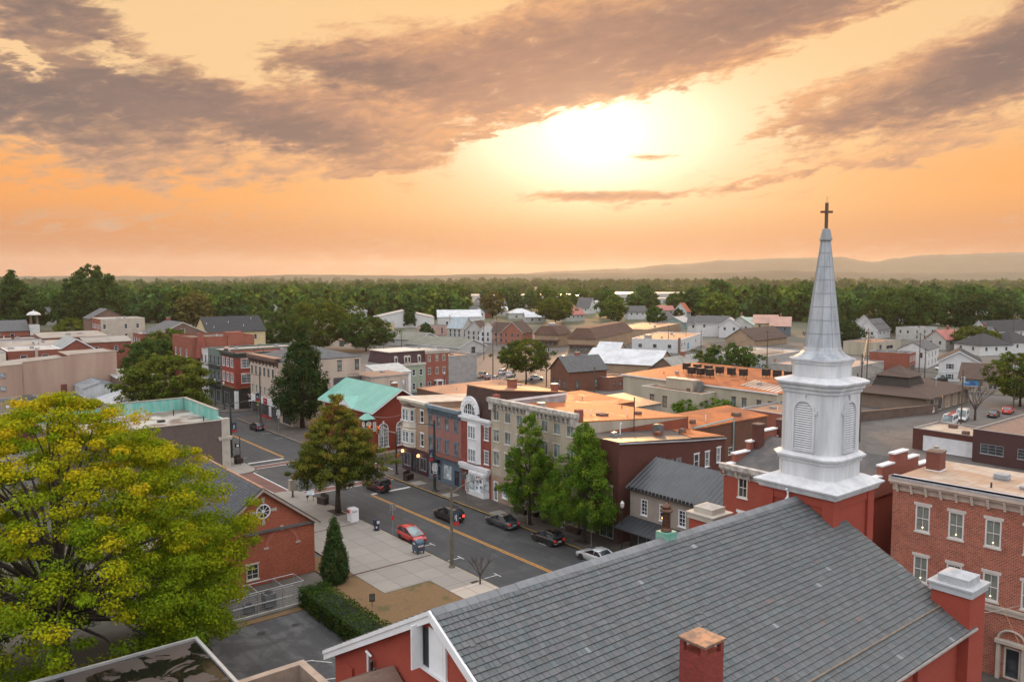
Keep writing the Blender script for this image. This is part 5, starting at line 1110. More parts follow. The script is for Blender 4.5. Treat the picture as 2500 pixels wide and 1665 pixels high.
    t = bld('red_corner_block', 'dark red brick corner block with white arched window heads and dark green cornice', 'building', 64.4, 179.5, 20, 9.2, 12.2, wall=vb, kind='flat', par=.3, roof=membrane('pink_roof', (.42, .24, .18), (.36, .2, .15), .5, 1.3), cop=redbrick, base=(4.6, plain('dark_shop', (.03, .03, .03), .6), 'LR'),
        wins=row('L', (7.6, 4.9, 2.2), 9.5, 1.7, 1.9, vs) + row('L', (7.6, 4.9, 2.2), 6.0, 1.7, 1.9, vs) + row('R', (2.6, 6.5), 9.4, 2.6, 2.0, vs) + row('R', (2.6, 6.5), 5.9, 2.6, 2.0, vs) + [('L', 6, .4, 3.6, 3, shopw), ('R', 4.2, .5, 2.4, 2.6, shopw)])
    gc = plain('green_cornice', (.035, .05, .042), .6, .3, 1); cornice(t, 'L', 9.2, 11.75, 1.3, .55, gc, 8, W=20, D=9.2); cornice(t, 'R', 20, 11.75, 1.2, .5, gc, 0)
    box_on(t, 'corner_entry', white, (-.25, -.25, .13, .5, .5, 4.2)); box_on(t, 'flower_box', plain('flowers', (.25, .07, .04), .9, .5, 6, c2=(.06, .12, .03)), (-.35, .6, 4.75, -.003, 8.8, 5.05), (1.2, -.35, 4.75, 4.0, -.003, 5.0))
    text(t, 'BINGO', .75, (4.0, -.06, 4.15), plain('dull_gold', (.16, .10, .07), .5))
    m = MB()
    for k in range(14): x = 2.5 + k * .25; m.add([(x, -.02, 3.4), (x + .13, -.02, 3.4), (x + .13, -1.0, 2.75), (x, -1.0, 2.75)], [(0, 3, 2, 1)], k % 2)
    m.build('striped_awning', [plain('awn_red', (.2, .03, .03), .7), bone], t)
    m = MB()
    for k in range(4): m.lathe([(.0, 0), (.3, .1), (.22, .45), (.32, .6), (.1, .8), (0, .95)], 8, 0, (.3, 7.4 - k * 1.0, 12.9 + (.25 if 0 < k < 3 else 0)))
    m.build('urn', plain('urn_red', (.4, .12, .1), .6, .5, 5, c2=(.6, .55, .5)), t); box_on(t, 'gable_crest', gc, (-.2, 3.6, 12.5, .3, 8.0, 13.1), (-.2, 5.0, 13.1, .3, 6.6, 13.5))
    gw = plain('sage_siding', (.12, .16, .145), .8, .2, 1)
    t = bld('balcony_house', 'sage green three storey house with iron balconies beside the red corner block', 'building', 64.4, 188.9, 20, 9, 12.6, wall=gw, kind='flat', par=.3, roof=whiteroof, cop=gw, wins=row('L', (7.4, 4.6, 1.8), 9.2, 1.2, 2.2, sG) + row('L', (7.4, 4.6, 1.8), 5.6, 1.2, 2.2, sG) + row('L', (7.0, 2.5), .5, 2.4, 2.6, shopw))
    for z in (8.8, 5.2, 4.0): box_on(t, 'balcony', black, (-1.1, .3, z, -.003, 8.7, z + .1), (-1.12, .3, z + .9, -1.06, 8.7, z + .96), *[(-1.12, .4 + k * .5, z + .1, -1.08, .44 + k * .5, z + .9) for k in range(17)])
    bld('white_front_house', 'narrow white fronted house beyond the balcony house', 'building', 64.4, 198, 18, 6, 12.2, wall=plain('white_wash', (.55, .54, .52), .8, .2, 1), kind='flat', par=.2, roof=whiteroof, wins=row('L', (4.4, 1.8), 9.3, 1, 1.7, sG) + row('L', (4.4, 1.8), 5.8, 1, 1.7, sG))
    t = bld('tall_red_house', 'tall weathered red brick house with buttress at the end of the row', 'building', 62.5, 204.4, 16, 16, 14.6, wall=redbrick, kind='flat', par=.4, roof=darkroof, cop=redbrick, wins=row('L', (13, 9, 4), 10, 1.1, 1.9, sW)); box_on(t, 'turret', redbrick, (9, -.3, 0, 13, 3, 16.0)); m = MB(); m.lathe([(1.4, 10), (.9, 14), (.5, 16)], 8, 0, (2, -.6, 0)); m.build('buttress', plain('red_spall', (.26, .07, .05), .9), t)
    t = bld('long_yellow_house', 'long pale yellow building with big dark shingle roof', 'building', 94.3, 290, 21.4, 14, 10.4, wall=plain('pale_yellow', (.56, .44, .25), .8, .15, .6), kind='gx', rise=5.2, ov=.4, roof=dkshingle, wins=row('R', (2.6, 6.2, 9.7, 13.6, 17.6), 7.4, .95, 1.7, sG) + [('R', 11.4, 6.6, 1.2, 2.2, style(redpaint, plain('red_door', (.16, .04, .03), .6), 1, 1, .1, None, 0, door=True))])
    m = MB()
    for x, z in ((3, .25), (9, .55), (14, .3), (18, .75), (1, .5)): m.tube([(x, 14 / 2 * z, 10.5 + 5.2 * z), (x, 7 * z, 11.2 + 5.2 * z)], .1, 6)
    m.build('vent_stack', white, t)
    t = bld('brown_gable_house', 'dark brown brick building with broad gable and small attic window', 'building', 72.0, 270, 16, 18, 11.6, wall=brnbrick, kind='gy', rise=3.8, ov=.2, roof=greyshingle, trim=bone, wins=[('R', 8, 11.9, 1.3, 1.5, style(white, glass, 2, 3, .1, None, .08))]); chimney(t, 8, 16, 14.8, 1.2, 1, 1.6)
    # mansard pair by the railway lot
    pg = plain('pale_green', (.30, .34, .26), .8, .15, .8)
    t = bld('mansard_house', 'pale green house with purple slate mansard and arched dormers', 'building', 102.4, 176.2, 11.0, 11, 7.6, wall=pg, kind='flat', par=0, ov=0, roof=whiteroof, wins=row('R', (5.0, 7.4, 9.6), 4.6, .95, 1.6, sW) + row('R', (5.0, 7.4, 9.6), .9, .95, 1.7, sW) + row('R', (1.4, 2.4), 1.2, .7, 1.5, sW))
    m = MB(); m.loft([[(0, 0, 7.75), (11, 0, 7.75), (11, 11, 7.75), (0, 11, 7.75)], [(.6, .8, 11), (11, .8, 11), (11, 10.4, 11), (.6, 10.4, 11)]]); m.build('mansard', brick('purple_slate', (.085, .045, .05), (.065, .036, .042), (.03, .02, .022), .3, .18), t); box_on(t, 'eave_cornice', bone, (-.3, -.35, 7.5, 11, -.003, 7.85), (-.1, -.2, 7.2, 11, -.003, 7.5), (.3, .5, 10.9, 11.1, 10.6, 11.1))
    for u in (2.2, 5.1, 6.1, 9.2):
        m = MB(); m.loft([[(u - .45, y, 8.0), (u + .45, y, 8.0), (u + .45, y, 9.6), (u + .2, y, 9.95), (u - .2, y, 9.95), (u - .45, y, 9.6)] for y in (.05, .9)]); dm = m.build('dormer', bone, t); box_on(dm, 'pane', glass, (u - .28, .02, 8.2, u + .28, .06, 9.5))
    t = bld('brick_annex_house', 'narrow red brick three storey house with white porch and dentil cornice', 'building', 113.4, 176.2, 7.2, 12, 10.6, wall=brick('house_red', (.30, .07, .045), (.24, .055, .036), (.26, .14, .11)), kind='flat', par=.3, roof=whiteroof, wins=row('R', (1.2, 3.6, 5.8), 8.0, .85, 1.4, sB) + row('R', (1.2, 3.6, 5.8), 4.6, .85, 1.6, sB) + row('R', (1.2, 5.8), .9, .85, 1.7, sW) + [('R', 3.6, .1, 1.1, 2.3, style(white, glass, 1, 2, .1, None, 0, door=True))]); cornice(t, 'R', 7.2, 10.0, .95, .4, bone, 12); box_on(t, 'porch', white, (2.6, -1.5, 2.7, 4.7, -.003, 3.0), (2.65, -1.4, 0, 2.9, -1.15, 2.7), (4.4, -1.4, 0, 4.65, -1.15, 2.7))
    bld('grey_block_store', 'windowless grey block building beside the narrow red brick house', 'building', 120.7, 176.2, 9.5, 12, 8.6, wall=plain('grey_cement', (.33, .31, .30), .85, .2, .7), kind='flat', par=.3, roof=gold2, face2=('L', tanbrick), wins=[('R', 1.0, .1, 1.0, 2.2, style(greytrim, greytrim, 1, 1, .1, None, 0, door=True))])
    bld('white_shed_row', 'low white outbuilding with rippled tin roof behind the pink wing', 'building', 93, 165, 9, 6, 7.2, wall=white, kind='sx', rise=1.6, ov=.2, roof=plain('dirty_white_roof', (.45, .44, .42), .6, .35, 1.5), wins=[('R', 3, 4, 1.2, 1.2, sG)])
    bld('orange_flat_roof', 'low building with rusty orange flat roof behind the green roof bank', 'building', 98, 140, 24, 16, 4.2, wall=brnbrick, kind='sx', rise=.3, ov=.1, roof=membrane('orange_roof', (.40, .17, .09), (.26, .13, .08), .5, 1.2))
beyond()
paleroof = membrane('pale_tar_roof', (.30, .27, .24), (.24, .20, .17), .6, 1.2, .25, .3)
def left_block():
    tanw = plain('stained_stucco', (.42, .29, .22), .85, .2, .25, c2=(.34, .22, .17), bump=.2, streak=True)
    t = thing('tan_windowless_block', 'long tan stucco wall building with rust stains and stepped top', 'building', (10, 196, 0)); m = MB(); pts = [(0, 0), (33.4, 0), (33.4, 13.5), (23.9, 13.2), (23.9, 12.7), (15, 12.1), (15, 11.7), (0, 11.0)]
    m.poly([(x, 0, z) for x, z in pts]); m.poly([(33.4, 0, 0), (33.4, 14, 0), (33.4, 14, 13.2), (33.4, 0, 13.5)]); m.poly([(0, 0, 11.0), (0, 0, 0), (0, 14, 0), (0, 14, 10.7)]); m.build('wall', tanw, t)
    m = MB(); m.poly([(0, .3, 10.6), (23.9, .3, 12.1), (23.9, 14, 12.1), (0, 14, 10.6)]); m.poly([(23.9, .3, 12.9), (33.4, .3, 13.1), (33.4, 14, 13.1), (23.9, 14, 12.9)]); m.build('roof', paleroof, t)
    m = MB()
    for (x0, z0), (x1, z1) in (((0, 11.0), (15, 11.7)), ((15, 12.1), (23.9, 12.7)), ((23.9, 13.2), (33.4, 13.5))): m.add([(x0, -.08, z0), (x1, -.08, z1), (x1, .3, z1), (x0, .3, z0), (x0, -.08, z0 + .12), (x1, -.08, z1 + .12), (x1, .3, z1 + .12), (x0, .3, z0 + .12)], [(4, 5, 6, 7), (0, 1, 5, 4), (2, 3, 7, 6)])
    m.build('coping', stone, t)
    for x, z, w, h in ((11.4, 9.2, .9, .85), (11.3, 6.4, .9, .85), (25.2, 5.6, 1.3, .7), (13, 3.2, 1.5, .5)): fm, pm, em = winmesh(w, h, style(greytrim, glassl, 2, 2, .06, .08, .08)); o = put('window', fm, t, (x, -.1, z)); put('pane', pm, o)
    box_on(t, 'door', plain('rust_door', (.17, .045, .03), .6), (22.0, -.08, 4.3, 23.2, -.003, 6.8)); box_on(t, 'wall_seam', plain('seam_tan', (.30, .2, .15), .9), (14.9, -.05, 0, 15.1, -.003, 11.6))
    acunit('wide grey rooftop unit on the dark low roof before the tan wall', 23.8, 182, 5.4, 2.6, 1.3)
    t = bld('dark_low_store', 'low dark roofed store in front of the tan wall', 'building', 8, 168, 26, 22, 5.2, wall=dkbrick, kind='flat', par=.3, roof=darkroof)
    for k in range(4): ventpipe('white ridge strip vent on the dark low roof', 20 + k * 3.2, 178 - k * 2, 5.2, .4, white, .3, False, 'vents on the dark low roof')
    wb = plain('white_board', (.52, .52, .53), .7, .25, 1, streak=True)
    bld('white_clapboard_shed', 'white clapboard shed with pale tin roof below the tan wall', 'building', 34.5, 186, 7, 9, 6.6, wall=wb, kind='gy', rise=1.2, ov=.2, roof=tinroof, seam=.5, wins=row('L', (2, 4, 6), 2.5, .8, 1.2, sG))
    bld('white_lean_shed', 'lower white lean-to shed with sloping tin roof', 'building', 36.5, 172.5, 5.5, 12, 4.6, wall=wb, kind='sy', rise=1.6, ov=.15, roof=tinroof, wins=row('L', (2, 4.5, 7), 1.6, .9, 1.4, sG))
    t = bld('grey_tin_store', 'brick store with long grey tin roof and brick chimney block beside the white sheds', 'building', 42, 178, 8, 20, 7.4, wall=brnbrick, kind='sx', rise=.8, ov=.25, roof=tinroof, wins=row('L', (2, 5, 8), 3.5, .8, 2.0, sW)); chimney(t, 1.5, 16, 7.6, 1.4, 1.2, 1.8, stone, stone)
    bld('tin_hall', 'grey ribbed tin hall roof under the round yellow tree', 'building', 37.5, 150.5, 6, 18, 4.0, wall=wb, kind='gy', rise=1.5, ov=.2, roof=tinroof, seam=.5)
    # jumble of red brick rows
    t = bld('red_row_house', 'red brick row with white trimmed windows and pale flat roof left of the tan wall', 'building', 25.0, 218, 11, 12, 12.6, wall=redbrick, kind='flat', par=.2, roof=whiteroof, cop=white, wins=row('R', (3.2, 7.6), 10.4, 1.4, 1.3, sW)); box_on(t, 'pilaster', stone, (5.5, -.25, 0, 6.1, -.003, 13.4))
    bld('cream_dormer_house', 'cream house end with small white bay beside the red brick row', 'building', 15, 217, 9.5, 10, 12.4, wall=cream, kind='flat', par=.2, roof=whiteroof, wins=[('R', 7, 9.7, 1.1, 1.3, sW)])
    bld('grey_gable_house', 'red brick gable house with blue grey metal roof behind the tan wall', 'building', 36.3, 226, 9, 13, 11.6, wall=redbrick, kind='gy', rise=2.9, ov=.3, roof=plain('blue_grey_metal', (.22, .27, .29), .45, .2, .5), trim=white, wins=[('R', 5, 10.4, 1.1, 1.0, sW)])
    bld('flat_red_store', 'wide low red brick store with worn tan roof', 'building', 24, 236, 20, 12, 12.2, wall=redbrick, kind='sx', rise=.7, ov=.15, roof=paleroof, wins=row('R', (2, 6), 10.6, 1, 1, sW))
    bld('white_front_store', 'white fronted store with square windows and brown roof', 'building', 22, 252, 15, 13, 13.0, wall=wb, kind='flat', par=.3, roof=paleroof, cop=dkbrick, wins=row('R', (3, 7, 10), 10.8, 1.2, 1.3, sG))
    bld('long_brown_roof_row', 'long red brick row with shallow brown roof behind the white fronted store', 'building', 38, 258, 17, 14, 12.8, wall=redbrick, kind='sx', rise=.8, ov=.2, roof=paleroof)
    bld('brick_back_house', 'brick back house with shallow grey roof beside the long brown row', 'building', 46, 244, 12, 10, 12.0, wall=redbrick, kind='gx', rise=1.2, ov=.2, roof=paleroof, wins=row('R', (3, 8), 9.5, 1, 1.4, sW))
    t = bld('cupola_church', 'brick church with long grey roof at the far left', 'church', 22, 326, 22, 13, 11.4, wall=redbrick, kind='gx', rise=3.4, ov=.3, roof=greyshingle, wins=row('R', (13, 17), 8.5, 1.2, 2, sW))
    m = MB(); m.box(22.4, -.5, 0, 25.4, 2.5, 13.4); tw = m.build('tower', plain('tower_white', (.56, .55, .54), .8, .2, 1), t); m = MB()
    for x in (22.7, 24.6):
        for y in (-.2, 1.7): m.box(x, y, 13.4, x + .5, y + .5, 16.7)
    m.build('cupola_posts', brnbrick, tw); m = MB(); m.lathe([(2.2, 16.7), (2.25, 16.9), (1.9, 17.4), (1.1, 17.9), (.2, 18.15), (.08, 18.6)], 12, 0, (23.9, 1, 0)); m.build('dome', plain('dome_white', (.6, .58, .56), .6), tw)
    t = bld('pale_three_storey', 'large pale beige three storey building with red brick front and blue shop window', 'building', 61.8, 300, 14.2, 13, 15.4, wall=plain('pale_beige', (.46, .40, .33), .85, .15, .6), kind='flat', par=.4, roof=whiteroof, face2=('L', redbrick), cop=bone, wins=row('R', (1.2, 8.0, 11.8), 12.4, 1, 1.6, sW) + row('R', (1.2, 8.0), 9.0, 1, 1.6, sW) + row('L', lin(0, 13, 6), 12.4, .9, 1.6, sW) + row('L', lin(0, 13, 6), 9, .9, 1.6, sW)); box_on(t, 'shop_window', plain('blue_glass', (.03, .16, .24), .3), (.7, -.1, 5.8, 3.6, -.003, 7.6))
    bld('gable_behind_beige', 'dark gabled house with grey roof behind the pale three storey building', 'building', 63, 322, 12, 12, 15, wall=brnbrick, kind='gy', rise=3.4, ov=.3, roof=greyshingle)
    bld('red_porch_rows', 'short row of red brick fronts with white windows right of the pale building', 'building', 70, 282, 9, 10, 11.2, wall=redbrick, kind='flat', par=.2, roof=whiteroof, face2=('L', redbrick), wins=row('L', (2, 5, 8), 8.4, 1, 1.6, sW) + row('R', (2, 5), 8.4, 1, 1.6, sW))
    bld('white_curved_shed', 'pale shed with broad curved tin roof before the dark yellow house', 'building', 66, 232, 17, 22, 8.0, wall=stone, kind='gy', rise=1.8, ov=.2, roof=tinroof)
left_block()
# ------------------------------------------------------------------ middle distance and right side
def at(k, x, y, z=0.0):
    """photo detail crops -> world"""
    o = dict(A=(0, 620), B=(480, 660), C=(960, 660), D=(1440, 660), E=(1860, 660))[k] if k != 'p' else (2000, 860); s = 4.71 if k == 'p' else 3.68
    return G(o[0] + x / s, o[1] + y / s, z)
dust = plain('pale_grey_siding', (.44, .43, .41), .8, .15, .6); tan2 = plain('tan_siding', (.34, .235, .155), .8, .2, .4); beigew = plain('long_beige_wall', (.40, .355, .275), .85, .2, .3, streak=True)
whites = plain('white_siding', (.56, .56, .56), .7, .12, 1); greys = plain('blue_grey_siding', (.10, .125, .15), .7, .15, 1); yel = plain('butter_siding', (.50, .40, .24), .75, .15, 1)
def mid():
    # long beige works with roof fans
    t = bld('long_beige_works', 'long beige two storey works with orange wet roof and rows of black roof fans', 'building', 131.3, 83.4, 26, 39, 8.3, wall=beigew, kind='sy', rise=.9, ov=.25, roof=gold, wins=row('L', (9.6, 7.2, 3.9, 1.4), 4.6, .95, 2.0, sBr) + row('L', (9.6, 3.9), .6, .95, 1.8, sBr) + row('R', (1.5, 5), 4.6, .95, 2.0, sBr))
    box_on(t, 'fascia', white, (-.35, -.3, 8.2, -.25, 39.3, 8.42))
    m = MB()
    for k in range(9):
        m.poly([(.5 + k * .4, .5 + k * 1.2, 8.50 + k * .014), (7 + k * .5, 2 + k * 1.2, 8.72 + k * .018), (7 + k * .5, 2.7 + k * 1.2, 8.72 + k * .018), (.5 + k * .4, 1.2 + k * 1.2, 8.50 + k * .014)])
    m.build('roof_patch', whiteroof, t)
    bld('beige_works_annex', 'flat roofed beige annex with boarded windows in front of the long works', 'building', 126.6, 97.2, 4.7, 15.5, 6.9, wall=beigew, kind='flat', par=.25, roof=gold2, cop=bone, wins=row('L', (12.6, 9.2), 3.6, 1.1, 2.0, style(plain('brown_trim2', (.10, .06, .045), .7), plain('boarded', (.25, .2, .15), .8), 1, 2, .06, .2, .07)) + [('R', 1.6, 3.6, .9, 2.0, sBr)])
    m = MB(); m.box(-1.2, -3.5, 0, 1.2, 3.5, 2.1); m.box(-1.3, -3.6, 2.1, 1.3, 3.6, 2.2, 1); o = m.build('roof_hut', [beigew, whiteroof]); o.location = (130.6, 105, 7.0); tag(o, 'pale box hut on the beige annex roof', 'roof hut')
    acunit('tall grey unit on brick curb on the beige annex roof', 130.0, 100.2, 6.9, 1.0, 2.2)
    fan = None
    spots = [(143, 114 - k * 3.0) for k in range(6)] + [(138.5, 109 - k * 2.4) for k in range(3)] + [(146, 95.5 - k * 2.6) for k in range(5)]
    for i, (x, y) in enumerate(spots):
        lab = 'black square roof fan in the back row on the long works roof' if i < 6 else 'lower black roof fan in the short front row on the works roof' if i < 9 else 'black roof fan in the row nearest the steeple on the works roof'
        gp = 'roof fans back row' if i < 6 else 'roof fans front row' if i < 9 else 'roof fans by steeple'
        z = 8.55 + (x - 131) * .035
        if fan is None:
            fan = thing('roof_fan', lab, 'roof fan', (x, y, z), 0, gp); m = MB(); m.box(-.65, -.65, .45, .65, .65, 1.75); m.box(-.72, -.72, 1.75, .72, .72, 1.85); m.build('housing', plain('fan_black', (.015, .013, .013), .5), fan); m = MB()
            for a in (-.5, .5):
                for b in (-.5, .5): m.tube([(a, b, 0), (a, b, .45)], .05, 5)
            m.build('legs', black, fan)
        else: copytree(fan, None, (x, y, z), None, lab, gp)
    # brick station house, barns, commercial
    t = bld('gable_brick_house', 'old brown brick house with steep grey roof and tall windows by the parking lot', 'building', 141.7, 151.5, 12.5, 8.5, 5.6, rot=-8, wall=brick('old_brown_brick', (.20, .075, .045), (.15, .055, .035), (.14, .08, .06)), kind='gx', rise=3.4, ov=.45, roof=greyshingle, wins=row('L', (6.6, 4.2, 1.9), 4.6, .9, 2.2, sBr) + row('L', (6.6, 4.2, 1.9), .9, .9, 2.2, sBr) + row('R', (3, 9), 1.0, .9, 2.0, sBr)); chimney(t, 6, 4.5, 8.6, 1.3, .8, 1.3)
    bld('small_brick_shed', 'small square brick shed with glowing flat roof behind the brown brick house', 'building', *at('C', 1935, 1085), 6.5, 5, 3.4, wall=brick('shed_brick', (.24, .09, .06), (.19, .07, .045), (.16, .1, .08)), kind='flat', par=.2, roof=gold, wins=row('R', (2, 4.5), 1.2, 1, 1, sBr))
    bld('tall_tan_barn', 'tall tan board barn end with white metal roof', 'building', *at('C', 2010, 912), 10, 7.5, 5.8, rot=24, wall=tan2, kind='gy', rise=3.2, ov=.4, roof=tinroof)
    bld('long_tan_barn', 'long tan board barn with broad white metal roof', 'building', 180.4, 154.7, 17, 23, 4.2, rot=24, wall=tan2, kind='gy', rise=3.6, ov=.5, roof=tinroof, wins=row('R', (6, 12), .4, 1.2, 2.2, sBr))
    t = bld('low_shingle_house', 'low brick house with pale weathered shingle roof behind the works', 'building', 170, 138, 18, 10, 4.4, rot=8, wall=brnbrick, kind='gx', rise=3.6, ov=.4, roof=plain('pale_shingle', (.27, .26, .235), .8, .3, .5)); chimney(t, 10, 5, 7.4, 1.2, .9, 1.7); chimney(t, 16.5, 3, 6, 1.0, 1.0, 2.6)
    ms = plain('rust_brown_shingle', (.095, .05, .035), .9, .25, .4, bump=.3)
    t = bld('mansard_furniture_hall', 'big tan commercial hall with deep brown shingled mansard', 'building', *at('C', 1815, 745), 55, 11.5, 5.8, rot=27, wall=tan2, kind='flat', par=0, ov=0, roof=ms, wins=row('L', lin(.5, 11, 5), .5, 1.6, 2.0, sBr)); m = MB()
    m.loft([[(-.6, -.6, 5.7), (55.6, -.6, 5.7), (55.6, 12.1, 5.7), (-.6, 12.1, 5.7)], [(2, 3.4, 9.8), (53, 3.4, 9.8), (53, 8.6, 9.8), (2, 8.6, 9.8)]]); m.build('mansard', ms, t); box_on(t, 'entrance_canopy', ms, (-2, 0, 2.8, -.003, 11, 3.3))
    t = bld('mansard_hall_wing', 'smaller tan wing with brown shingled mansard left of the big hall', 'building', *at('C', 1480, 690), 16, 11, 5.2, rot=27, wall=tan2, kind='flat', par=0, ov=0, roof=ms, wins=row('L', lin(.5, 10.5, 5), .6, 1.4, 1.8, sBr)); m = MB()
    m.loft([[(-.6, -.6, 5.3), (16.6, -.6, 5.3), (16.6, 11.6, 5.3), (-.6, 11.6, 5.3)], [(1.5, 3, 9), (14.5, 3, 9), (14.5, 8.4, 9), (1.5, 8.4, 9)]]); m.build('mansard', ms, t); box_on(t, 'entrance_canopy', ms, (-2.5, -1, 2.6, -.003, 11, 3.1)); box_on(t, 'penthouse', greytrim, (6, 4, 9, 9, 7, 10))
    bld('flat_tan_store', 'long flat tan store with bright roof behind the white flat warehouse', 'building', *at('D', 520, 620), 60, 22, 4.6, rot=24, wall=tan2, kind='flat', par=.2, roof=gold2)
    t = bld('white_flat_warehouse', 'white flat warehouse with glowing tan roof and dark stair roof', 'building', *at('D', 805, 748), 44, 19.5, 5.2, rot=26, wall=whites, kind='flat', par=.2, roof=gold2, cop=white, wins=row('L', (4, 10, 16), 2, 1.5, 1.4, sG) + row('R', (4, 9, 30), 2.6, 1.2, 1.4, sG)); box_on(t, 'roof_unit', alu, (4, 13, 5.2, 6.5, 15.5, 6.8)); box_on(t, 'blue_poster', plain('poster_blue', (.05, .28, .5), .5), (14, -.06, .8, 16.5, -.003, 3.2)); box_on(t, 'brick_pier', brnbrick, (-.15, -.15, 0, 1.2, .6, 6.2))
    bld('brown_long_roof_hall', 'long low hall with plain brown shingle roof behind the steeple', 'building', *at('D', 1480, 690), 30, 14, 3.0, rot=6, wall=tan2, kind='gx', rise=4.6, ov=.5, roof=brnroof)
    t = bld('grey_repair_shop', 'grey block repair shop with metal roof panels, small dark awning and garage door', 'building', *at('D', 1600, 930), 30, 22, 5.2, rot=8, wall=plain('grey_block2', (.36, .35, .33), .85, .15, .5), kind='flat', par=.3, roof=whiteroof, wins=[('L', 4, .2, 3.4, 3.0, style(white, glassb, 1, 4, .1, None, 0, door=True)), ('R', 4.5, .1, 1.2, 2.3, sBr)]); box_on(t, 'awning', black, (3, -1.2, 2.5, 6.4, -.003, 3.2)); box_on(t, 'orange_sign', plain('orange_sign', (.45, .2, .08), .5), (4, -.08, 3.5, 5.6, -.003, 4.4))
    m = MB()
    for k in range(5): m.poly([(1 + k * 4, 3, 5.75), (4 + k * 4, 3, 5.75), (4 + k * 4, 9, 6.3), (1 + k * 4, 9, 6.3)])
    m.build('roof_panel', plain('panel_grey', (.2, .2, .2), .3), t)
    bld('long_flat_depot', 'long low depot with broad pale pink flat roof right of the steeple', 'building', 214, 115, 30, 22, 4.0, rot=6, wall=plain('depot_grey', (.33, .31, .29), .85), kind='flat', par=.2, roof=membrane('pink_flat', (.42, .29, .22), (.36, .25, .2), .5, 1.3), wins=[('R', 10, .1, 1, 2.2, sG)])
    bld('sand_flat_shop', 'sand coloured flat shop with cluttered roof deck behind the pale depot', 'building', *at('E', 1000, 770), 24, 12, 4.8, rot=2, wall=beigew, kind='flat', par=.2, roof=gold2, wins=[('R', 6, 2, 2, 2, sG), ('R', 14, 2, 6, 1.4, shopw)])
    bld('brick_corner_store', 'brick corner store with tall white windows and open ground floor', 'building', *at('E', 1320, 920), 8.5, 12, 5.8, rot=12, wall=redbrick, kind='flat', par=.3, roof=darkroof, wins=row('R', (1.2, 3.2, 5.3, 7.3), 3.4, .9, 1.7, sW) + [('R', 4.2, .1, 6, 2.2, shopw)])
    bld('white_end_house', 'white gabled house end with tall windows beside the brick corner store', 'building', *at('E', 1480, 880), 18, 9, 6.0, rot=12, wall=whites, kind='gx', rise=2.4, ov=.3, roof=greyshingle, wins=row('L', (1.8, 4.5, 7.2), 3.4, .9, 1.7, sG) + row('R', (3, 8, 13), 3.4, .9, 1.6, sG) + row('R', (3, 8, 13), .8, .9, 1.6, sG))
    # fire-house like brick building with cupola roof
    t = bld('cupola_garage', 'tan brick garage with wide brown hipped roof and dark square lantern on top', 'building', 181, 78.0, 26, 17, 3.6, rot=3, wall=brick('garage_tan', (.27, .20, .155), (.2, .145, .11), (.2, .165, .14), .25, .08), kind='hip', rise=2.2, ov=1.1, roof=brnroof, wins=[('R', 3.5, .1, 2.6, 2.8, style(bone, black, 1, 1, .1, None, 0, door=True)), ('R', 8.2, .1, 2.6, 2.8, style(bone, glass, 1, 1, .1, None, 0, door=True)), ('R', 12.8, .1, 2.6, 2.7, style(bone, tan2, 1, 4, .1, None, 0, door=True)), ('R', 17.4, .1, 2.6, 2.7, style(bone, tan2, 1, 4, .1, None, 0, door=True)), ('R', 22, .1, 2.6, 2.7, style(bone, tan2, 1, 4, .1, None, 0, door=True))])
    m = MB(); m.loft([[(4, 5, 4.2), (13, 5, 4.2), (13, 14, 4.2), (4, 14, 4.2)], [(5.0, 6, 7.2), (12, 6, 7.2), (12, 13, 7.2), (5, 13, 7.2)]]); ln = m.build('lantern_base', plain('lantern_dark', (.022, .016, .013), .7), t); m = MB(); m.add([(4.4, 5.4, 7.1), (12.6, 5.4, 7.1), (12.6, 13.6, 7.1), (4.4, 13.6, 7.1), (8.5, 9.5, 9.4)], [(0, 1, 4), (1, 2, 4), (2, 3, 4), (3, 0, 4), (3, 2, 1, 0)]); m.build('lantern_roof', brnroof, ln)
    m = MB(); m.tube([(0, 0, 0), (0, 0, 2.0)], .18, 8); m.lathe([(.26, 2.0), (.26, 2.2), (.05, 2.4)], 8); o = m.build('flue', alu, t); o.location = (13.5, 3.0, 4.3); lantern(t, 8.2, -.4, 3.0, .3)
    t = bld('garage_shed', 'flat garage with wide white roller door and pale edged roof', 'building', 142.0, 52.6, 10, 10.6, 3.4, wall=dkbrick, kind='flat', par=.25, roof=membrane('garage_roof', (.32, .2, .14), (.45, .38, .3), .5, 1.2), cop=alu, wins=[('L', 4.7, .05, 8.2, 2.6, style(white, white, 1, 6, .1, None, 0, door=True))])
    bld('purple_brick_store', 'long dark purple brick store with gravel roof and steel windows', 'building', 139.5, 20, 30, 32.5, 5.2, wall=brick('purple_brick', (.085, .035, .035), (.065, .026, .027), (.06, .04, .04), wear=.2), kind='flat', par=.15, roof=plain('gravel_roof', (.22, .14, .105), .9, .4, 1.5, c2=(.15, .10, .08), bump=.5), cop=alu, wins=row('L', (29.6, 24.2, 18.8, 13), 1.6, 3.4, 1.6, style(greytrim, glass, 3, 3, .06, None, .08)))
    bld('brick_yard_shop', 'red brick yard shop with small white windows behind the steeple', 'building', 120, 75.5, 11, 8, 6.6, wall=redbrick, kind='flat', par=.2, roof=gold2, wins=[('R', 8.2, 2.0, 1.2, .8, sW), ('R', 9.8, 2.0, .9, .8, sW)])
    t = bld('white_lean_office', 'small white office with porch and tan roof beside the brick yard shop', 'building', 131.2, 75, 8, 6, 3.4, wall=whites, kind='flat', par=.1, roof=gold2); box_on(t, 'porch_roof', dkshingle, (1.5, -2.6, 2.5, 6.5, -.003, 2.75)); box_on(t, 'porch_post', white, (1.6, -2.5, 0, 1.75, -2.35, 2.5), (6.2, -2.5, 0, 6.35, -2.35, 2.5))
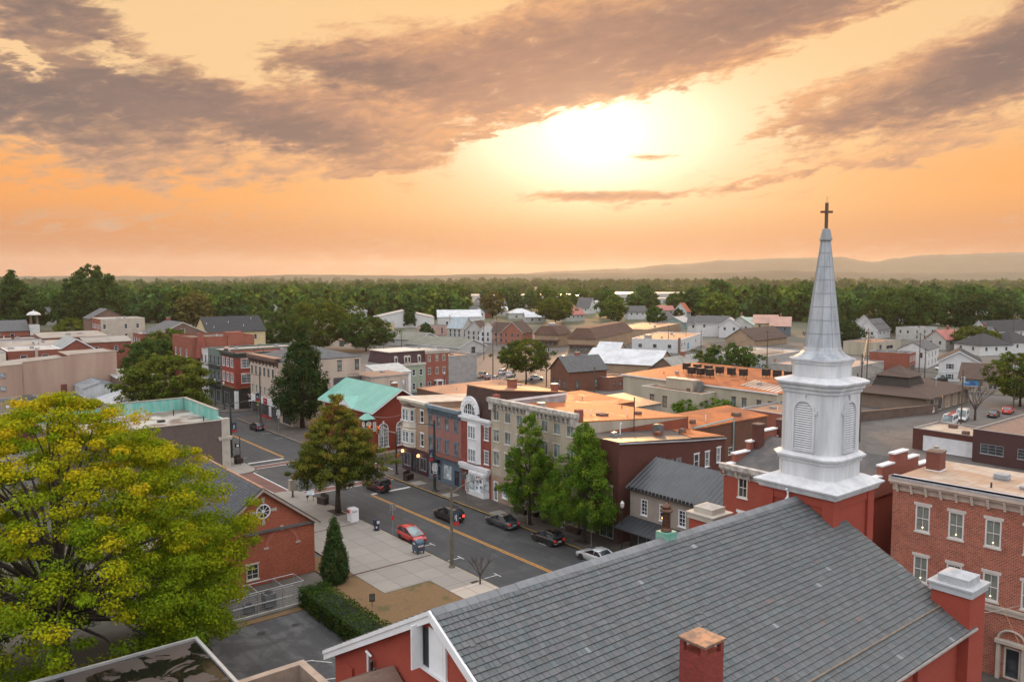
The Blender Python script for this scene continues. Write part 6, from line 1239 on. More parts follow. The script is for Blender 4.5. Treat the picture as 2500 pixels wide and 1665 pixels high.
    t = thing('yard_wall', 'long low brick retaining wall with stained face along the rail track', 'wall', (133, 89, 0), -14); box_on(t, 'face', brick('wall_brick', (.16, .10, .08), (.12, .075, .06), (.1, .085, .075), wear=.6), (0, 0, 0, 52, .5, 1.9)); box_on(t, 'coping', brnbrick, (-.05, -.08, 1.9, 52.05, .58, 2.05))
    t = bld('white_blue_shutter_house', 'white house with dark blue shutters and broad grey gable roof', 'building', *at('p', 1840, 352), 14, 10.4, 5.9, rot=22, wall=whites, kind='gx', rise=2.9, ov=.5, roof=dkshingle, trim=white, wins=row('L', (7.5, 2.4), 3.6, 1.0, 1.5, sW) + row('L', (7.5,), .6, 1.0, 1.5, sW))
    sh = plain('shutter_blue', (.05, .085, .10), .6)
    for u, z in ((7.5, 3.6), (2.4, 3.6), (7.5, .6)):
        for s in (-1, 1): box_on(t, 'shutter', sh, (-.06, u + s * .74 - .19, z, -.003, u + s * .74 + .19, z + 1.5))
    t = bld('tan_banner_shop', 'tan shop with brown roof and long blue banner sign on its wall', 'building', *at('p', 2170, 492), 13, 11, 3.7, rot=15, wall=plain('tan_plaster', (.40, .34, .28), .85), kind='gy', rise=3.4, ov=.5, roof=brnroof, wins=[('L', 3.9, 1.3, .8, 1.2, sG), ('L', 2.9, 1.3, .8, 1.2, sG)])
    bn = box_on(t, 'banner', plain('banner_blue', (.02, .12, .36), .5, .3, .5, c2=(.04, .35, .62)), (-.08, 6.2, 1.8, -.003, 10.6, 3.1)); box_on(bn, 'banner_photo', brnbrick, (-.1, 5.7, 1.85, -.081, 6.6, 3.0)); box_on(bn, 'banner_line', white, (-.095, 8.6, 2.45, -.082, 10.2, 2.58), (-.09, 5.4, 1.66, -.05, 10.8, 1.76))
    bld('white_long_shed', 'long white storage shed with low grey roof beyond the railway lot', 'building', *at('C', 590, 760), 15, 32, 2.9, rot=9, wall=dust, kind='gy', rise=2.8, ov=.5, roof=plain('moss_grey_roof', (.17, .17, .14), .85, .25, .3), trim=white, wins=[('R', 8, .1, 2.2, 2.6, sG)])
    bld('white_store_shed', 'second long white storage shed joined behind the first', 'building', *at('B', 1985, 690), 14, 34, 3.2, rot=12, wall=dust, kind='gy', rise=2.6, ov=.5, roof=plain('moss_grey_roof', (.17, .17, .14), .85), trim=white, wins=row('L', (6, 15, 26), 1.0, 1.0, 1.6, sG))
    # houses by the railway: kind, position, size
    H = [('rowhouse_pair', 'pale grey row house with dark windows and brown roof by the rail line', 'C', 800, 640, 8, 9, 5.5, 27, dust, 'gx', 4.0, brnroof), ('white_gable_row', 'white row house with green grey roof beside the pale grey one', 'C', 930, 655, 8, 9, 5.5, 27, whites, 'gx', 4.2, greyshingle), ('pink_brick_gable', 'pink brick gable house with white chimney strip', 'C', 1050, 662, 6.5, 9, 5.6, 27, plain('pink_brick_wall', (.36, .20, .16), .85), 'gy', 4.0, brnroof), ('red_duplex', 'red brick duplex with white windows and brown cross roof', 'C', 1160, 672, 12, 10, 5.8, 27, plain('duplex_brick', (.32, .12, .08), .85), 'gx', 4.4, brnroof),
         ('grey_porch_house', 'grey house with pale blue roof behind the row houses', 'C', 620, 610, 10, 9, 5, 20, dust, 'gy', 5.0, plain('pale_blue_roof', (.27, .32, .35), .5)), ('pink_office', 'low pink office with red trim lines', 'C', 490, 580, 12, 16, 4.4, 50, plain('pink_office', (.46, .30, .26), .8), 'flat', 0, darkroof)]
    for nm, lb, k, x, y, w, d, h, r, wl, kd, rs, rf in H:
        bld(nm, lb, 'house', *at(k, x, y), w, d, h, rot=r, wall=wl, kind=kd, rise=rs, ov=.4 if kd != 'flat' else 0, roof=rf, trim=bone if kd != 'flat' else None, wins=row('R', lin(.5, w - .5, 3), h - 2.3, 1.0, 1.6, sG) + row('R', lin(.5, w - .5, 3), .8, 1.0, 1.6, sG) + row('L', lin(.5, d - .5, 3), h - 2.3, 1.0, 1.6, sG) + row('L', lin(.5, d - .5, 3), .8, 1.0, 1.6, sG))
mid()
# ------------------------------------------------------------------ houses farther out: label, crop, x, y, w, d, h, rot, wall, kind, rise, roof
redr = plain('red_metal_roof', (.36, .11, .09), .55, .2, .5); mint = plain('mint_roof', (.36, .44, .38), .6); pinkr = plain('pink_roof', (.42, .22, .20), .6, .2, .5); orr = plain('orange_tile', (.45, .12, .06), .7)
FAR = [('white house with small front gable left of the row of white houses', 'D', 1065, 575, 9, 11, 5.6, 30, whites, 'gy', 3.6, greyshingle), ('tall white house end in the row behind the trees', 'D', 1240, 600, 11, 16, 7.0, 32, whites, 'gy', 3.4, greyshingle), ('white house with pale tin roof in the white row', 'D', 1345, 610, 12, 10, 6.2, 32, whites, 'gx', 3.6, tinroof), ('grey house with mint green roof', 'D', 1460, 610, 11, 12, 6.6, 30, dust, 'gx', 4.0, mint), ('dark slate blue house wall with mint roof edge', 'D', 1600, 575, 10, 12, 5.4, 30, greys, 'gy', 3.2, mint), ('butter yellow house with pink roof', 'D', 1680, 580, 9, 12, 6.2, 30, yel, 'gy', 4.0, pinkr), ('dark blue gabled house with pink roof wing', 'D', 1800, 590, 10, 10, 5.2, 30, greys, 'gy', 4.4, pinkr),
       ('small white house with steep orange roof', 'D', 870, 440, 9, 10, 5.5, 20, whites, 'gx', 6.0, orr), ('pale house with grey roof left of the orange roofed one', 'D', 700, 500, 16, 12, 4.2, 20, dust, 'gx', 4.0, greyshingle), ('low pale teal cottage under the orange roofed house', 'D', 840, 530, 16, 12, 4, 20, plain('teal_wall', (.22, .3, .27)), 'gx', 3.0, tinroof), ('white gambrel house with dark roof among trees', 'C', 1760, 395, 13, 12, 5.0, 20, whites, 'gy', 8.0, greyshingle),
       ('large pale apartment house with wide grey roof left of the spire', 'D', 1620, 310, 30, 15, 7.5, 20, whites, 'gx', 4.5, greyshingle), ('butter yellow house below the large apartment house', 'D', 1700, 355, 14, 10, 4.6, 20, yel, 'gx', 5, greyshingle), ('white house half hidden by trees right of the spire', 'E', 810, 300, 13, 12, 7, 0, whites, 'gy', 6, greyshingle),
       ('white house with dark roof right of the spire in the tree belt', 'E', 810, 460, 14, 10, 4.6, 0, whites, 'gx', 4.5, dkshingle), ('brown roofed white gable house right of the spire', 'E', 1000, 570, 14, 10, 5, 8, whites, 'gx', 5, brnroof), ('grey roofed house with white porch right of the spire', 'E', 1040, 620, 18, 10, 4.4, 8, whites, 'gx', 5.2, greyshingle), ('small white house with dark roof in front of the big round trees', 'E', 1150, 505, 18, 14, 4.4, 0, whites, 'gx', 4, dkshingle), ('pale cottage with light roof by the big round trees', 'E', 1070, 465, 18, 12, 4.4, 0, dust, 'gx', 4, tinroof), ('long pale row house with small windows before the round trees', 'E', 1350, 630, 18, 9, 5.6, -12, dust, 'flat', 0, whiteroof), ('long white row house with dark roof at the right edge', 'E', 2040, 670, 30, 10, 6, -14, whites, 'gx', 4.5, dkshingle),
       ('small grey blue house before the long white row', 'E', 2000, 680, 10, 9, 4.6, -14, dust, 'gy', 3.6, greyshingle), ('dark roofed house cluster behind the shuttered house', 'E', 1960, 770, 15, 13, 4.2, -25, whites, 'hip', 3.8, dkshingle), ('low dark roofed house at the right edge of town', 'E', 2230, 750, 14, 12, 4.6, -20, whites, 'hip', 3.8, dkshingle), ('red roofed shop behind the white end house', 'E', 1650, 720, 13, 9, 4.6, -10, dust, 'gx', 3.6, redr),
       ('red brick factory with chimney beyond the dark trees', 'A', 1620, 528, 28, 15, 6, 0, redbrick, 'gx', 6, tinroof), ('low tan flat store below the red factory', 'A', 1800, 545, 55, 18, 4, 0, tan2, 'flat', 0, gold2), ('dark brick hall left of the low tan store', 'A', 1620, 590, 34, 16, 6, 0, brnbrick, 'flat', 0, darkroof), ('grey board house behind the tall tree', 'A', 430, 650, 12, 10, 5.5, 0, dust, 'gx', 6, greyshingle), ('dark roofed shed behind the grey board house', 'A', 430, 560, 16, 12, 6, 0, greys, 'gx', 5, greyshingle), ('pale house with red roof at the far left edge', 'A', 20, 590, 20, 14, 5, 0, cream, 'gx', 5, redr),
       ('pale apartment block with mansard corner in the far trees', 'B', 745, 415, 14, 12, 8.5, 0, dust, 'flat', 0, greyshingle), ('cream flat block beside the far apartment block', 'B', 880, 415, 12, 10, 7.5, 0, cream, 'flat', 0, whiteroof), ('long low store with red metal roof', 'B', 925, 420, 22, 10, 3.6, -4, dust, 'gx', 4, redr), ('pale blue house among far trees', 'B', 1190, 390, 14, 10, 5, 0, dust, 'gx', 5, greyshingle), ('white bungalow among far trees', 'B', 1560, 370, 14, 9, 4.5, 0, whites, 'gx', 4, greyshingle), ('brown gabled house beside the tall spruce', 'B', 1810, 360, 13, 11, 6, 0, brnbrick, 'gx', 6, dkshingle), ('pale house with red roof far left of the yellow tree group', 'B', 470, 340, 15, 10, 5, 0, dust, 'gx', 5, redr), ('white house behind pines far left', 'B', 340, 330, 14, 10, 5, 0, whites, 'gx', 5, greyshingle)]
def far_houses():
    fw_ = style(greytrim, glass, 1, 1, .08, None, 0)
    for i, (lb, k, x, y, w, d, h, r, wl, kd, rs, rf) in enumerate(FAR):
        p = at(k, x, y); nm = lb.split(' with ')[0].split(' behind ')[0].split(' left ')[0].split(' among ')[0].split(' below ')[0].split(' before ')[0].split(' beside ')[0].split(' in ')[0].split(' beyond ')[0].split(' at ')[0].split(' half ')[0].split(' right ')[0].split(' by ')[0].split(' under ')[0].split(' wall')[0].split(' far ')[0]
        n = max(2, int(w / 5)); z = max(.8, h - 2.4)
        t = bld(nm.replace(' ', '_'), lb, 'house', *p, w, d, h, rot=r, wall=wl, kind=kd, rise=rs, ov=.5 if kd != 'flat' else 0, roof=rf, trim=white if wl is whites and kd in ('gx', 'gy') else None, z=terrain(*p), wins=row('R', lin(.5, w - .5, n), z, 1.1, 1.5, fw_) + row('L', lin(.5, d - .5, 2), z, 1.1, 1.5, fw_) + (row('R', lin(.5, w - .5, n), .8, 1.1, 1.5, fw_) if h > 5.5 else []))
        if i % 3 == 0: chimney(t, w * .6, d * .5, h + rs * .8, .8, .8, 1.6 + rs * .2)
far_houses()
def big_sheds():
    mt = plain('shed_metal', (.48, .46, .45), .5, .15, .05); rm = plain('shed_roof', (.55, .53, .52), .3, .15, .05, spec=.8)
    L = [('long pale warehouse with bright roof beyond the town, left part', 1140, 727, 175, 120, 11, -36), ('second long pale warehouse with sunlit roof before the far woods', 1480, 738, 150, 110, 11, -36), ('low white warehouse front with parked trucks right of the glow', 1580, 742, 60, 30, 6, -36)]
    for lb, x, y, w, d, h, r in L: p = G(x, y); bld('warehouse', lb, 'building', *p, w, d, h, rot=r, wall=mt, kind='flat', par=0, ov=.3, roof=rm, z=terrain(*p), wins=row('R', lin(4, w - 4, 8), .3, 3.5, 3.6, style(greytrim, glassb, 1, 1, .1, None, 0, door=True)))
    L = [('broad white roofed lumber shed behind the yellow sign hall', 'B', 1590, 520, 36, 26, 6, -30, tinroof, whites, 'gy', 4), ('white roofed shed with dark open gable', 'B', 1300, 440, 18, 24, 5, -30, tinroof, dust, 'gy', 4), ('yellow hall with dark lettering on its wall', 'B', 1520, 545, 16, 12, 4.2, -30, whiteroof, yel, 'flat', 0), ('white steel hall beside the pink office', 'C', 400, 500, 27, 17, 5.5, -32, tinroof, whites, 'gx', 4), ('white roofed barn before the round yellow tree', 'C', 1040, 440, 18, 14, 4.2, -30, tinroof, dust, 'hip', 3), ('low white tin shed right of the white roofed barn', 'C', 1190, 470, 14, 10, 3.6, -30, tinroof, dust, 'gx', 3), ('long white tin roof behind the dark round tree', 'C', 760, 410, 24, 14, 4.2, -30, tinroof, dust, 'gx', 2.5), ('pale yellow cottage row behind the long tin roof', 'C', 830, 355, 20, 10, 5, -20, greyshingle, yel, 'gx', 5)]
    for lb, k, x, y, w, d, h, r, rf, wl, kd, rs in L:
        p = at(k, x, y); t = bld('tin_roof_hall', lb, 'building', *p, w, d, h, rot=r, wall=wl, kind=kd, rise=rs, ov=.4 if kd != 'flat' else 0, roof=rf, z=terrain(*p), wins=row('R', lin(2, w - 2, max(2, int(w / 7))), 1, 1.4, 1.6, sG))
        if 'lettering' in lb:
            m = MB()
            for k2 in range(9): m.box(5 + k2 * .7, -.06, 1.2, 5.45 + k2 * .7, -.003, 1.9 + (k2 % 3) * .1)
            for k2 in range(3): m.box(7 + k2 * .7, -.06, 2.3, 7.5 + k2 * .7, -.003, 3.0)
            m.build('wall_lettering', plain('brown_letter', (.12, .05, .03), .6), t)
big_sheds()
m = MB(); c = G(1190, 735); pts = [G(1130, 745), G(1225, 745), G(1215, 728), G(1150, 726)]; m.poly([(x, y, terrain(x, y) + .5) for x, y in pts]); struct('field', m, plain('ripe_field', (.50, .27, .09), .9, .25, .05), 'strip of ripe orange field by the warehouses')
# ------------------------------------------------------------------ trees
def env(shape, t):
    t = np.clip(t, 0, 1)
    if shape == 'round': return np.sqrt(np.clip(1 - (2 * t - 1) ** 2, 0, 1)) ** .85
    if shape == 'dome': return np.where(t < .28, .72 + t, np.clip(1 - ((t - .28) / .72) ** 1.7, 0, 1) ** .72)
    if shape == 'pyramid': return np.where(t < .2, .7 + 1.5 * t, np.clip(1 - ((t - .2) / .8) ** 1.15, 0, 1))
    if shape == 'spire': return np.where(t < .18, .55 + 2.5 * t, np.clip((1 - (t - .18) / .82), 0, 1) ** .72)
    if shape == 'cone': return np.clip(1 - t, 0, 1) ** .8 * np.where(t < .08, .8, 1)
    if shape == 'spread': return np.where(t < .45, .45 + 1.2 * t, np.clip(1 - ((t - .45) / .55) ** 2, 0, 1) ** .6)
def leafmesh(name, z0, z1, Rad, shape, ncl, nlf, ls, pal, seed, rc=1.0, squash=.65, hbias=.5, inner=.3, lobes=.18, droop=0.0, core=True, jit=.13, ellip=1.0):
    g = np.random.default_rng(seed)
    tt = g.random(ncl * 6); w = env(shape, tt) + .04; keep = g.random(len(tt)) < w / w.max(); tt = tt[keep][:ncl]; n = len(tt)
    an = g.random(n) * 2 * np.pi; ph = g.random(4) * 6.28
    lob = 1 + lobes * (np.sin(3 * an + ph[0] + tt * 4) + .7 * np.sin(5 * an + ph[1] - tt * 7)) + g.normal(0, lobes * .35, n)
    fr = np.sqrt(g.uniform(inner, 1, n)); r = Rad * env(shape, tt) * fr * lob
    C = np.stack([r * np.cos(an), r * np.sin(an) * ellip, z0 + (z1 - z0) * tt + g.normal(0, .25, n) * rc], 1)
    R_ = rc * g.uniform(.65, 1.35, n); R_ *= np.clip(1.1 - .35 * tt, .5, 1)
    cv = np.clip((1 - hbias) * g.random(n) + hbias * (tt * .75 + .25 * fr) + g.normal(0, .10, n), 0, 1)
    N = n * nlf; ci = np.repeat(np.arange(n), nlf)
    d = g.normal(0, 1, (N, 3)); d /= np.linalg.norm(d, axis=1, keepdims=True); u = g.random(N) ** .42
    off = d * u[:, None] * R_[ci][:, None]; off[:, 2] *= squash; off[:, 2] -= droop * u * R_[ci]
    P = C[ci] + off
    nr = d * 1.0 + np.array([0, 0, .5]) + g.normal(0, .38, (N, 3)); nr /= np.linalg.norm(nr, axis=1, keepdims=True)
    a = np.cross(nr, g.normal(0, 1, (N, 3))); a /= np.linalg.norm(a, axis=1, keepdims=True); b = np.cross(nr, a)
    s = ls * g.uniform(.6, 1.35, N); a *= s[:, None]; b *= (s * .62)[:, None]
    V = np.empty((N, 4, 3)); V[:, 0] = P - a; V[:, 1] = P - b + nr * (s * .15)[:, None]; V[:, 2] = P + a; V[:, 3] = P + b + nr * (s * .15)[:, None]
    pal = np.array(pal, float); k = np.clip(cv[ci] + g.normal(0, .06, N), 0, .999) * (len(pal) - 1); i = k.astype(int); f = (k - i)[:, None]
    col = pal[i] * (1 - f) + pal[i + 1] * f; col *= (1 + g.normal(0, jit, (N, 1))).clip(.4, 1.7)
    me = bpy.data.meshes.new(name); me.vertices.add(N * 4); me.vertices.foreach_set('co', V.ravel()); me.loops.add(N * 4); me.loops.foreach_set('vertex_index', np.arange(N * 4, dtype=np.int32))
    me.polygons.add(N); me.polygons.foreach_set('loop_start', np.arange(0, N * 4, 4, dtype=np.int32)); me.update(calc_edges=True)
    setcol(me, np.repeat(col, 4, 0)); return me, C
def trunkmesh(H, r, C, seed, nl, zt, lean=.02, split=.35):
    rg = random.Random(seed); m = MB(); n = 7; pts = [(rg.uniform(-lean, lean) * H * k / n * (k > 0), rg.uniform(-lean, lean) * H * k / n * (k > 0), zt * k / n) for k in range(n + 1)]
    m.tube(pts, [r * (1.25 if k == 0 else 1 - .72 * k / n) for k in range(n + 1)], 9)
    order = list(range(len(C))); rg.shuffle(order)
    for i in order[:nl]:
        c = C[i]; zf = min(max(c[2] * rg.uniform(.35, .7), zt * split), zt * .95); k = min(n - 1, int(zf / zt * n)); p0 = Vector(pts[k]); p0.z = zf
        p2 = Vector(c); mid = p0.lerp(p2, .5) + Vector((rg.uniform(-.3, .3), rg.uniform(-.3, .3), .12 * (p2 - p0).length)); q1 = p0.lerp(mid, .6); q2 = mid.lerp(p2, .55)
        rr = r * rg.uniform(.22, .42) * (1 - .5 * zf / zt); m.tube([p0, q1, mid, q2, p2], [rr, rr * .8, rr * .6, rr * .4, rr * .15], 6, 0, False)
    return m
LEAF = leafm('leaves', (1, 1, 1), .38); LEAF3 = leafm('far_leaves', (.80, .98, .92), .2); LEAF2 = leafm('conifer_leaves', (1, 1, 1), .25)
def tree(name, label, x, y, H, Rad, z0, shape, ncl, nlf, ls, pal, seed, rc, group=None, z=0, nl=14, tr=None, bk=None, **kw):
    t = thing(name, label, kw.pop('cat', 'tree'), (x, y, z), 0, group); me, C = leafmesh('crown', z0, H, Rad, shape, ncl, nlf, ls, pal, seed, rc, **kw)
    me.materials.append(LEAF); put('crown', me, t); trunkmesh(H, tr or H * .022, C, seed, nl, z0 + (H - z0) * .72).build('trunk', bk or bark, t, True); return t
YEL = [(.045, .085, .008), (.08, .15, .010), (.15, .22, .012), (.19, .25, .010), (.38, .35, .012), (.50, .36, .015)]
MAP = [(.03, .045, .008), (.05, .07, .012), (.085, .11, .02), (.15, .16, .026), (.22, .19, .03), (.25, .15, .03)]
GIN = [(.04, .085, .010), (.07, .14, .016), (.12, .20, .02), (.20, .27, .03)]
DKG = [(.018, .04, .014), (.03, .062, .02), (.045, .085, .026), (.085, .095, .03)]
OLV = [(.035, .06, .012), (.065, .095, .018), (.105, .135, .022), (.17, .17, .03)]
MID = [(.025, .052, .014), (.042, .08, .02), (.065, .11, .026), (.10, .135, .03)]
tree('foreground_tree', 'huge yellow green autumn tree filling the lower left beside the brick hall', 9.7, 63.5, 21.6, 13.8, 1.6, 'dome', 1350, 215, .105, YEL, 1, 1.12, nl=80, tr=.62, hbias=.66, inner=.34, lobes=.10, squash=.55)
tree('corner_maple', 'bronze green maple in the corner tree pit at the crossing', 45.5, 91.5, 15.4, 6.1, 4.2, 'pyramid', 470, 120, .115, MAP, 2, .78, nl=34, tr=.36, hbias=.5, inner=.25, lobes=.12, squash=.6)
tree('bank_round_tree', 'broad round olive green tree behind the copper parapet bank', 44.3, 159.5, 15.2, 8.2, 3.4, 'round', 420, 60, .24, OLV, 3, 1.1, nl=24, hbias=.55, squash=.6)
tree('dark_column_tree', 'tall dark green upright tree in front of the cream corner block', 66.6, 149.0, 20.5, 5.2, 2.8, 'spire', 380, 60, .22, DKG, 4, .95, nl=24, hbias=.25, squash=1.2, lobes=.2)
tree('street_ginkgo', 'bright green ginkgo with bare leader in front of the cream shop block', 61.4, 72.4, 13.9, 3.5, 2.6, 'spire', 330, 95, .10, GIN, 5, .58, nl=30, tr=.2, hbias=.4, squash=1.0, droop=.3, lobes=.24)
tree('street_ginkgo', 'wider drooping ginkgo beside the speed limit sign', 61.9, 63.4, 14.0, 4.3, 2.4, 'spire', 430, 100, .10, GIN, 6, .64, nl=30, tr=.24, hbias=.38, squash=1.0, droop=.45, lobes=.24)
tree('lot_tree', 'spreading green tree in the parking lot behind the narrow red brick house', 144.1, 171.6, 12.3, 8.2, 4.0, 'spread', 330, 50, .24, OLV, 7, 1.1, nl=24, hbias=.35)
tree('works_tree', 'dense dark olive tree behind the long beige works', 166, 120, 13.6, 8.0, 2.0, 'round', 330, 50, .26, MID, 8, 1.2, nl=18, hbias=.4)
for i, (x, y, h, lb) in enumerate(((125.6, 99.5, 6.0, 'airy pale green yard tree left of the beige works wall'), (128.0, 94.0, 6.4, 'airy pale green yard tree right before the beige works windows'))):
    tree('yard_sapling', lb, x, y, h, 3.2, 2.6, 'spread', 70, 40, .17, GIN, 20 + i, .7, 'airy yard trees by the beige works', hbias=.4, nl=10)
tree('cluster_tree', 'dark round tree behind the narrow tan wall end', 60, 226, 13.5, 9, 2, 'round', 260, 45, .32, MID, 31, 1.4, hbias=.4)
tree('cluster_tree', 'lighter bushy tree between the tan wall and the round bank tree', 68, 246, 14.5, 8, 2, 'round', 240, 45, .32, OLV, 32, 1.4, hbias=.4)
tree('rail_tree', 'tall yellow topped green tree behind the cream corner block', 144.4, 305, 20.5, 12, 2, 'round', 380, 45, .40, OLV, 33, 1.8, hbias=.6)
tree('rail_tree', 'dark green tree left of the yellow topped tree', 128, 315, 15.5, 11, 2, 'round', 300, 45, .40, MID, 34, 1.8, hbias=.5)
tree('rail_tree', 'dark green tree right of the yellow topped tree', 158, 290, 14.2, 11, 2, 'round', 300, 45, .40, MID, 35, 1.8, hbias=.4)
tree('round_maple', 'round yellow green tree before the white roofed barn', 349, 386, 16.5, 11.5, 3, 'round', 280, 40, .5, OLV, 36, 2.0, hbias=.55)
tree('edge_tree', 'green tree at the right edge beside the tall utility pole', 208.8, 68.7, 12.5, 6.5, 2.5, 'round', 240, 45, .26, OLV, 37, 1.1, hbias=.4)
tree('grove_tree', 'very tall broad green tree on the left horizon', 99, 500, 36, 19, 4, 'dome', 420, 40, .75, MID, 38, 2.6, hbias=.5, lobes=.2)
tree('grove_tree', 'tall narrow topped tree at the far left horizon', 62, 512, 33, 15, 4, 'pyramid', 340, 40, .75, MID, 39, 2.5, hbias=.5, lobes=.24)
tree('church_lot_tree', 'small round tree between the brick rows and the pale three storey building', 66, 372, 12.5, 7.5, 2, 'round', 200, 40, .36, OLV, 40, 1.4, hbias=.5)
tree('big_round_trees', 'big dense green tree right of the spire', 430, 200, 24, 19, 2, 'round', 420, 40, .6, MID, 41, 2.6, hbias=.5)
tree('big_round_trees', 'second big dense tree right of the spire with darker crown', 445, 165, 21, 17, 2, 'round', 380, 40, .6, DKG, 42, 2.6, hbias=.5)
tree('dark_grove_tree', 'dark tree close behind the spire on its right side', 320, 176, 14.5, 11, 1.5, 'dome', 300, 40, .4, DKG, 43, 1.8, hbias=.4)
tree('autumn_street_tree', 'yellow olive round tree by the far right row houses', 352, 134, 9.5, 8.5, 1.5, 'round', 220, 40, .36, OLV, 44, 1.5, hbias=.4)
# clipped evergreens, hedge, bare trees
def evergreen(name, lb, x, y, H, Rad, seed, pal=DKG, ncl=150, nlf=90, ls=.09, rc=.4, shape='spire', group=None):
    t = thing(name, lb, 'tree', (x, y, 0), 0, group); me, C = leafmesh('crown', .15, H, Rad, shape, ncl, nlf, ls, pal, seed, rc, squash=1.5, hbias=.3, inner=.55, lobes=.05); me.materials.append(LEAF2); put('crown', me, t); m = MB(); m.tube([(0, 0, 0), (0, 0, H * .8)], [.14, .04], 7); m.build('trunk', bark, t); return t
evergreen('arborvitae', 'tall dark clipped arborvitae at the corner of the brick hall', 34.5, 70.4, 6.3, 1.25, 51, ncl=330)
evergreen('arborvitae', 'slim dark arborvitae in the yard behind the church tower', 116, 63.5, 4.6, .9, 52, rc=.35, group=None)
evergreen('arborvitae', 'slightly shorter arborvitae beside the slim one in the yard', 117.3, 62.2, 4.2, .9, 53, rc=.35)
def hedge():
    g = np.random.default_rng(9); t = thing('hedge', 'thick clipped green hedge between parking lot and dry lawn', 'hedge', (31, 56, 0)); Ls = []
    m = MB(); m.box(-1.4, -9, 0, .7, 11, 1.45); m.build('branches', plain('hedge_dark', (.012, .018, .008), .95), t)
    N = 46000; P = np.stack([g.uniform(-1.75, 1.05, N), g.uniform(-9.4, 11.4, N), g.uniform(.05, 1.9, N)], 1); e = np.abs(P - np.array([-.35, 1, .98])) / np.array([1.4, 10.4, .93]); keep = (e.max(1) > .80) & (e.max(1) + .06 * np.sin(P[:, 1] * 2.1) + .05 * np.sin(P[:, 0] * 5 + P[:, 1] * 3.7) < 1.0); P = P[keep]; N = len(P)
    nr = g.normal(0, 1, (N, 3)); nr[:, 2] += .8; nr /= np.linalg.norm(nr, axis=1, keepdims=True); a = np.cross(nr, g.normal(0, 1, (N, 3))); a /= np.linalg.norm(a, axis=1, keepdims=True); b = np.cross(nr, a); s = g.uniform(.05, .11, N)[:, None]
    V = np.stack([P - a * s, P - b * s * .7, P + a * s, P + b * s * .7], 1); me = bpy.data.meshes.new('foliage'); me.vertices.add(N * 4); me.vertices.foreach_set('co', V.ravel()); me.loops.add(N * 4); me.loops.foreach_set('vertex_index', np.arange(N * 4, dtype=np.int32)); me.polygons.add(N); me.polygons.foreach_set('loop_start', np.arange(0, N * 4, 4, dtype=np.int32)); me.update(calc_edges=True)
    c = np.array([.035, .07, .014]) * (1 + g.normal(0, .3, (N, 1))).clip(.4, 1.9); k = (np.sin(P[:, 1] * .9) * .5 + g.random(N) > .9)[:, None]; c = np.where(k, c * np.array([1.8, 1.5, 1.0]), c); setcol(me, np.repeat(c, 4, 0)); me.materials.append(LEAF2); put('foliage', me, t)
hedge()
def bare(name, lb, x, y, H, seed, spread=.55, n0=7):
    rg = random.Random(seed); m = MB()
    def grow(p, d, L, r, lv):
        q = p + d * L; m.tube([p, p.lerp(q, .5) + Vector((rg.uniform(-.05, .05), rg.uniform(-.05, .05), 0)) * L, q], [r, r * .8, r * .55], 5, 0, False)
        if lv == 0: return
        for k in range(3 if lv > 1 else 4): e = (d + Vector((rg.uniform(-spread, spread), rg.uniform(-spread, spread), rg.uniform(-.05, .4)))).normalized(); grow(p.lerp(q, rg.uniform(.55, 1)), e, L * rg.uniform(.55, .8), r * .5, lv - 1)
    t = thing(name, lb, 'tree', (x, y, 0)); m.tube([(0, 0, 0), (0, 0, H * .3)], [H * .028, H * .02], 7)
    for k in range(n0): a = 6.28 * k / n0; grow(Vector((0, 0, H * rg.uniform(.2, .3))), Vector((.65 * math.cos(a), .65 * math.sin(a), 1)).normalized(), H * .3, H * .011, 3)
    m.build('branches', plain('twig', (.07, .05, .042), .9), t)
bare('bare_street_tree', 'small leafless street tree in the pit beside the paler slabs', 45.3, 60.9, 3.6, 3)
bare('bare_yard_tree', 'leafless tree in the yard behind the garage by the white van', *at('p', 1790, 780), 9.5, 4)
# ------------------------------------------------------------------ woods: shared crowns, every tree its own object
foots = []
for o in bpy.data.objects:
    if o.type == 'EMPTY' and o.parent is None and 'w' in o:
        c, s = math.cos(o.rotation_euler.z), math.sin(o.rotation_euler.z); w, d = o['w'], o['d']; foots.append((o.location.x, o.location.y, c, s, w, d))
def free(x, y, r):
    for X0, Y0, c, s, w, d in foots:
        u, v = (x - X0) * c + (y - Y0) * s, -(x - X0) * s + (y - Y0) * c
        if -r < u < w + r and -r < v < d + r: return False
    return True
protos = []
for i, (sh, pal, nm, lb) in enumerate((('round', MID, 'broad_tree', 'broad mid green tree'), ('dome', MID, 'domed_tree', 'domed green tree'), ('round', OLV, 'olive_tree', 'olive green rounded tree'), ('dome', DKG, 'dark_tree', 'dark green broad tree'), ('cone', DKG, 'spruce_tree', 'dark pointed spruce'), ('round', [(.06, .05, .02), (.10, .075, .025), (.15, .11, .03), (.2, .13, .03)], 'russet_tree', 'russet tinged autumn tree'))):
    me, C = leafmesh('crown', 1.5, 14, 6.2 if sh != 'cone' else 3.6, sh, 130 if sh != 'cone' else 110, 26, .62, pal, 100 + i, 1.7 if sh != 'cone' else 1.1, hbias=.5, inner=.4, lobes=.13); me.materials.append(LEAF3); tm = trunkmesh(14, .32, C, i, 4, 10); protos.append((me, tm.mesh('trunk', bark, True), nm, lb))
wrg = random.Random(77); count = 0
ZONES = [('left of the brick rows', 0, 560, 748, 800, 34), ('in the belt behind the yellow house', 300, 700, 728, 765, 30), ('in the middle belt beyond the rail sheds', 640, 1090, 716, 762, 44), ('around the far warehouses', 1130, 1720, 748, 778, 20), ('left of the spire beyond the white houses', 1640, 2010, 722, 800, 42), ('in the dense woods right of the spire', 2060, 2500, 722, 785, 64)]
placed = []
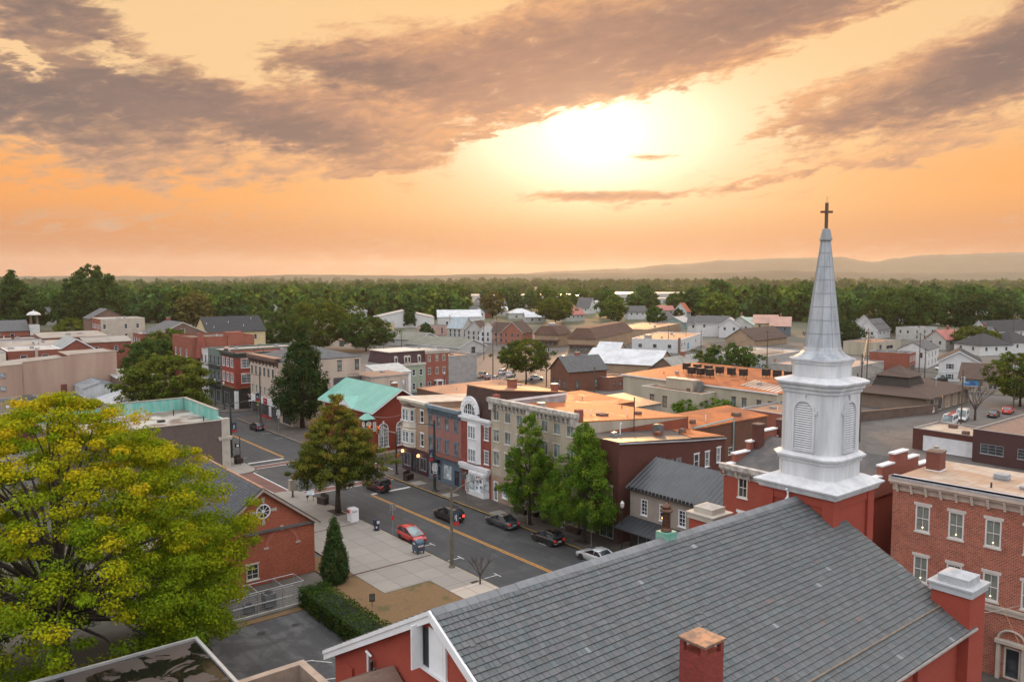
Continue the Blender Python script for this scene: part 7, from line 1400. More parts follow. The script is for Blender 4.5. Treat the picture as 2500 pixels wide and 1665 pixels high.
for zl, x0, x1, y0, y1, n in ZONES:
    k = tries = 0
    while k < n and tries < n * 30:
        tries += 1; px, py = wrg.uniform(x0, x1), y0 + (y1 - y0) * wrg.random() ** 1.3; p = G(px, py); sc = wrg.uniform(.8, 1.5) * (1.18 if 'right' in zl or zl.startswith('left') else 1.0)
        if not free(*p, 4.5 * sc) or any((p[0] - a) ** 2 + (p[1] - b) ** 2 < (6.5 * sc) ** 2 for a, b in placed): continue
        i = wrg.choices(range(6), (5, 4, 3, 3, 1.2, 1.2))[0]; me, tm, nm, lb = protos[i]; placed.append(p); k += 1
        t = thing(nm, lb + ' ' + zl, 'tree', (*p, terrain(*p) - .1), wrg.uniform(0, 360), lb + 's ' + zl); t.scale = (sc, sc, sc * wrg.uniform(.85, 1.15)); put('crown', me, t); put('trunk', tm, t)
for (px, py, sc, i, lb) in ((1043, 765, 1.5, 0, 'big green tree behind the white steel hall, left one'), (1110, 764, 1.65, 2, 'big yellowish tree behind the white steel hall, right one'), (1000, 800, 1.35, 4, 'tall dark spruce beside the lumber shed'), (1186, 737, 1.15, 0, 'lone round tree in front of the far warehouse'), (1260, 768, 1.15, 3, 'dark round tree right of the ripe field'), (1412, 752, 1.35, 2, 'backlit tree in the sun glow, left of two'), (1462, 752, 1.3, 2, 'backlit tree in the sun glow, right of two'), (1500, 785, 1.25, 2, 'tall bushy tree by the gambrel house'), (1555, 772, 1.1, 0, 'hazy round tree right of the gambrel house'), (1740, 788, 1.1, 3, 'dense round tree beside the orange roofed house'), (1600, 800, .9, 0, 'green tree by the low pale cottage'), (1655, 790, .7, 3, 'small dark tree beside the orange roofed house'), (1875, 772, 1.0, 2, 'yellow green tree below the large apartment house'), (870, 752, 1.25, 3, 'dark rounded tree left of the lumber shed'), (612, 775, .8, 4, 'pointed dark tree above the yellow house roof'), (1030, 740, 1.1, 4, 'twin topped pine on the middle horizon'), (1040, 826, .55, 3, 'small dark bush tree beside the pink office')):
    p = G(px, py); me, tm, nm, l0 = protos[i]; t = thing(nm, lb, 'tree', (*p, terrain(*p) - .1), px % 360); t.scale = (sc,) * 3; put('crown', me, t); put('trunk', tm, t)
# far woods: one mass
def far_woods():
    g = np.random.default_rng(5); protos2 = []
    for i, (sh, pal) in enumerate((('round', MID), ('dome', MID), ('round', OLV), ('dome', DKG))):
        me, C = leafmesh('w', .5, 13, 6.6, sh, 46, 5, 1.7, pal, 300 + i, 2.0, hbias=.5, inner=.5, lobes=.1); v = np.empty(len(me.vertices) * 3); me.vertices.foreach_get('co', v); c = np.empty(len(me.vertices) * 4, np.float32); me.color_attributes['col'].data.foreach_get('color', c); protos2.append((v.reshape(-1, 3), c.reshape(-1, 4)[:, :3])); bpy.data.meshes.remove(me)
    Vs, Cs = [], []
    n = 0
    while n < 5200:
        D = 560 * (5200 / 560) ** g.random(); a = YAW + math.radians(g.uniform(-36, 36)); x, y = D * math.sin(a), D * math.cos(a)
        if D < 1750 and (not free(x, y, 8) or (D < 860 and g.random() < .45)): continue
        az = math.degrees(a - YAW)
        if D < 1300 and -3.5 < az < 13: continue
        if math.sin(x / 210 + 1.3) + math.sin(y / 160 + x / 400) > 1.25 and D > 1000: continue
        i = g.integers(4); v, c = protos2[i]; s = g.uniform(.9, 1.6) * (1 + .2 * (D > 2500)); an = g.random() * 6.28; ca, sa = math.cos(an), math.sin(an)
        Vs.append(np.stack([(v[:, 0] * ca - v[:, 1] * sa) * s + x, (v[:, 0] * sa + v[:, 1] * ca) * s + y, v[:, 2] * s * g.uniform(.85, 1.15) + terrain(x, y)], 1)); Cs.append(c * g.uniform(.75, 1.25)); n += 1
    V = np.concatenate(Vs); C = np.concatenate(Cs); N = len(V) // 4; me = bpy.data.meshes.new('far_woods'); me.vertices.add(N * 4); me.vertices.foreach_set('co', V.ravel()); me.loops.add(N * 4); me.loops.foreach_set('vertex_index', np.arange(N * 4, dtype=np.int32)); me.polygons.add(N); me.polygons.foreach_set('loop_start', np.arange(0, N * 4, 4, dtype=np.int32)); me.update(calc_edges=True); setcol(me, C); me.materials.append(LEAF3)
    o = bpy.data.objects.new('far_woods', me); COL.objects.link(o); tag(o, 'hazy woods stretching to the hills beyond the town', 'woods', None, 'stuff')
FL = [(whites, greyshingle, 'white', 'grey'), (dust, dkshingle, 'pale grey', 'dark'), (yel, brnroof, 'butter', 'brown'), (whites, tinroof, 'white', 'tin'), (redbrick, greyshingle, 'brick', 'grey'), (dust, redr, 'pale grey', 'red')]
def belt_houses():
    hr = random.Random(21); fw_ = style(greytrim, glass, 1, 1, .08, None, 0)
    for zl, x0, x1, y0, y1, n in (('among the trees left of the spire', 1640, 1990, 722, 775, 16), ('in the tree belt right of the spire', 2080, 2500, 735, 800, 18), ('in the trees beyond the lumber shed', 600, 1000, 722, 765, 12), ('around the barns in the middle', 1150, 1640, 745, 790, 10)):
        k = q = 0
        while k < n and q < 400:
            q += 1; p = G(hr.uniform(x0, x1), hr.uniform(y0, y1)); w, d, h = hr.uniform(9, 14), hr.uniform(8, 10.5), hr.uniform(4.4, 5.8)
            if not free(p[0] + 5, p[1] + 5, 9) or any((p[0] + 6 - a) ** 2 + (p[1] + 5 - b) ** 2 < 90 for a, b in placed): continue
            k += 1; i = hr.randrange(6); wl, rf, a, b = FL[i]; r = hr.choice((0, 25, -30, 90 - 180)); lb = 'small %s house with %s roof %s' % (a, b, zl)
            bld('small_house', lb, 'house', *p, w, d, h, rot=r, wall=wl, kind=hr.choice(('gx', 'gx', 'gy')), rise=hr.uniform(3, 4.5), ov=.5, roof=rf, group=lb.replace('house', 'houses'), z=terrain(*p), wins=[(f, u, h - 2.3, 1.1, 1.5, fw_) for f, L in (('R', w), ('L', d)) for u in lin(.5, L - .5, 3)]); foots.append((p[0], p[1], math.cos(R(r)), math.sin(R(r)), w, d))
belt_houses()
far_woods()
def hills():
    mt = plain('hill_woods', (.045, .055, .03), .95, .4, .004)
    def ridge(name, lb, D, prof, depth, n=140):
        vs, fs = [], []; xs = [prof[0][0] + (prof[-1][0] - prof[0][0]) * k / n for k in range(n + 1)]; g = random.Random(int(D))
        for px in xs:
            for (a, b), (c, d) in zip(prof, prof[1:]):
                if a <= px <= c: f = (px - a) / (c - a); f = f * f * (3 - 2 * f); y = b + (d - b) * f; break
            az = YAW + math.atan((px - 1250) / FPX); dd = D / math.cos(az - YAW); h = CAMH + (HORY - y + g.uniform(-.7, .7)) * D / FPX
            for f, q in ((-.7, -20), (-.45, h * .35), (-.15, h * .85), (0, h), (.4, h * .6), (1.0, -20)): r = dd + f * depth; vs.append((r * math.sin(az), r * math.cos(az), q))
        for i in range(n):
            for j in range(5): k = i * 6 + j; fs.append((k, k + 6, k + 7, k + 1))
        m = MB(); m.add(vs, fs); tag(m.build(name, mt, None, True), lb, None, kind='structure')
    ridge('hills', 'long blue ridge behind the spire', 8800, [(1150, 678), (1400, 661), (1515, 656), (1648, 645), (1780, 635), (1913, 631), (2041, 628), (2126, 640), (2184, 631), (2258, 623), (2500, 617), (2700, 612)], 1500)
    ridge('hills', 'low wooded ridge across the horizon', 5400, [(-300, 676), (0, 675), (290, 674), (560, 675), (740, 671), (1000, 673), (1220, 669), (1500, 667), (1700, 665), (1900, 657), (1985, 663), (2200, 667), (2500, 664), (2750, 662)], 900)
hills()
# ------------------------------------------------------------------ vehicles
tyre = plain('tyre', (.012, .012, .013), .85, .2, 4); rimm = plain('alloy', (.38, .39, .40), .3, .2, 6, metal=.7); carglass = glassm('car_glass', (.012, .015, .018), .06, .8); skyglass = glassm('windscreen_glass', (.05, .075, .08), .06, .9)
tail = lamp_mat('tail_red', (.55, .02, .015), .25); taillit = lamp_mat('tail_lit', (1.0, .05, .03), 2.2); headl = plain('headlamp', (.55, .57, .6), .12, .1, 5); plate = plain('plate', (.55, .55, .55), .5, .1, 5); trimb = plain('car_black', (.012, .012, .014), .5, .2, 3)
KIND = dict(sedan=(4.75, 1.82, 1.45, [(0, .50), (.02, .64), (.16, .70), (.72, .655), (.93, .52), (1, .40)], [(.11, .70), (.30, .985), (.50, 1.0), (.73, .655)], .33),
            hatch=(4.05, 1.70, 1.53, [(0, .46), (.015, .60), (.1, .66), (.78, .60), (.94, .48), (1, .36)], [(.02, .66), (.10, .95), (.45, 1.0), (.85, .59)], .30),
            suv=(4.55, 1.80, 1.68, [(0, .44), (.01, .60), (.1, .63), (.72, .60), (.95, .53), (1, .40)], [(.015, .63), (.07, .965), (.50, 1.0), (.76, .60)], .35),
            jeep=(4.4, 1.85, 1.82, [(0, .44), (.01, .60), (.1, .60), (.66, .60), (.97, .575), (1, .42)], [(.01, .60), (.025, .98), (.52, 1.0), (.60, .60)], .42),
            van=(5.6, 2.0, 2.3, [(0, .32), (.008, .5), (.1, .52), (.80, .52), (.97, .40), (1, .28)], [(.008, .52), (.02, .97), (.74, 1.0), (.92, .47)], .35),
            pickup=(5.6, 1.95, 1.82, [(0, .42), (.01, .58), (.1, .58), (.68, .60), (.96, .52), (1, .40)], [(.38, .585), (.42, .97), (.58, 1.0), (.70, .60)], .39))
def car(name, label, x, y, head, kind, body, roofm=None, glassw=None, lit=False, group=None, rear=None, z=0.0, sides=True):
    """head = compass angle of the nose measured from +Y toward +X"""
    L, Wd, H, belt, cab, rw = KIND[kind]; hw = Wd / 2; t = thing(name, label, {'van': 'van', 'pickup': 'pickup truck'}.get(kind, 'car'), (x, y, z), -head, group)
    Y = lambda f: (f - .5) * L
    bz = lambda f: next(a[1] + (b[1] - a[1]) * (f - a[0]) / (b[0] - a[0]) for a, b in zip(belt, belt[1:]) if a[0] <= f <= b[0]) * H
    fs = sorted({0, .012, .04, .1, .18, .3, .42, .5, .6, .68, .75, .82, .9, .955, .985, 1.0} | {b[0] for b in belt}); m = MB(); rings = []
    for f in fs:
        e = max(0, 1 - min(f, 1 - f) / .09); w = hw * (1 - .16 * e * e); zb = .20 + .10 * e; zt = bz(f); zm = zb + (zt - zb) * .55; i = .10 + .02 * e
        rings.append([(-w * .93, Y(f), zb), (-w, Y(f), zb + .12), (-w * 1.005, Y(f), zm), (-w * .965, Y(f), zt - .07), (-w + i, Y(f), zt), (w - i, Y(f), zt), (w * .965, Y(f), zt - .07), (w * 1.005, Y(f), zm), (w, Y(f), zb + .12), (w * .93, Y(f), zb)])
    m.loft(rings)
    if kind == 'pickup': m.box(-hw + .16, Y(.02), bz(.1) - .5, hw - .16, Y(.37), bz(.1) + .006, 1)
    wy = (Y(.19), Y(.80 if kind != 'van' else .84))
    for wyy in wy:
        for s in (-1, 1): m.poly([(s * hw * 1.012, wyy + (rw + .06) * math.cos(R(a)), rw + (rw + .06) * math.sin(R(a))) for a in range(-20, 201, 20)][::s], 1)
    m.box(-hw * .9, Y(0) - .03, .28, hw * .9, Y(0) + .1, .5, 1 if kind == 'jeep' else 0); m.box(-hw * .55, Y(1) - .06, .34, hw * .55, Y(1) + .015, .5, 1)
    tw = .80 if kind not in ('jeep', 'van') else .90; P = [(Y(f), zz * H) for f, zz in cab]; wb = hw * .93; wr = hw * tw
    rf, rr = P[2], P[1]; thk = .045
    m2 = MB(); nn = 6; rg = []
    for k in range(nn + 1):
        f = k / nn; yy = rr[0] + (rf[0] - rr[0]) * f; zz = rr[1] + (rf[1] - rr[1]) * f + .03 * math.sin(math.pi * f); rg.append([(-wr - .02, yy, zz - .05), (-wr + .08, yy, zz + thk), (wr - .08, yy, zz + thk), (wr + .02, yy, zz - .05)])
    m2.loft(rg)
    if roofm is None: m.add(m2.v, m2.f)
    for s in (-1, 1):
        B = lambda p, w: (s * w, p[0], p[1]); mid = ((P[0][0] + P[3][0]) / 2, P[0][1]); midr = ((rr[0] + rf[0]) / 2, rr[1])
        for a, b, r0 in ((B(P[3], wb), B(rf, wr), .045), (B(P[0], wb), B(rr, wr), .07), (B(rr, wr), B(rf, wr), .04), (B(mid, wb + .01), B(midr, wr + .01), .035)): m.tube([a, b], r0, 5)
        m.box(s * hw * .97, P[3][0] - .18, P[3][1] + .02, s * (hw * .97 + .17), P[3][0] - .08, P[3][1] + .15)
    m.build('body', [body, trimb], t, True)
    if roofm: m2.build('roof', roofm, t, True)
    q = lambda p, w, s: (s * w, p[0], p[1])
    for nm, pts, mt in (('windscreen', [q(P[3], wb - .04, 1), q(P[3], wb - .04, -1), q(rf, wr - .03, -1), q(rf, wr - .03, 1)], skyglass), ('rear_window', [q(P[0], wb - .05, -1), q(P[0], wb - .05, 1), q(rr, wr - .03, 1), q(rr, wr - .03, -1)], glassw or carglass)):
        g = MB(); g.poly(pts); g.build(nm, mt, t)
    for s in (-1, 1):
        g = MB(); g.poly([q(p, w, s) for p, w in ((P[0], wb), (P[3], wb), (rf, wr), (rr, wr))][::s]); g.build('side_window', carglass if sides else body, t)
        if not sides:
            g = MB(); g.poly([(s * (wb + wr) / 2 * 1.03, Y(.62), H * .60), (s * (wb + wr) / 2 * 1.03, Y(.82), H * .60), (s * wr * 1.03, Y(.76), H * .86), (s * wr * 1.03, Y(.62), H * .88)][::s]); g.build('door_window', carglass, t); g = MB(); g.poly([(s * (wb + wr) / 2 * 1.035, Y(.12), H * .60), (s * (wb + wr) / 2 * 1.035, Y(.58), H * .60), (s * wr * 1.035, Y(.58), H * .86), (s * wr * 1.035, Y(.12), H * .86)][::s]); g.build('panel_window', carglass, t)
        g = MB(); g.box(s * hw * .50, Y(.965), bz(.95) * .80, s * hw * .88, Y(.975), bz(.95) * .97); g.add([(s * hw * .55, Y(.985), bz(.95) * .78), (s * hw * .86, Y(.955), bz(.95) * .78), (s * hw * .9, Y(.93), bz(.92) * 1.0), (s * hw * .55, Y(.96), bz(.95) * 1.0)], [(0, 1, 2, 3) if s > 0 else (3, 2, 1, 0)]); g.build('headlight', headl, t)
        g = MB(); zt = bz(.03); g.box(s * hw * .58, Y(0) - .012, zt * .70, s * hw * .90, Y(.02), zt * .95); g.build('taillight', taillit if lit else tail, t)
        for wyy in wy:
            g = MB(); g.lathe([(rw * .62, -.1), (rw * .96, -.1), (rw, -.06), (rw, .08), (rw * .94, .11), (rw * .62, .105)], 16); g.xf(Matrix.Translation((s * (hw - .09), wyy, rw)) @ Matrix.Rotation(s * math.pi / 2, 4, 'Y')); wh = g.build('wheel', tyre, t)
            g = MB(); g.lathe([(.05, .075), (rw * .3, .10), (rw * .61, .085), (rw * .63, .06)], 10); g.xf(Matrix.Translation((s * (hw - .09), wyy, rw)) @ Matrix.Rotation(s * math.pi / 2, 4, 'Y')); g.build('rim', rimm, wh)
    g = MB(); g.box(-.26, Y(0) - .02, .62 * bz(.03), .26, Y(0) + .01, .74 * bz(.03)); g.build('licence_plate', plate, t)
    if rear == 'spare': g = MB(); g.lathe([(.05, -.12), (.4, -.12), (.42, 0), (.38, .08), (.05, .09)], 14); g.xf(Matrix.Translation((.15, Y(0) - .1, .95)) @ Matrix.Rotation(math.pi / 2, 4, 'X')); g.build('spare_wheel', tyre, t)
    return t
pb = paint('paint_black', (.010, .010, .012)); pg_ = paint('paint_graphite', (.045, .05, .055)); ps = paint('paint_silver', (.48, .50, .52), .3, .3); pr_ = paint('paint_red', (.42, .022, .022)); pm = paint('paint_maroon', (.07, .010, .014)); pwh = paint('paint_white', (.62, .63, .65)); pbl = paint('paint_dark_blue', (.012, .016, .03)); ptan = paint('paint_tan', (.30, .24, .18))
car('parked_car', 'bright red hatchback parked by the plaza kerb facing the viewer', 47.25, 76.6, 180, 'hatch', pr_)
car('passing_car', 'black crossover with glowing brake light in the near lane', 55.0, 80.5, 0, 'suv', pb, lit=True)
car('parked_car', 'dark graphite sedan parked along the shop row kerb', 58.6, 74.3, 0, 'sedan', pg_)
car('parked_car', 'black hatchback parked under the ginkgo trees', 58.8, 66.2, 0, 'hatch', pb)
car('parked_car', 'silver sedan parked nearest the church roof', 58.8, 58.4, 0, 'sedan', ps)
car('waiting_car', 'boxy maroon off-road car with black top at the stop bar', 55.0, 98.2, 0, 'jeep', pm, roofm=trimb, rear='spare')
car('parked_car', 'dark blue hatchback parked before the cream corner block', 58.8, 152.9, 0, 'hatch', pbl)
car('parked_car', 'white sport utility with dark blue side stripe by the lantern roofed garage', 183.8, 78.0, 75, 'suv', pwh); st = bpy.context.scene.objects
t = [o for o in bpy.data.objects if o.get('label', '').startswith('white sport utility')][0]
for s in (-1, 1): box_on(t, 'side_stripe', plain('stripe_blue', (.02, .03, .10), .4), (s * .915, -1.5, .55, s * .925, 1.5, .72), (s * .915, -.3, .72, s * .925, .5, .92))
car('parked_van', 'white high roof van with dark side windows in the yard', 179.0, 69.6, -105, 'van', pwh, sides=False)
t = car('ladder_truck', 'white work truck with long red ladders on its roof rack', 170.5, 68.6, -100, 'van', pwh, sides=False); box_on(t, 'ladder', plain('ladder_red', (.45, .05, .03), .5), (-.6, -3.4, 2.45, -.5, 3.6, 2.55), (-.1, -3.4, 2.45, 0, 3.6, 2.55), *[(-.6, -3.2 + k * .45, 2.46, 0, -3.14 + k * .45, 2.5) for k in range(15)])
car('parked_car', 'long black car parked beside the bare yard tree', 188.5, 67.0, 80, 'sedan', pb); car('parked_car', 'red car parked behind the long black car', 196, 66.8, 80, 'sedan', pr_); car('parked_pickup', 'black pickup parked on the side street by the shuttered house', 242, 100.5, -70, 'pickup', pb); car('parked_pickup', 'white pickup farther along the side street', 272, 112, -60, 'pickup', pwh)
for i, (x, y, h, k, p, lb) in enumerate(((141.5, 194.6, 60, 'sedan', pm, 'dull red car at the end of the rail lot row'), (143.2, 191.2, 62, 'pickup', ptan, 'tan pickup in the rail lot row'), (142.6, 186.6, 60, 'sedan', pg_, 'grey sedan in the rail lot front row'), (142.0, 183.2, 60, 'hatch', pwh, 'white hatchback in the rail lot front row'), (153.5, 194.0, 60, 'suv', ps, 'silver wagon in the rail lot back row'), (151.5, 187.6, 60, 'sedan', ps, 'pale silver sedan in the rail lot back row right'), (198, 215, 20, 'sedan', pwh, 'white car parked by the mansard hall'), (152, 176.5, 120, 'sedan', pwh, 'white car under the parking lot tree'), (157, 172, 120, 'hatch', pg_, 'grey car under the parking lot tree'), (206, 206, 20, 'suv', pg_, 'dark wagon near the mansard hall'), (121.5, 173.4, -90, 'sedan', pwh, 'white sedan parked before the narrow red brick house'))): car('lot_car', lb, x, y, h, k, p, group='cars in the railway parking lot' if 0 <= i < 6 else None)
# ------------------------------------------------------------------ street furniture
ink = plain('sign_ink', (.01, .01, .012), .6); signw = plain('sign_white', (.66, .66, .66), .45, .08, 3); signred = plain('sign_red2', (.55, .015, .015), .45, .1, 3); signyel = plain('sign_yellow', (.62, .36, .02), .45, .1, 3); signgreen = plain('sign_green', (.02, .16, .08), .45); lampglass = lamp_mat('street_lens', (.8, .8, .78), .35); amber = plain('signal_yellow', (.42, .15, .02), .5, .15, 3); sigred = lamp_mat('signal_red', (1, .08, .03), 1.5); sigoff = plain('signal_off', (.02, .02, .02), .4)
def face(o, a): o.rotation_euler = (0, 0, R(a)); return o
SA = -39.0  # signs turned to the traffic coming up the street look along -y
def lamppost(label, x, y, h, dx, dz, mat, r=.14, name='street_lamp', banner=None, box=False, group=None):
    t = thing(name, label, 'street lamp', (x, y, .1), 0, group); m = MB(); m.tube([(0, 0, 0), (0, 0, .3), (0, 0, h)], [r * 1.7, r * 1.15, r * .7], 10); m.lathe([(r * 2, 0), (r * 2, .08), (r * 1.4, .3)], 8); m.build('pole', mat, t)
    m = MB(); n = 8; m.tube([(dx * k / n, 0, h * .93 + dz * math.sin(math.pi / 2 * k / n)) for k in range(n + 1)], [.06 - .025 * k / n for k in range(n + 1)], 7); m.build('arm', mat, t)
    m = MB(); s = 1 if dx > 0 else -1; m.loft([[(dx + s * a, -w, h * .93 + dz - .06 + b), (dx + s * a, w, h * .93 + dz - .06 + b), (dx + s * a, w * .8, h * .93 + dz + .1 + b), (dx + s * a, -w * .8, h * .93 + dz + .1 + b)] for a, w, b in ((-.15, .08, 0), (.2, .17, 0), (.6, .15, -.02), (.8, .06, -.02))]); hd = m.build('lamp_head', alu, t); m = MB(); m.poly([(dx + s * .1, -.13, h * .93 + dz - .075), (dx + s * .65, -.11, h * .93 + dz - .085), (dx + s * .65, .11, h * .93 + dz - .085), (dx + s * .1, .13, h * .93 + dz - .075)]); m.build('lens', lampglass, hd)
    if banner:
        bx, z0, z1 = banner; b = MB(); xa = bx; b.box(xa, -.012, z0, xa + .78 * (1 if bx > 0 else -1), .012, z1); bo = b.build('banner', plain('banner_navy', (.03, .05, .09), .8, .3, 4), t); a0, a1 = sorted((xa, xa + .78 * (1 if bx > 0 else -1))); box_on(bo, 'banner_red', plain('banner_red', (.42, .03, .04), .8, .25, 5), (a0, -.02, z0, a1, .02, z0 + .42)); rgb = random.Random(int(abs(x) * 10))
        box_on(bo, 'banner_emblem', signw, *[(a0 + .08 + rgb.random() * .4, -.024, z0 + .48 + rgb.random() * .5, a0 + .2 + rgb.random() * .45, .024, z0 + .62 + rgb.random() * .6) for k in range(6)])
        b = MB(); 
        for z in (z0, z1): b.tube([(0, 0, z), (bx + .85 * (1 if bx > 0 else -1), 0, z)], .018, 5)
        b.build('banner_rod', mat, t)
    if box: box_on(t, 'meter_box', plain('meter_grey', (.16, .16, .15), .6), (-.28, -.2, 2.9, -.1, .2, 3.9))
    return t
polem = plain('lamp_pole_grey', (.13, .115, .085), .6, .3, 1.5)
lamppost('tall weathered street lamp at the plaza kerb with long arm and banner', 45.75, 66.4, 8.4, 3.2, .9, polem, .17, banner=(.15, 4.3, 5.8), box=True)
t = lamppost('dark green street lamp pole carrying route sign and banner by the blue shopfront', 60.7, 92.2, 10.1, -3.1, .5, darkm, .2, banner=(-.15, 4.4, 6.0))
def panel(parent, w, h, z, mat, nm='sign_panel', y=-.05, x=0, dia=False):
    m = MB()
    if dia: m.add([(x, y, z - h), (x + w, y, z), (x, y, z + h), (x - w, y, z), (x, y + .02, z - h), (x + w, y + .02, z), (x, y + .02, z + h), (x - w, y + .02, z)], [(0, 1, 2, 3), (7, 6, 5, 4), (0, 4, 5, 1), (1, 5, 6, 2), (2, 6, 7, 3), (3, 7, 4, 0)])
    else: m.box(x - w / 2, y, z - h / 2, x + w / 2, y + .02, z + h / 2)
    return m.build(nm, mat, parent)
def signpost(name, label, x, y, h, ang, mat=alu, r=.035, group=None):
    t = thing(name, label, 'sign', (x, y, .1), ang, group); m = MB(); m.tube([(0, 0, 0), (0, 0, h)], r, 6); m.build('post', mat, t); return t
g = thing('route_sign', 'white EAST 114 route sign with left arrow on the dark green lamp pole', 'sign', (60.55, 92.0, .1), 22 - 45)
for w, h, z, tx, sz in ((.62, .34, 3.95, 'EAST', .22), (.78, .62, 3.42, '114', .5), (.56, .42, 2.85, '<', .01)):
    p = panel(g, w, h, z, signw, y=-.24); (text(p, tx, sz, (0, -.248, z), ink) if tx != '<' else box_on(p, 'arrow', ink, (-.2, -.248, z - .05, .2, -.241, z + .05), (-.2, -.248, z - .1, -.1, -.241, z + .1)))
m = MB(); m.tube([(0, -.24, 2.6), (0, -.24, 4.1)], .02, 5); m.build('bracket', alu, g)
g = thing('notice_sign', 'small red and dark notice below the route sign', 'sign', (60.52, 91.95, .1), -23); p = panel(g, .3, .42, 2.3, plain('notice', (.08, .04, .04), .5), y=-.24); box_on(p, 'notice_mark', signred, (-.1, -.25, 2.25, .1, -.241, 2.4))
t = signpost('parking_sign', 'tall narrow white parking notice post before the arched gable shop', 60.5, 84.0, 4.0, -23); panel(t, .40, .5, 3.75, signw); text(t, 'P', .34, (0, -.06, 3.75), signred); panel(t, .38, 1.9, 2.5, signw); box_on(t, 'notice_lines', signgreen, *[(-.12, -.06, 1.75 + k * .22, .12, -.051, 1.84 + k * .22) for k in range(6)])
t = signpost('turn_sign', 'round red topped sign with no left turn symbol on yellow striped post', 61.2, 72.6, 3.3, -28, signyel); m = MB(); m.lathe([(.36, 0), (.36, .03)], 20); m.xf(Matrix.Translation((0, -.04, 3.5)) @ Matrix.Rotation(math.pi / 2, 4, 'X')); m.build('red_disc', signred, t)
panel(t, .62, .62, 2.95, signw); box_on(t, 'notice_lines', ink, *[(-.22, -.06, 2.78 + k * .15, .22, -.051, 2.84 + k * .15) for k in range(3)]); panel(t, .66, .72, 2.25, signw)
m = MB(); n = 20
for k in range(n): a, b = 2 * math.pi * k / n, 2 * math.pi * (k + 1) / n; m.poly([(.24 * math.cos(a), -.058, 2.27 + .24 * math.sin(a)), (.24 * math.cos(b), -.058, 2.27 + .24 * math.sin(b)), (.3 * math.cos(b), -.058, 2.27 + .3 * math.sin(b)), (.3 * math.cos(a), -.058, 2.27 + .3 * math.sin(a))])
m.add([(-.19, -.058, 2.11), (-.14, -.058, 2.06), (.19, -.058, 2.43), (.14, -.058, 2.47)], [(0, 1, 2, 3)]); m.build('prohibition_ring', signred, t); box_on(t, 'turn_arrow', ink, (.02, -.056, 2.08, .08, -.051, 2.32), (-.12, -.056, 2.28, .08, -.051, 2.34), (-.16, -.056, 2.24, -.1, -.051, 2.38))
t = signpost('speed_sign', 'white SPEED LIMIT 25 sign beside the drooping ginkgo', 61.5, 61.9, 3.4, -26); panel(t, .64, .82, 3.1, signw); text(t, 'SPEED', .15, (0, -.06, 3.40), ink); text(t, 'LIMIT', .15, (0, -.06, 3.24), ink); text(t, '25', .36, (0, -.06, 2.94), ink); panel(t, .34, .95, 2.2, plain('notice_pink', (.52, .42, .40), .5))
t = signpost('crossing_sign', 'yellow diamond pedestrian crossing sign before the cream block', 62.2, 160.8, 5.2, -30); panel(t, .62, .62, 4.6, signyel, dia=True); box_on(t, 'walker', ink, (-.06, -.06, 4.75, .06, -.052, 4.87), (-.08, -.06, 4.45, .06, -.052, 4.73), (-.16, -.06, 4.25, -.06, -.052, 4.5), (.03, -.06, 4.25, .12, -.052, 4.5)); panel(t, .5, .4, 3.6, plain('sign_lime', (.36, .42, .12), .5))
t = signpost('route_sign', 'white 641 route shield on a post by the dark column tree', 61.5, 148.6, 4.2, -30); panel(t, .6, .4, 4.0, signw); text(t, 'WEST', .2, (0, -.06, 4.0), ink); panel(t, .75, .6, 3.4, signw); text(t, '641', .42, (0, -.06, 3.4), ink); panel(t, .4, .5, 2.75, plain('notice_pink', (.52, .42, .40), .5))
t = signpost('stop_notice', 'grey backed sign with small red plate on a thin post by the red car', 46.3, 79.2, 3.6, 150); panel(t, .72, .78, 3.3, plain('sign_back', (.2, .2, .2), .5)); panel(t, .3, .5, 2.1, signred, y=.03)
t = thing('memorial_sign', 'small black plaque sign standing at the hedge end of the dry lawn', 'sign', (34.5, 62.9, .08), -25); m = MB(); m.tube([(0, 0, 0), (0, 0, .5)], .03, 5); m.build('post', black, t); p = panel(t, .5, .75, .85, black); box_on(p, 'plaque_lines', greytrim, *[(-.18, -.058, .65 + k * .12, .18, -.051, .68 + k * .12) for k in range(5)])
# boxes
t = thing('parcel_drop_box', 'white parcel drop box with purple and orange lettering on the plaza', 'drop box', (45.3, 87.1, .13), 0); box_on(t, 'body', white, (-.5, -.55, 0, .5, .55, 1.55)); box_on(t, 'chute', signred, (-.56, -.1, 1.0, -.501, .5, 1.4)); text(t, 'Fed', .30, (-.16, -.555, 1.25), plain('ink_purple', (.06, .02, .14), .5)); text(t, 'Ex', .30, (.2, -.555, 1.25), plain('ink_orange', (.6, .14, .02), .5))
m = MB(); m.loft([[(-.5, -.55, 1.55), (.5, -.55, 1.55), (.5, .55, 1.55), (-.5, .55, 1.55)], [(-.45, -.5, 1.62), (.45, -.5, 1.62), (.45, .5, 1.62), (-.45, .5, 1.62)]]); m.build('lid', white, t)
t = thing('newspaper_box', 'dark blue newspaper box with white front card at the kerb', 'newspaper box', (45.7, 82.0, .13), 0); nb_ = plain('news_blue', (.012, .018, .06), .45, .2, 3); box_on(t, 'pedestal', nb_, (-.28, -.28, 0, .28, .28, .12), (-.2, -.2, .12, .2, .2, .7)); box_on(t, 'case', nb_, (-.3, -.27, .7, .3, .27, 1.3)); box_on(t, 'card', signw, (-.1, -.285, .82, .26, -.271, 1.2), (-.2, -.215, .3, .0, -.201, .55))
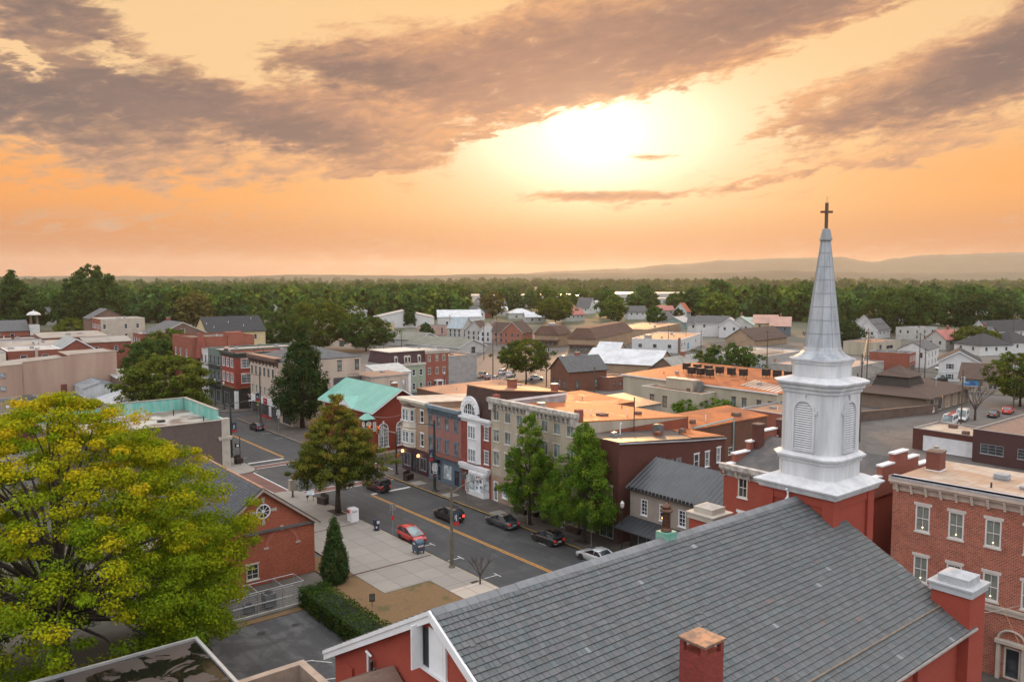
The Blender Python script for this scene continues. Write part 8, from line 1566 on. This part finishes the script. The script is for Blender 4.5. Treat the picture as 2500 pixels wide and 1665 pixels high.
t = thing('mailbox', 'rounded blue street mailbox on four legs beside the red car', 'mailbox', (45.35, 72.2, .13), 0); mbm = plain('mail_blue', (.045, .085, .13), .4, .2, 3, metal=.2); m = MB(); m.loft([[(x, -.5, .35), (x, .5, .35), (x, .5, 1.05)] + [(x, .5 * math.cos(R(a)), 1.05 + .42 * math.sin(R(a))) for a in range(20, 180, 20)] + [(x, -.5, 1.05)] for x in (-.48, .48)]); m.build('body', mbm, t, False); box_on(t, 'slot', signw, (-.5, -.1, 1.05, -.481, .3, 1.2)); box_on(t, 'emblem_stripe', signred, (-.3, -.515, .72, .3, -.501, .77)); box_on(t, 'emblem', plain('mail_white', (.45, .45, .45), .5), (-.35, -.512, .80, .35, -.501, 1.0))
for a in (-.4, .4):
    for b in (-.42, .42): box_on(t, 'leg', mbm, (a - .05, b - .05, 0, a + .05, b + .05, .36))
t = thing('control_cabinet', 'tan traffic control cabinet on a post at the plaza corner', 'cabinet', (44.0, 102.0, .13), 0); cbm = plain('cabinet_tan', (.33, .29, .24), .5, .2, 2); m = MB(); m.tube([(0, 0, 0), (0, 0, 1.0)], .12, 8); m.lathe([(.25, 0), (.25, .06)], 8); m.build('post', black, t); box_on(t, 'cabinet', cbm, (-.5, -.35, .9, .35, .35, 2.4)); box_on(t, 'meter', alu, (.36, -.2, 1.0, .65, .2, 1.7)); lantern(t, .1, 0, 2.75, .01); m = MB(); m.lathe([(.0, 0), (.3, .15), (.35, .4), (0, .55)], 8, 0, (.3, .1, 2.5)); m.build('flower_pot', plain('orange_flowers', (.5, .14, .03), .8, .5, 8), t)
t = thing('green_post', 'short dark green pole with pale top at the plaza corner', 'post', (45.5, 100.6, .13)); m = MB(); m.tube([(0, 0, 0), (0, 0, 2.4)], .17, 10); m.build('pole', darkm, t); m = MB(); m.lathe([(.18, 0), (.18, .35)], 10, 0, (0, 0, 2.4)); m.build('band', alu, t)
t = thing('information_board', 'tilted reading board on two black legs at the plaza edge', 'information board', (45.0, 98.6, .13), -30); box_on(t, 'leg', black, (-.42, -.04, 0, -.36, .04, 1.0)); box_on(t, 'leg', black, (.36, -.04, 0, .42, .04, 1.0)); m = MB(); m.add([(-.5, -.3, .9), (.5, -.3, .9), (.5, .3, 1.3), (-.5, .3, 1.3), (-.5, -.3, .85), (.5, -.3, .85), (.5, .3, 1.25), (-.5, .3, 1.25)], [(0, 1, 2, 3), (7, 6, 5, 4), (0, 4, 5, 1), (1, 5, 6, 2), (2, 6, 7, 3), (3, 7, 4, 0)]); m.build('panel', glassl, t)
pln = plain('planter_brown', (.035, .02, .016), .6, .3, 2)
def planter(label, x, y, rot, w=1.5):
    t = thing('planter', label, 'planter', (x, y, .13), rot); m = MB()
    for z in (0, .22, .44, .66): m.box(-w / 2, -.38, z, w / 2, .38, z + .2)
    m.box(-w / 2 + .04, -.34, 0, w / 2 - .04, .34, .84); m.build('box', pln, t); m = MB(); m.box(-w / 2, .3, .86, w / 2, .38, 1.25); m.add([(-w * .5, .3, 1.25), (0, .3, 1.42), (w * .5, .3, 1.25), (-w * .5, .38, 1.25), (0, .38, 1.42), (w * .5, .38, 1.25)], [(0, 1, 4, 3), (1, 2, 5, 4), (0, 2, 1), (3, 4, 5)]); m.build('back_board', pln, t)
planter('dark slatted planter seat at the plaza crossing corner', 45.7, 96.3, -75); planter('dark slatted planter bin at the bank corner', 45.4, 126.2, 15, 1.2); planter('dark slatted planter by the purple shopfront corner', 61.2, 100.0, 20, 1.6)
for i, (x, y, w) in enumerate(((63.4, 76.6, 2.2), (63.3, 70.8, 2.4), (63.2, 66.6, 2.0))): t = thing('flower_trough', ('dark flower trough under the ginkgo leader', 'dark flower trough between the two ginkgos', 'dark flower trough beyond the speed limit sign')[i], 'planter', (x, y, .13), 90); box_on(t, 'trough', pln, (-w / 2, -.3, 0, w / 2, .3, .6)); m = MB(); gr = random.Random(i)
for i in range(5): pass
# cafe tables by the shops
for i, y in enumerate((68.8, 74.2)):
    t = thing('cafe_table', ('white cafe table with spider legs outside the shopfront', 'white cafe table left of the spider legged one')[i], 'table', (63.5, y, .13)); m = MB(); m.lathe([(.42, .72), (.42, .75)], 14); m.build('table_top', white, t); m = MB(); m.tube([(0, 0, 0), (0, 0, .72)], .03, 6)
    for a in range(0, 360, 90): m.tube([(0, 0, .15), (.35 * math.cos(R(a)), .35 * math.sin(R(a)), .01)], .02, 5)
    m.build('pedestal', white, t)
# signals
t = thing('signal_mast', 'dark signal mast with long arm at the purple shopfront corner', 'traffic light', (61.6, 104.1, .13)); m = MB(); m.tube([(0, 0, 0), (0, 0, 6.5)], [.16, .11], 10); m.lathe([(.28, 0), (.28, .1), (.18, .3)], 8); m.build('pole', black, t); m = MB(); m.tube([(0, 0, 6.3), (-2.5, 0, 7.1), (-5.6, 0, 7.8)], [.08, .06, .045], 8); m.build('arm', alu, t)
def head(parent, x, z, lens=0, ang=0, y=-.05):
    o = bpy.data.objects.new('signal_head', bpy.data.meshes.new('x')); bpy.data.objects.remove(o); m = MB(); m.box(-.17, -.14, -.55, .17, .14, .55)
    for k in range(3): m.lathe([(.15, 0), (.15, .18)], 10); i0 = len(m.v) - 20; m.v[i0:] = [(a, -.14 - c, b + .36 - k * .36) for a, b, c in m.v[i0:]]
    h = m.build('signal_head', amber, parent); h.location = (x, y, z); h.rotation_euler = (0, 0, R(ang))
    for k in range(3): q = MB(); q.poly([(.12 * math.cos(a), -.325, .36 - k * .36 + .12 * math.sin(a)) for a in (2 * math.pi * j / 10 for j in range(10))]); q.build('lens', sigred if k == lens else sigoff, h)
head(t, -4.7, 7.5); head(t, -3.2, 7.2)
for x, z, tx in ((-3.7, 7.75, ''), (-2.4, 7.0, '')): p = panel(t, .5, 1.35, z, signw, y=-.08, x=x); box_on(p, 'sign_lines', ink, *[(x - .16, -.088, z - .5 + k * .3, x + .16, -.081, z - .35 + k * .3) for k in range(4)])
box_on(t, 'walk_signal', amber, (-.0, -.45, 2.6, .4, -.12, 3.2)); box_on(t, 'camera', alu, (-2.2, -.2, 7.1, -1.8, .1, 7.35))
t = thing('crossing_signal', 'slim black pole with crossing signal at the bank corner', 'traffic light', (45.3, 125.2, .13)); m = MB(); m.tube([(0, 0, 0), (0, 0, 4.6)], .05, 7); m.build('pole', black, t); box_on(t, 'walk_signal', black, (-.75, -.2, 2.9, -.1, .15, 3.5)); box_on(t, 'walk_lens', signw, (-.6, -.22, 3.0, -.25, -.201, 3.35))
lamppost('tall dark green lamp pole with banner at the copper parapet bank', 46.1, 131.3, 9.6, 3.2, .3, darkm, .18, banner=(.15, 4.2, 5.8))
lamppost('wooden lamp pole with arm and blue banner before the cream corner block', 62.2, 159.5, 10.5, -3.0, .6, woodpole, .16, banner=(-.2, 4.6, 6.2))
for i, (x, y, h, lb) in enumerate(((62.1, 180.8, 5.6, 'black post lantern at the red corner block'), (62.3, 187.2, 5.6, 'black post lantern by the balcony house'), (117.3, 173.2, 4.4, 'black twin globe lamp before the narrow red brick house'), (147.5, 181, 6, 'black globe lamp in the rail lot'), (62.6, 58.3, 5.0, 'black lamp post beside the black canopy'))):
    t = thing('post_lantern', lb, 'street lamp', (x, y, .1)); m = MB(); m.lathe([(.2, 0), (.2, .15), (.1, .5), (.07, .6), (.055, h)], 9); m.build('post', black, t); m = MB(); m.lathe([(.1, h), (.2, h + .15), (.24, h + .55), (.05, h + .8)], 9); m.build('globe', plain('lamp_globe', (.6, .58, .55), .3), t)
# street clock
t = thing('street_clock', 'dark green four faced post clock with copper roof before the green roof bank', 'clock', (63.4, 116.5, .13)); m = MB(); m.lathe([(.5, 0), (.5, .4), (.22, .7), (.16, 4.4), (.35, 4.7)], 10); m.build('column', darkm, t); m = MB(); s = .62; m.box(-s, -s, 4.7, s, s, 6.6); cs_ = m.build('case', darkm, t)
m = MB(); m.add([(-1.05, -1.05, 6.6), (1.05, -1.05, 6.6), (1.05, 1.05, 6.6), (-1.05, 1.05, 6.6), (-.3, -.3, 7.4), (.3, -.3, 7.4), (.3, .3, 7.4), (-.3, .3, 7.4)], [(3, 2, 1, 0), (0, 1, 5, 4), (1, 2, 6, 5), (2, 3, 7, 6), (3, 0, 4, 7), (4, 5, 6, 7)]); m.lathe([(.12, 7.4), (.16, 7.6), (.03, 7.9)], 8); m.build('roof', greenroof, t)
for k in range(4):
    m = MB(); m.lathe([(.5, 0), (.5, .05), (.44, .06)], 20); m.xf(Matrix.Rotation(k * math.pi / 2, 4, 'Z') @ Matrix.Translation((0, -s, 5.75)) @ Matrix.Rotation(math.pi / 2, 4, 'X')); d_ = m.build('dial', plain('dial', (.62, .58, .5), .5), t); m = MB(); m.box(-.02, -s - .075, 5.75, .02, -s - .062, 6.1); m.box(-.02, -s - .075, 5.73, .26, -s - .062, 5.77); m.xf(Matrix.Rotation(k * math.pi / 2, 4, 'Z')); m.build('hands', ink, d_)
# utility poles and wires
POLES = [(228.7, 332.4, 11.3, 'by the white steel hall'), (174.5, 231.8, 13.7, 'before the pale grey row house'), (214.7, 275.8, 12.8, 'between the white gable row and the rail lot'), (131.4, 180.4, 9.3, 'right of the grey block store'), (136.1, 176.6, 13.1, 'beside the parked cars of the rail lot'), (145.5, 164.5, 11.8, 'with grey transformer by the parking lot tree'), (240.3, 270.4, 9.1, 'before the smaller mansard wing'), (255.1, 250.6, 10.0, 'with twin transformers before the big mansard hall'), (133.6, 133.9, 8.9, 'right of the glowing roofs'), (192.7, 172.2, 6.7, 'beside the long tan barn'), (250.8, 209.4, 10.6, 'before the white flat warehouse'), (267.1, 205.7, 8.3, 'at the far corner of the white flat warehouse'), (217.8, 142.3, 13.6, 'before the brown long roof hall'), (226.3, 114.5, 15.3, 'with many crossarms right of the spire'), (140.2, 71.9, 16.2, 'with pale transformer close behind the steeple'), (154.6, 60.3, 13.3, 'with white transformer behind the garage'), (254.8, 112.3, 12.9, 'before the brick corner store'), (243.4, 105.6, 9.1, 'short one by the side street'), (337.9, 135.8, 9.8, 'by the olive street tree'), (370.0, 135.8, 10.0, 'before the far row houses'), (404.7, 137.3, 12.4, 'tall one at the far right edge'), (204.1, 68.5, 11.3, 'with white transformers by the edge tree'), (170.9, 283.7, 7.4, 'before the long white shed'), (137.6, 240.1, 8.1, 'behind the white outbuilding')]
for i, (x, y, h, lb) in enumerate(POLES):
    t = thing('utility_pole', 'brown wooden utility pole ' + lb, 'utility pole', (x, y, 0), 20 + (i * 37) % 50); m = MB(); m.tube([(0, 0, 0), (0, 0, h)], [.17, .11], 7); m.build('pole', woodpole, t); m = MB()
    for k in range(5 if 'many' in lb else 1 + i % 2): m.box(-1.2, -.06, h - .6 - k * .75, 1.2, .06, h - .48 - k * .75)
    m.build('crossarm', woodpole, t)
    if 'transformer' in lb:
        for s in ((-1, 1) if 'ers' in lb else (1,)): m = MB(); m.lathe([(.05, 0), (.32, .05), (.32, 1.0), (.2, 1.1), (.05, 1.15)], 10, 0, (s * .5, -.1, h - 2.4)); m.build('transformer', plain('transformer_grey', (.42, .44, .46), .5, .2, 2), t)
def wire(name, label, a, b, sag, r=.02, mat=black, group=None):
    n = 10; m = MB(); m.tube([tuple(Vector(a).lerp(Vector(b), k / n) - Vector((0, 0, sag * 4 * (k / n) * (1 - k / n)))) for k in range(n + 1)], r, 4); return tag(m.build(name, mat), label, 'cable', group)
WP = [(3, 4), (4, 5), (5, 8), (1, 2), (2, 6), (6, 7), (7, 10), (10, 11), (12, 13), (13, 16), (14, 15), (15, 21), (13, 14), (16, 18), (18, 19), (9, 12)]
for a, b in WP:
    A, B = POLES[a], POLES[b]
    for dz in (.55, 1.6): wire('overhead_wire', 'thin black wire strung between utility poles', (A[0], A[1], A[2] - dz), (B[0], B[1], B[2] - dz), 1.0, .025, black, 'wires between utility poles')
wire('guy_wire', 'bright guy wire running down past the right end of the brick inn', (63.5, 21.5, 6.2), (62.0, 17.5, .2), 0, .02, plain('copper_wire', (.5, .25, .1), .4)); wire('service_cable', 'pale cable hanging across the inn doorway', (49.5, 22, 9.2), (64.2, 20.5, 6.2), .4, .02, plain('pale_cable', (.5, .4, .34), .5)); wire('guy_wire', 'pale cable slanting to the yellow sleeved pole behind the inn', (116, 40.5, .5), (125.5, 34.5, 9.8), .2, .04, plain('pale_cable', (.5, .4, .34), .5))
t = thing('yellow_pole', 'rusty steel pole with yellow sleeve behind the brick inn', 'pole', (125.5, 34.5, 0)); m = MB(); m.tube([(0, 0, 0), (0, 0, 9.8)], .16, 8); m.build('pole', woodpole, t); m = MB(); m.tube([(0, 0, 0), (0, 0, 2.0)], .25, 8); m.build('sleeve', signyel, t)
wire('signal_cable', 'cable hung from the street clock to the tan corner shop', (63.4, 116, 7.4), (66, 107, 9.0), .7, .018, alu)
# ------------------------------------------------------------------ evening haze
def haze():
    m = MB(); m.box(-10500, -1500, -40, 15000, 15000, 330); mt = bpy.data.materials.new('haze_air'); mt.use_nodes = True; t = mt.node_tree; t.nodes.clear()
    o = t.nodes.new('ShaderNodeOutputMaterial'); v = t.nodes.new('ShaderNodeVolumePrincipled'); t.links.new(v.outputs[0], o.inputs['Volume'])
    v.inputs['Color'].default_value = (1.0, .90, .78, 1); v.inputs['Density'].default_value = 5e-5; v.inputs['Anisotropy'].default_value = .45
    ob = tag(m.build('haze', mt), 'thin warm evening haze over the town', None, None, 'stuff')
haze()
# tail
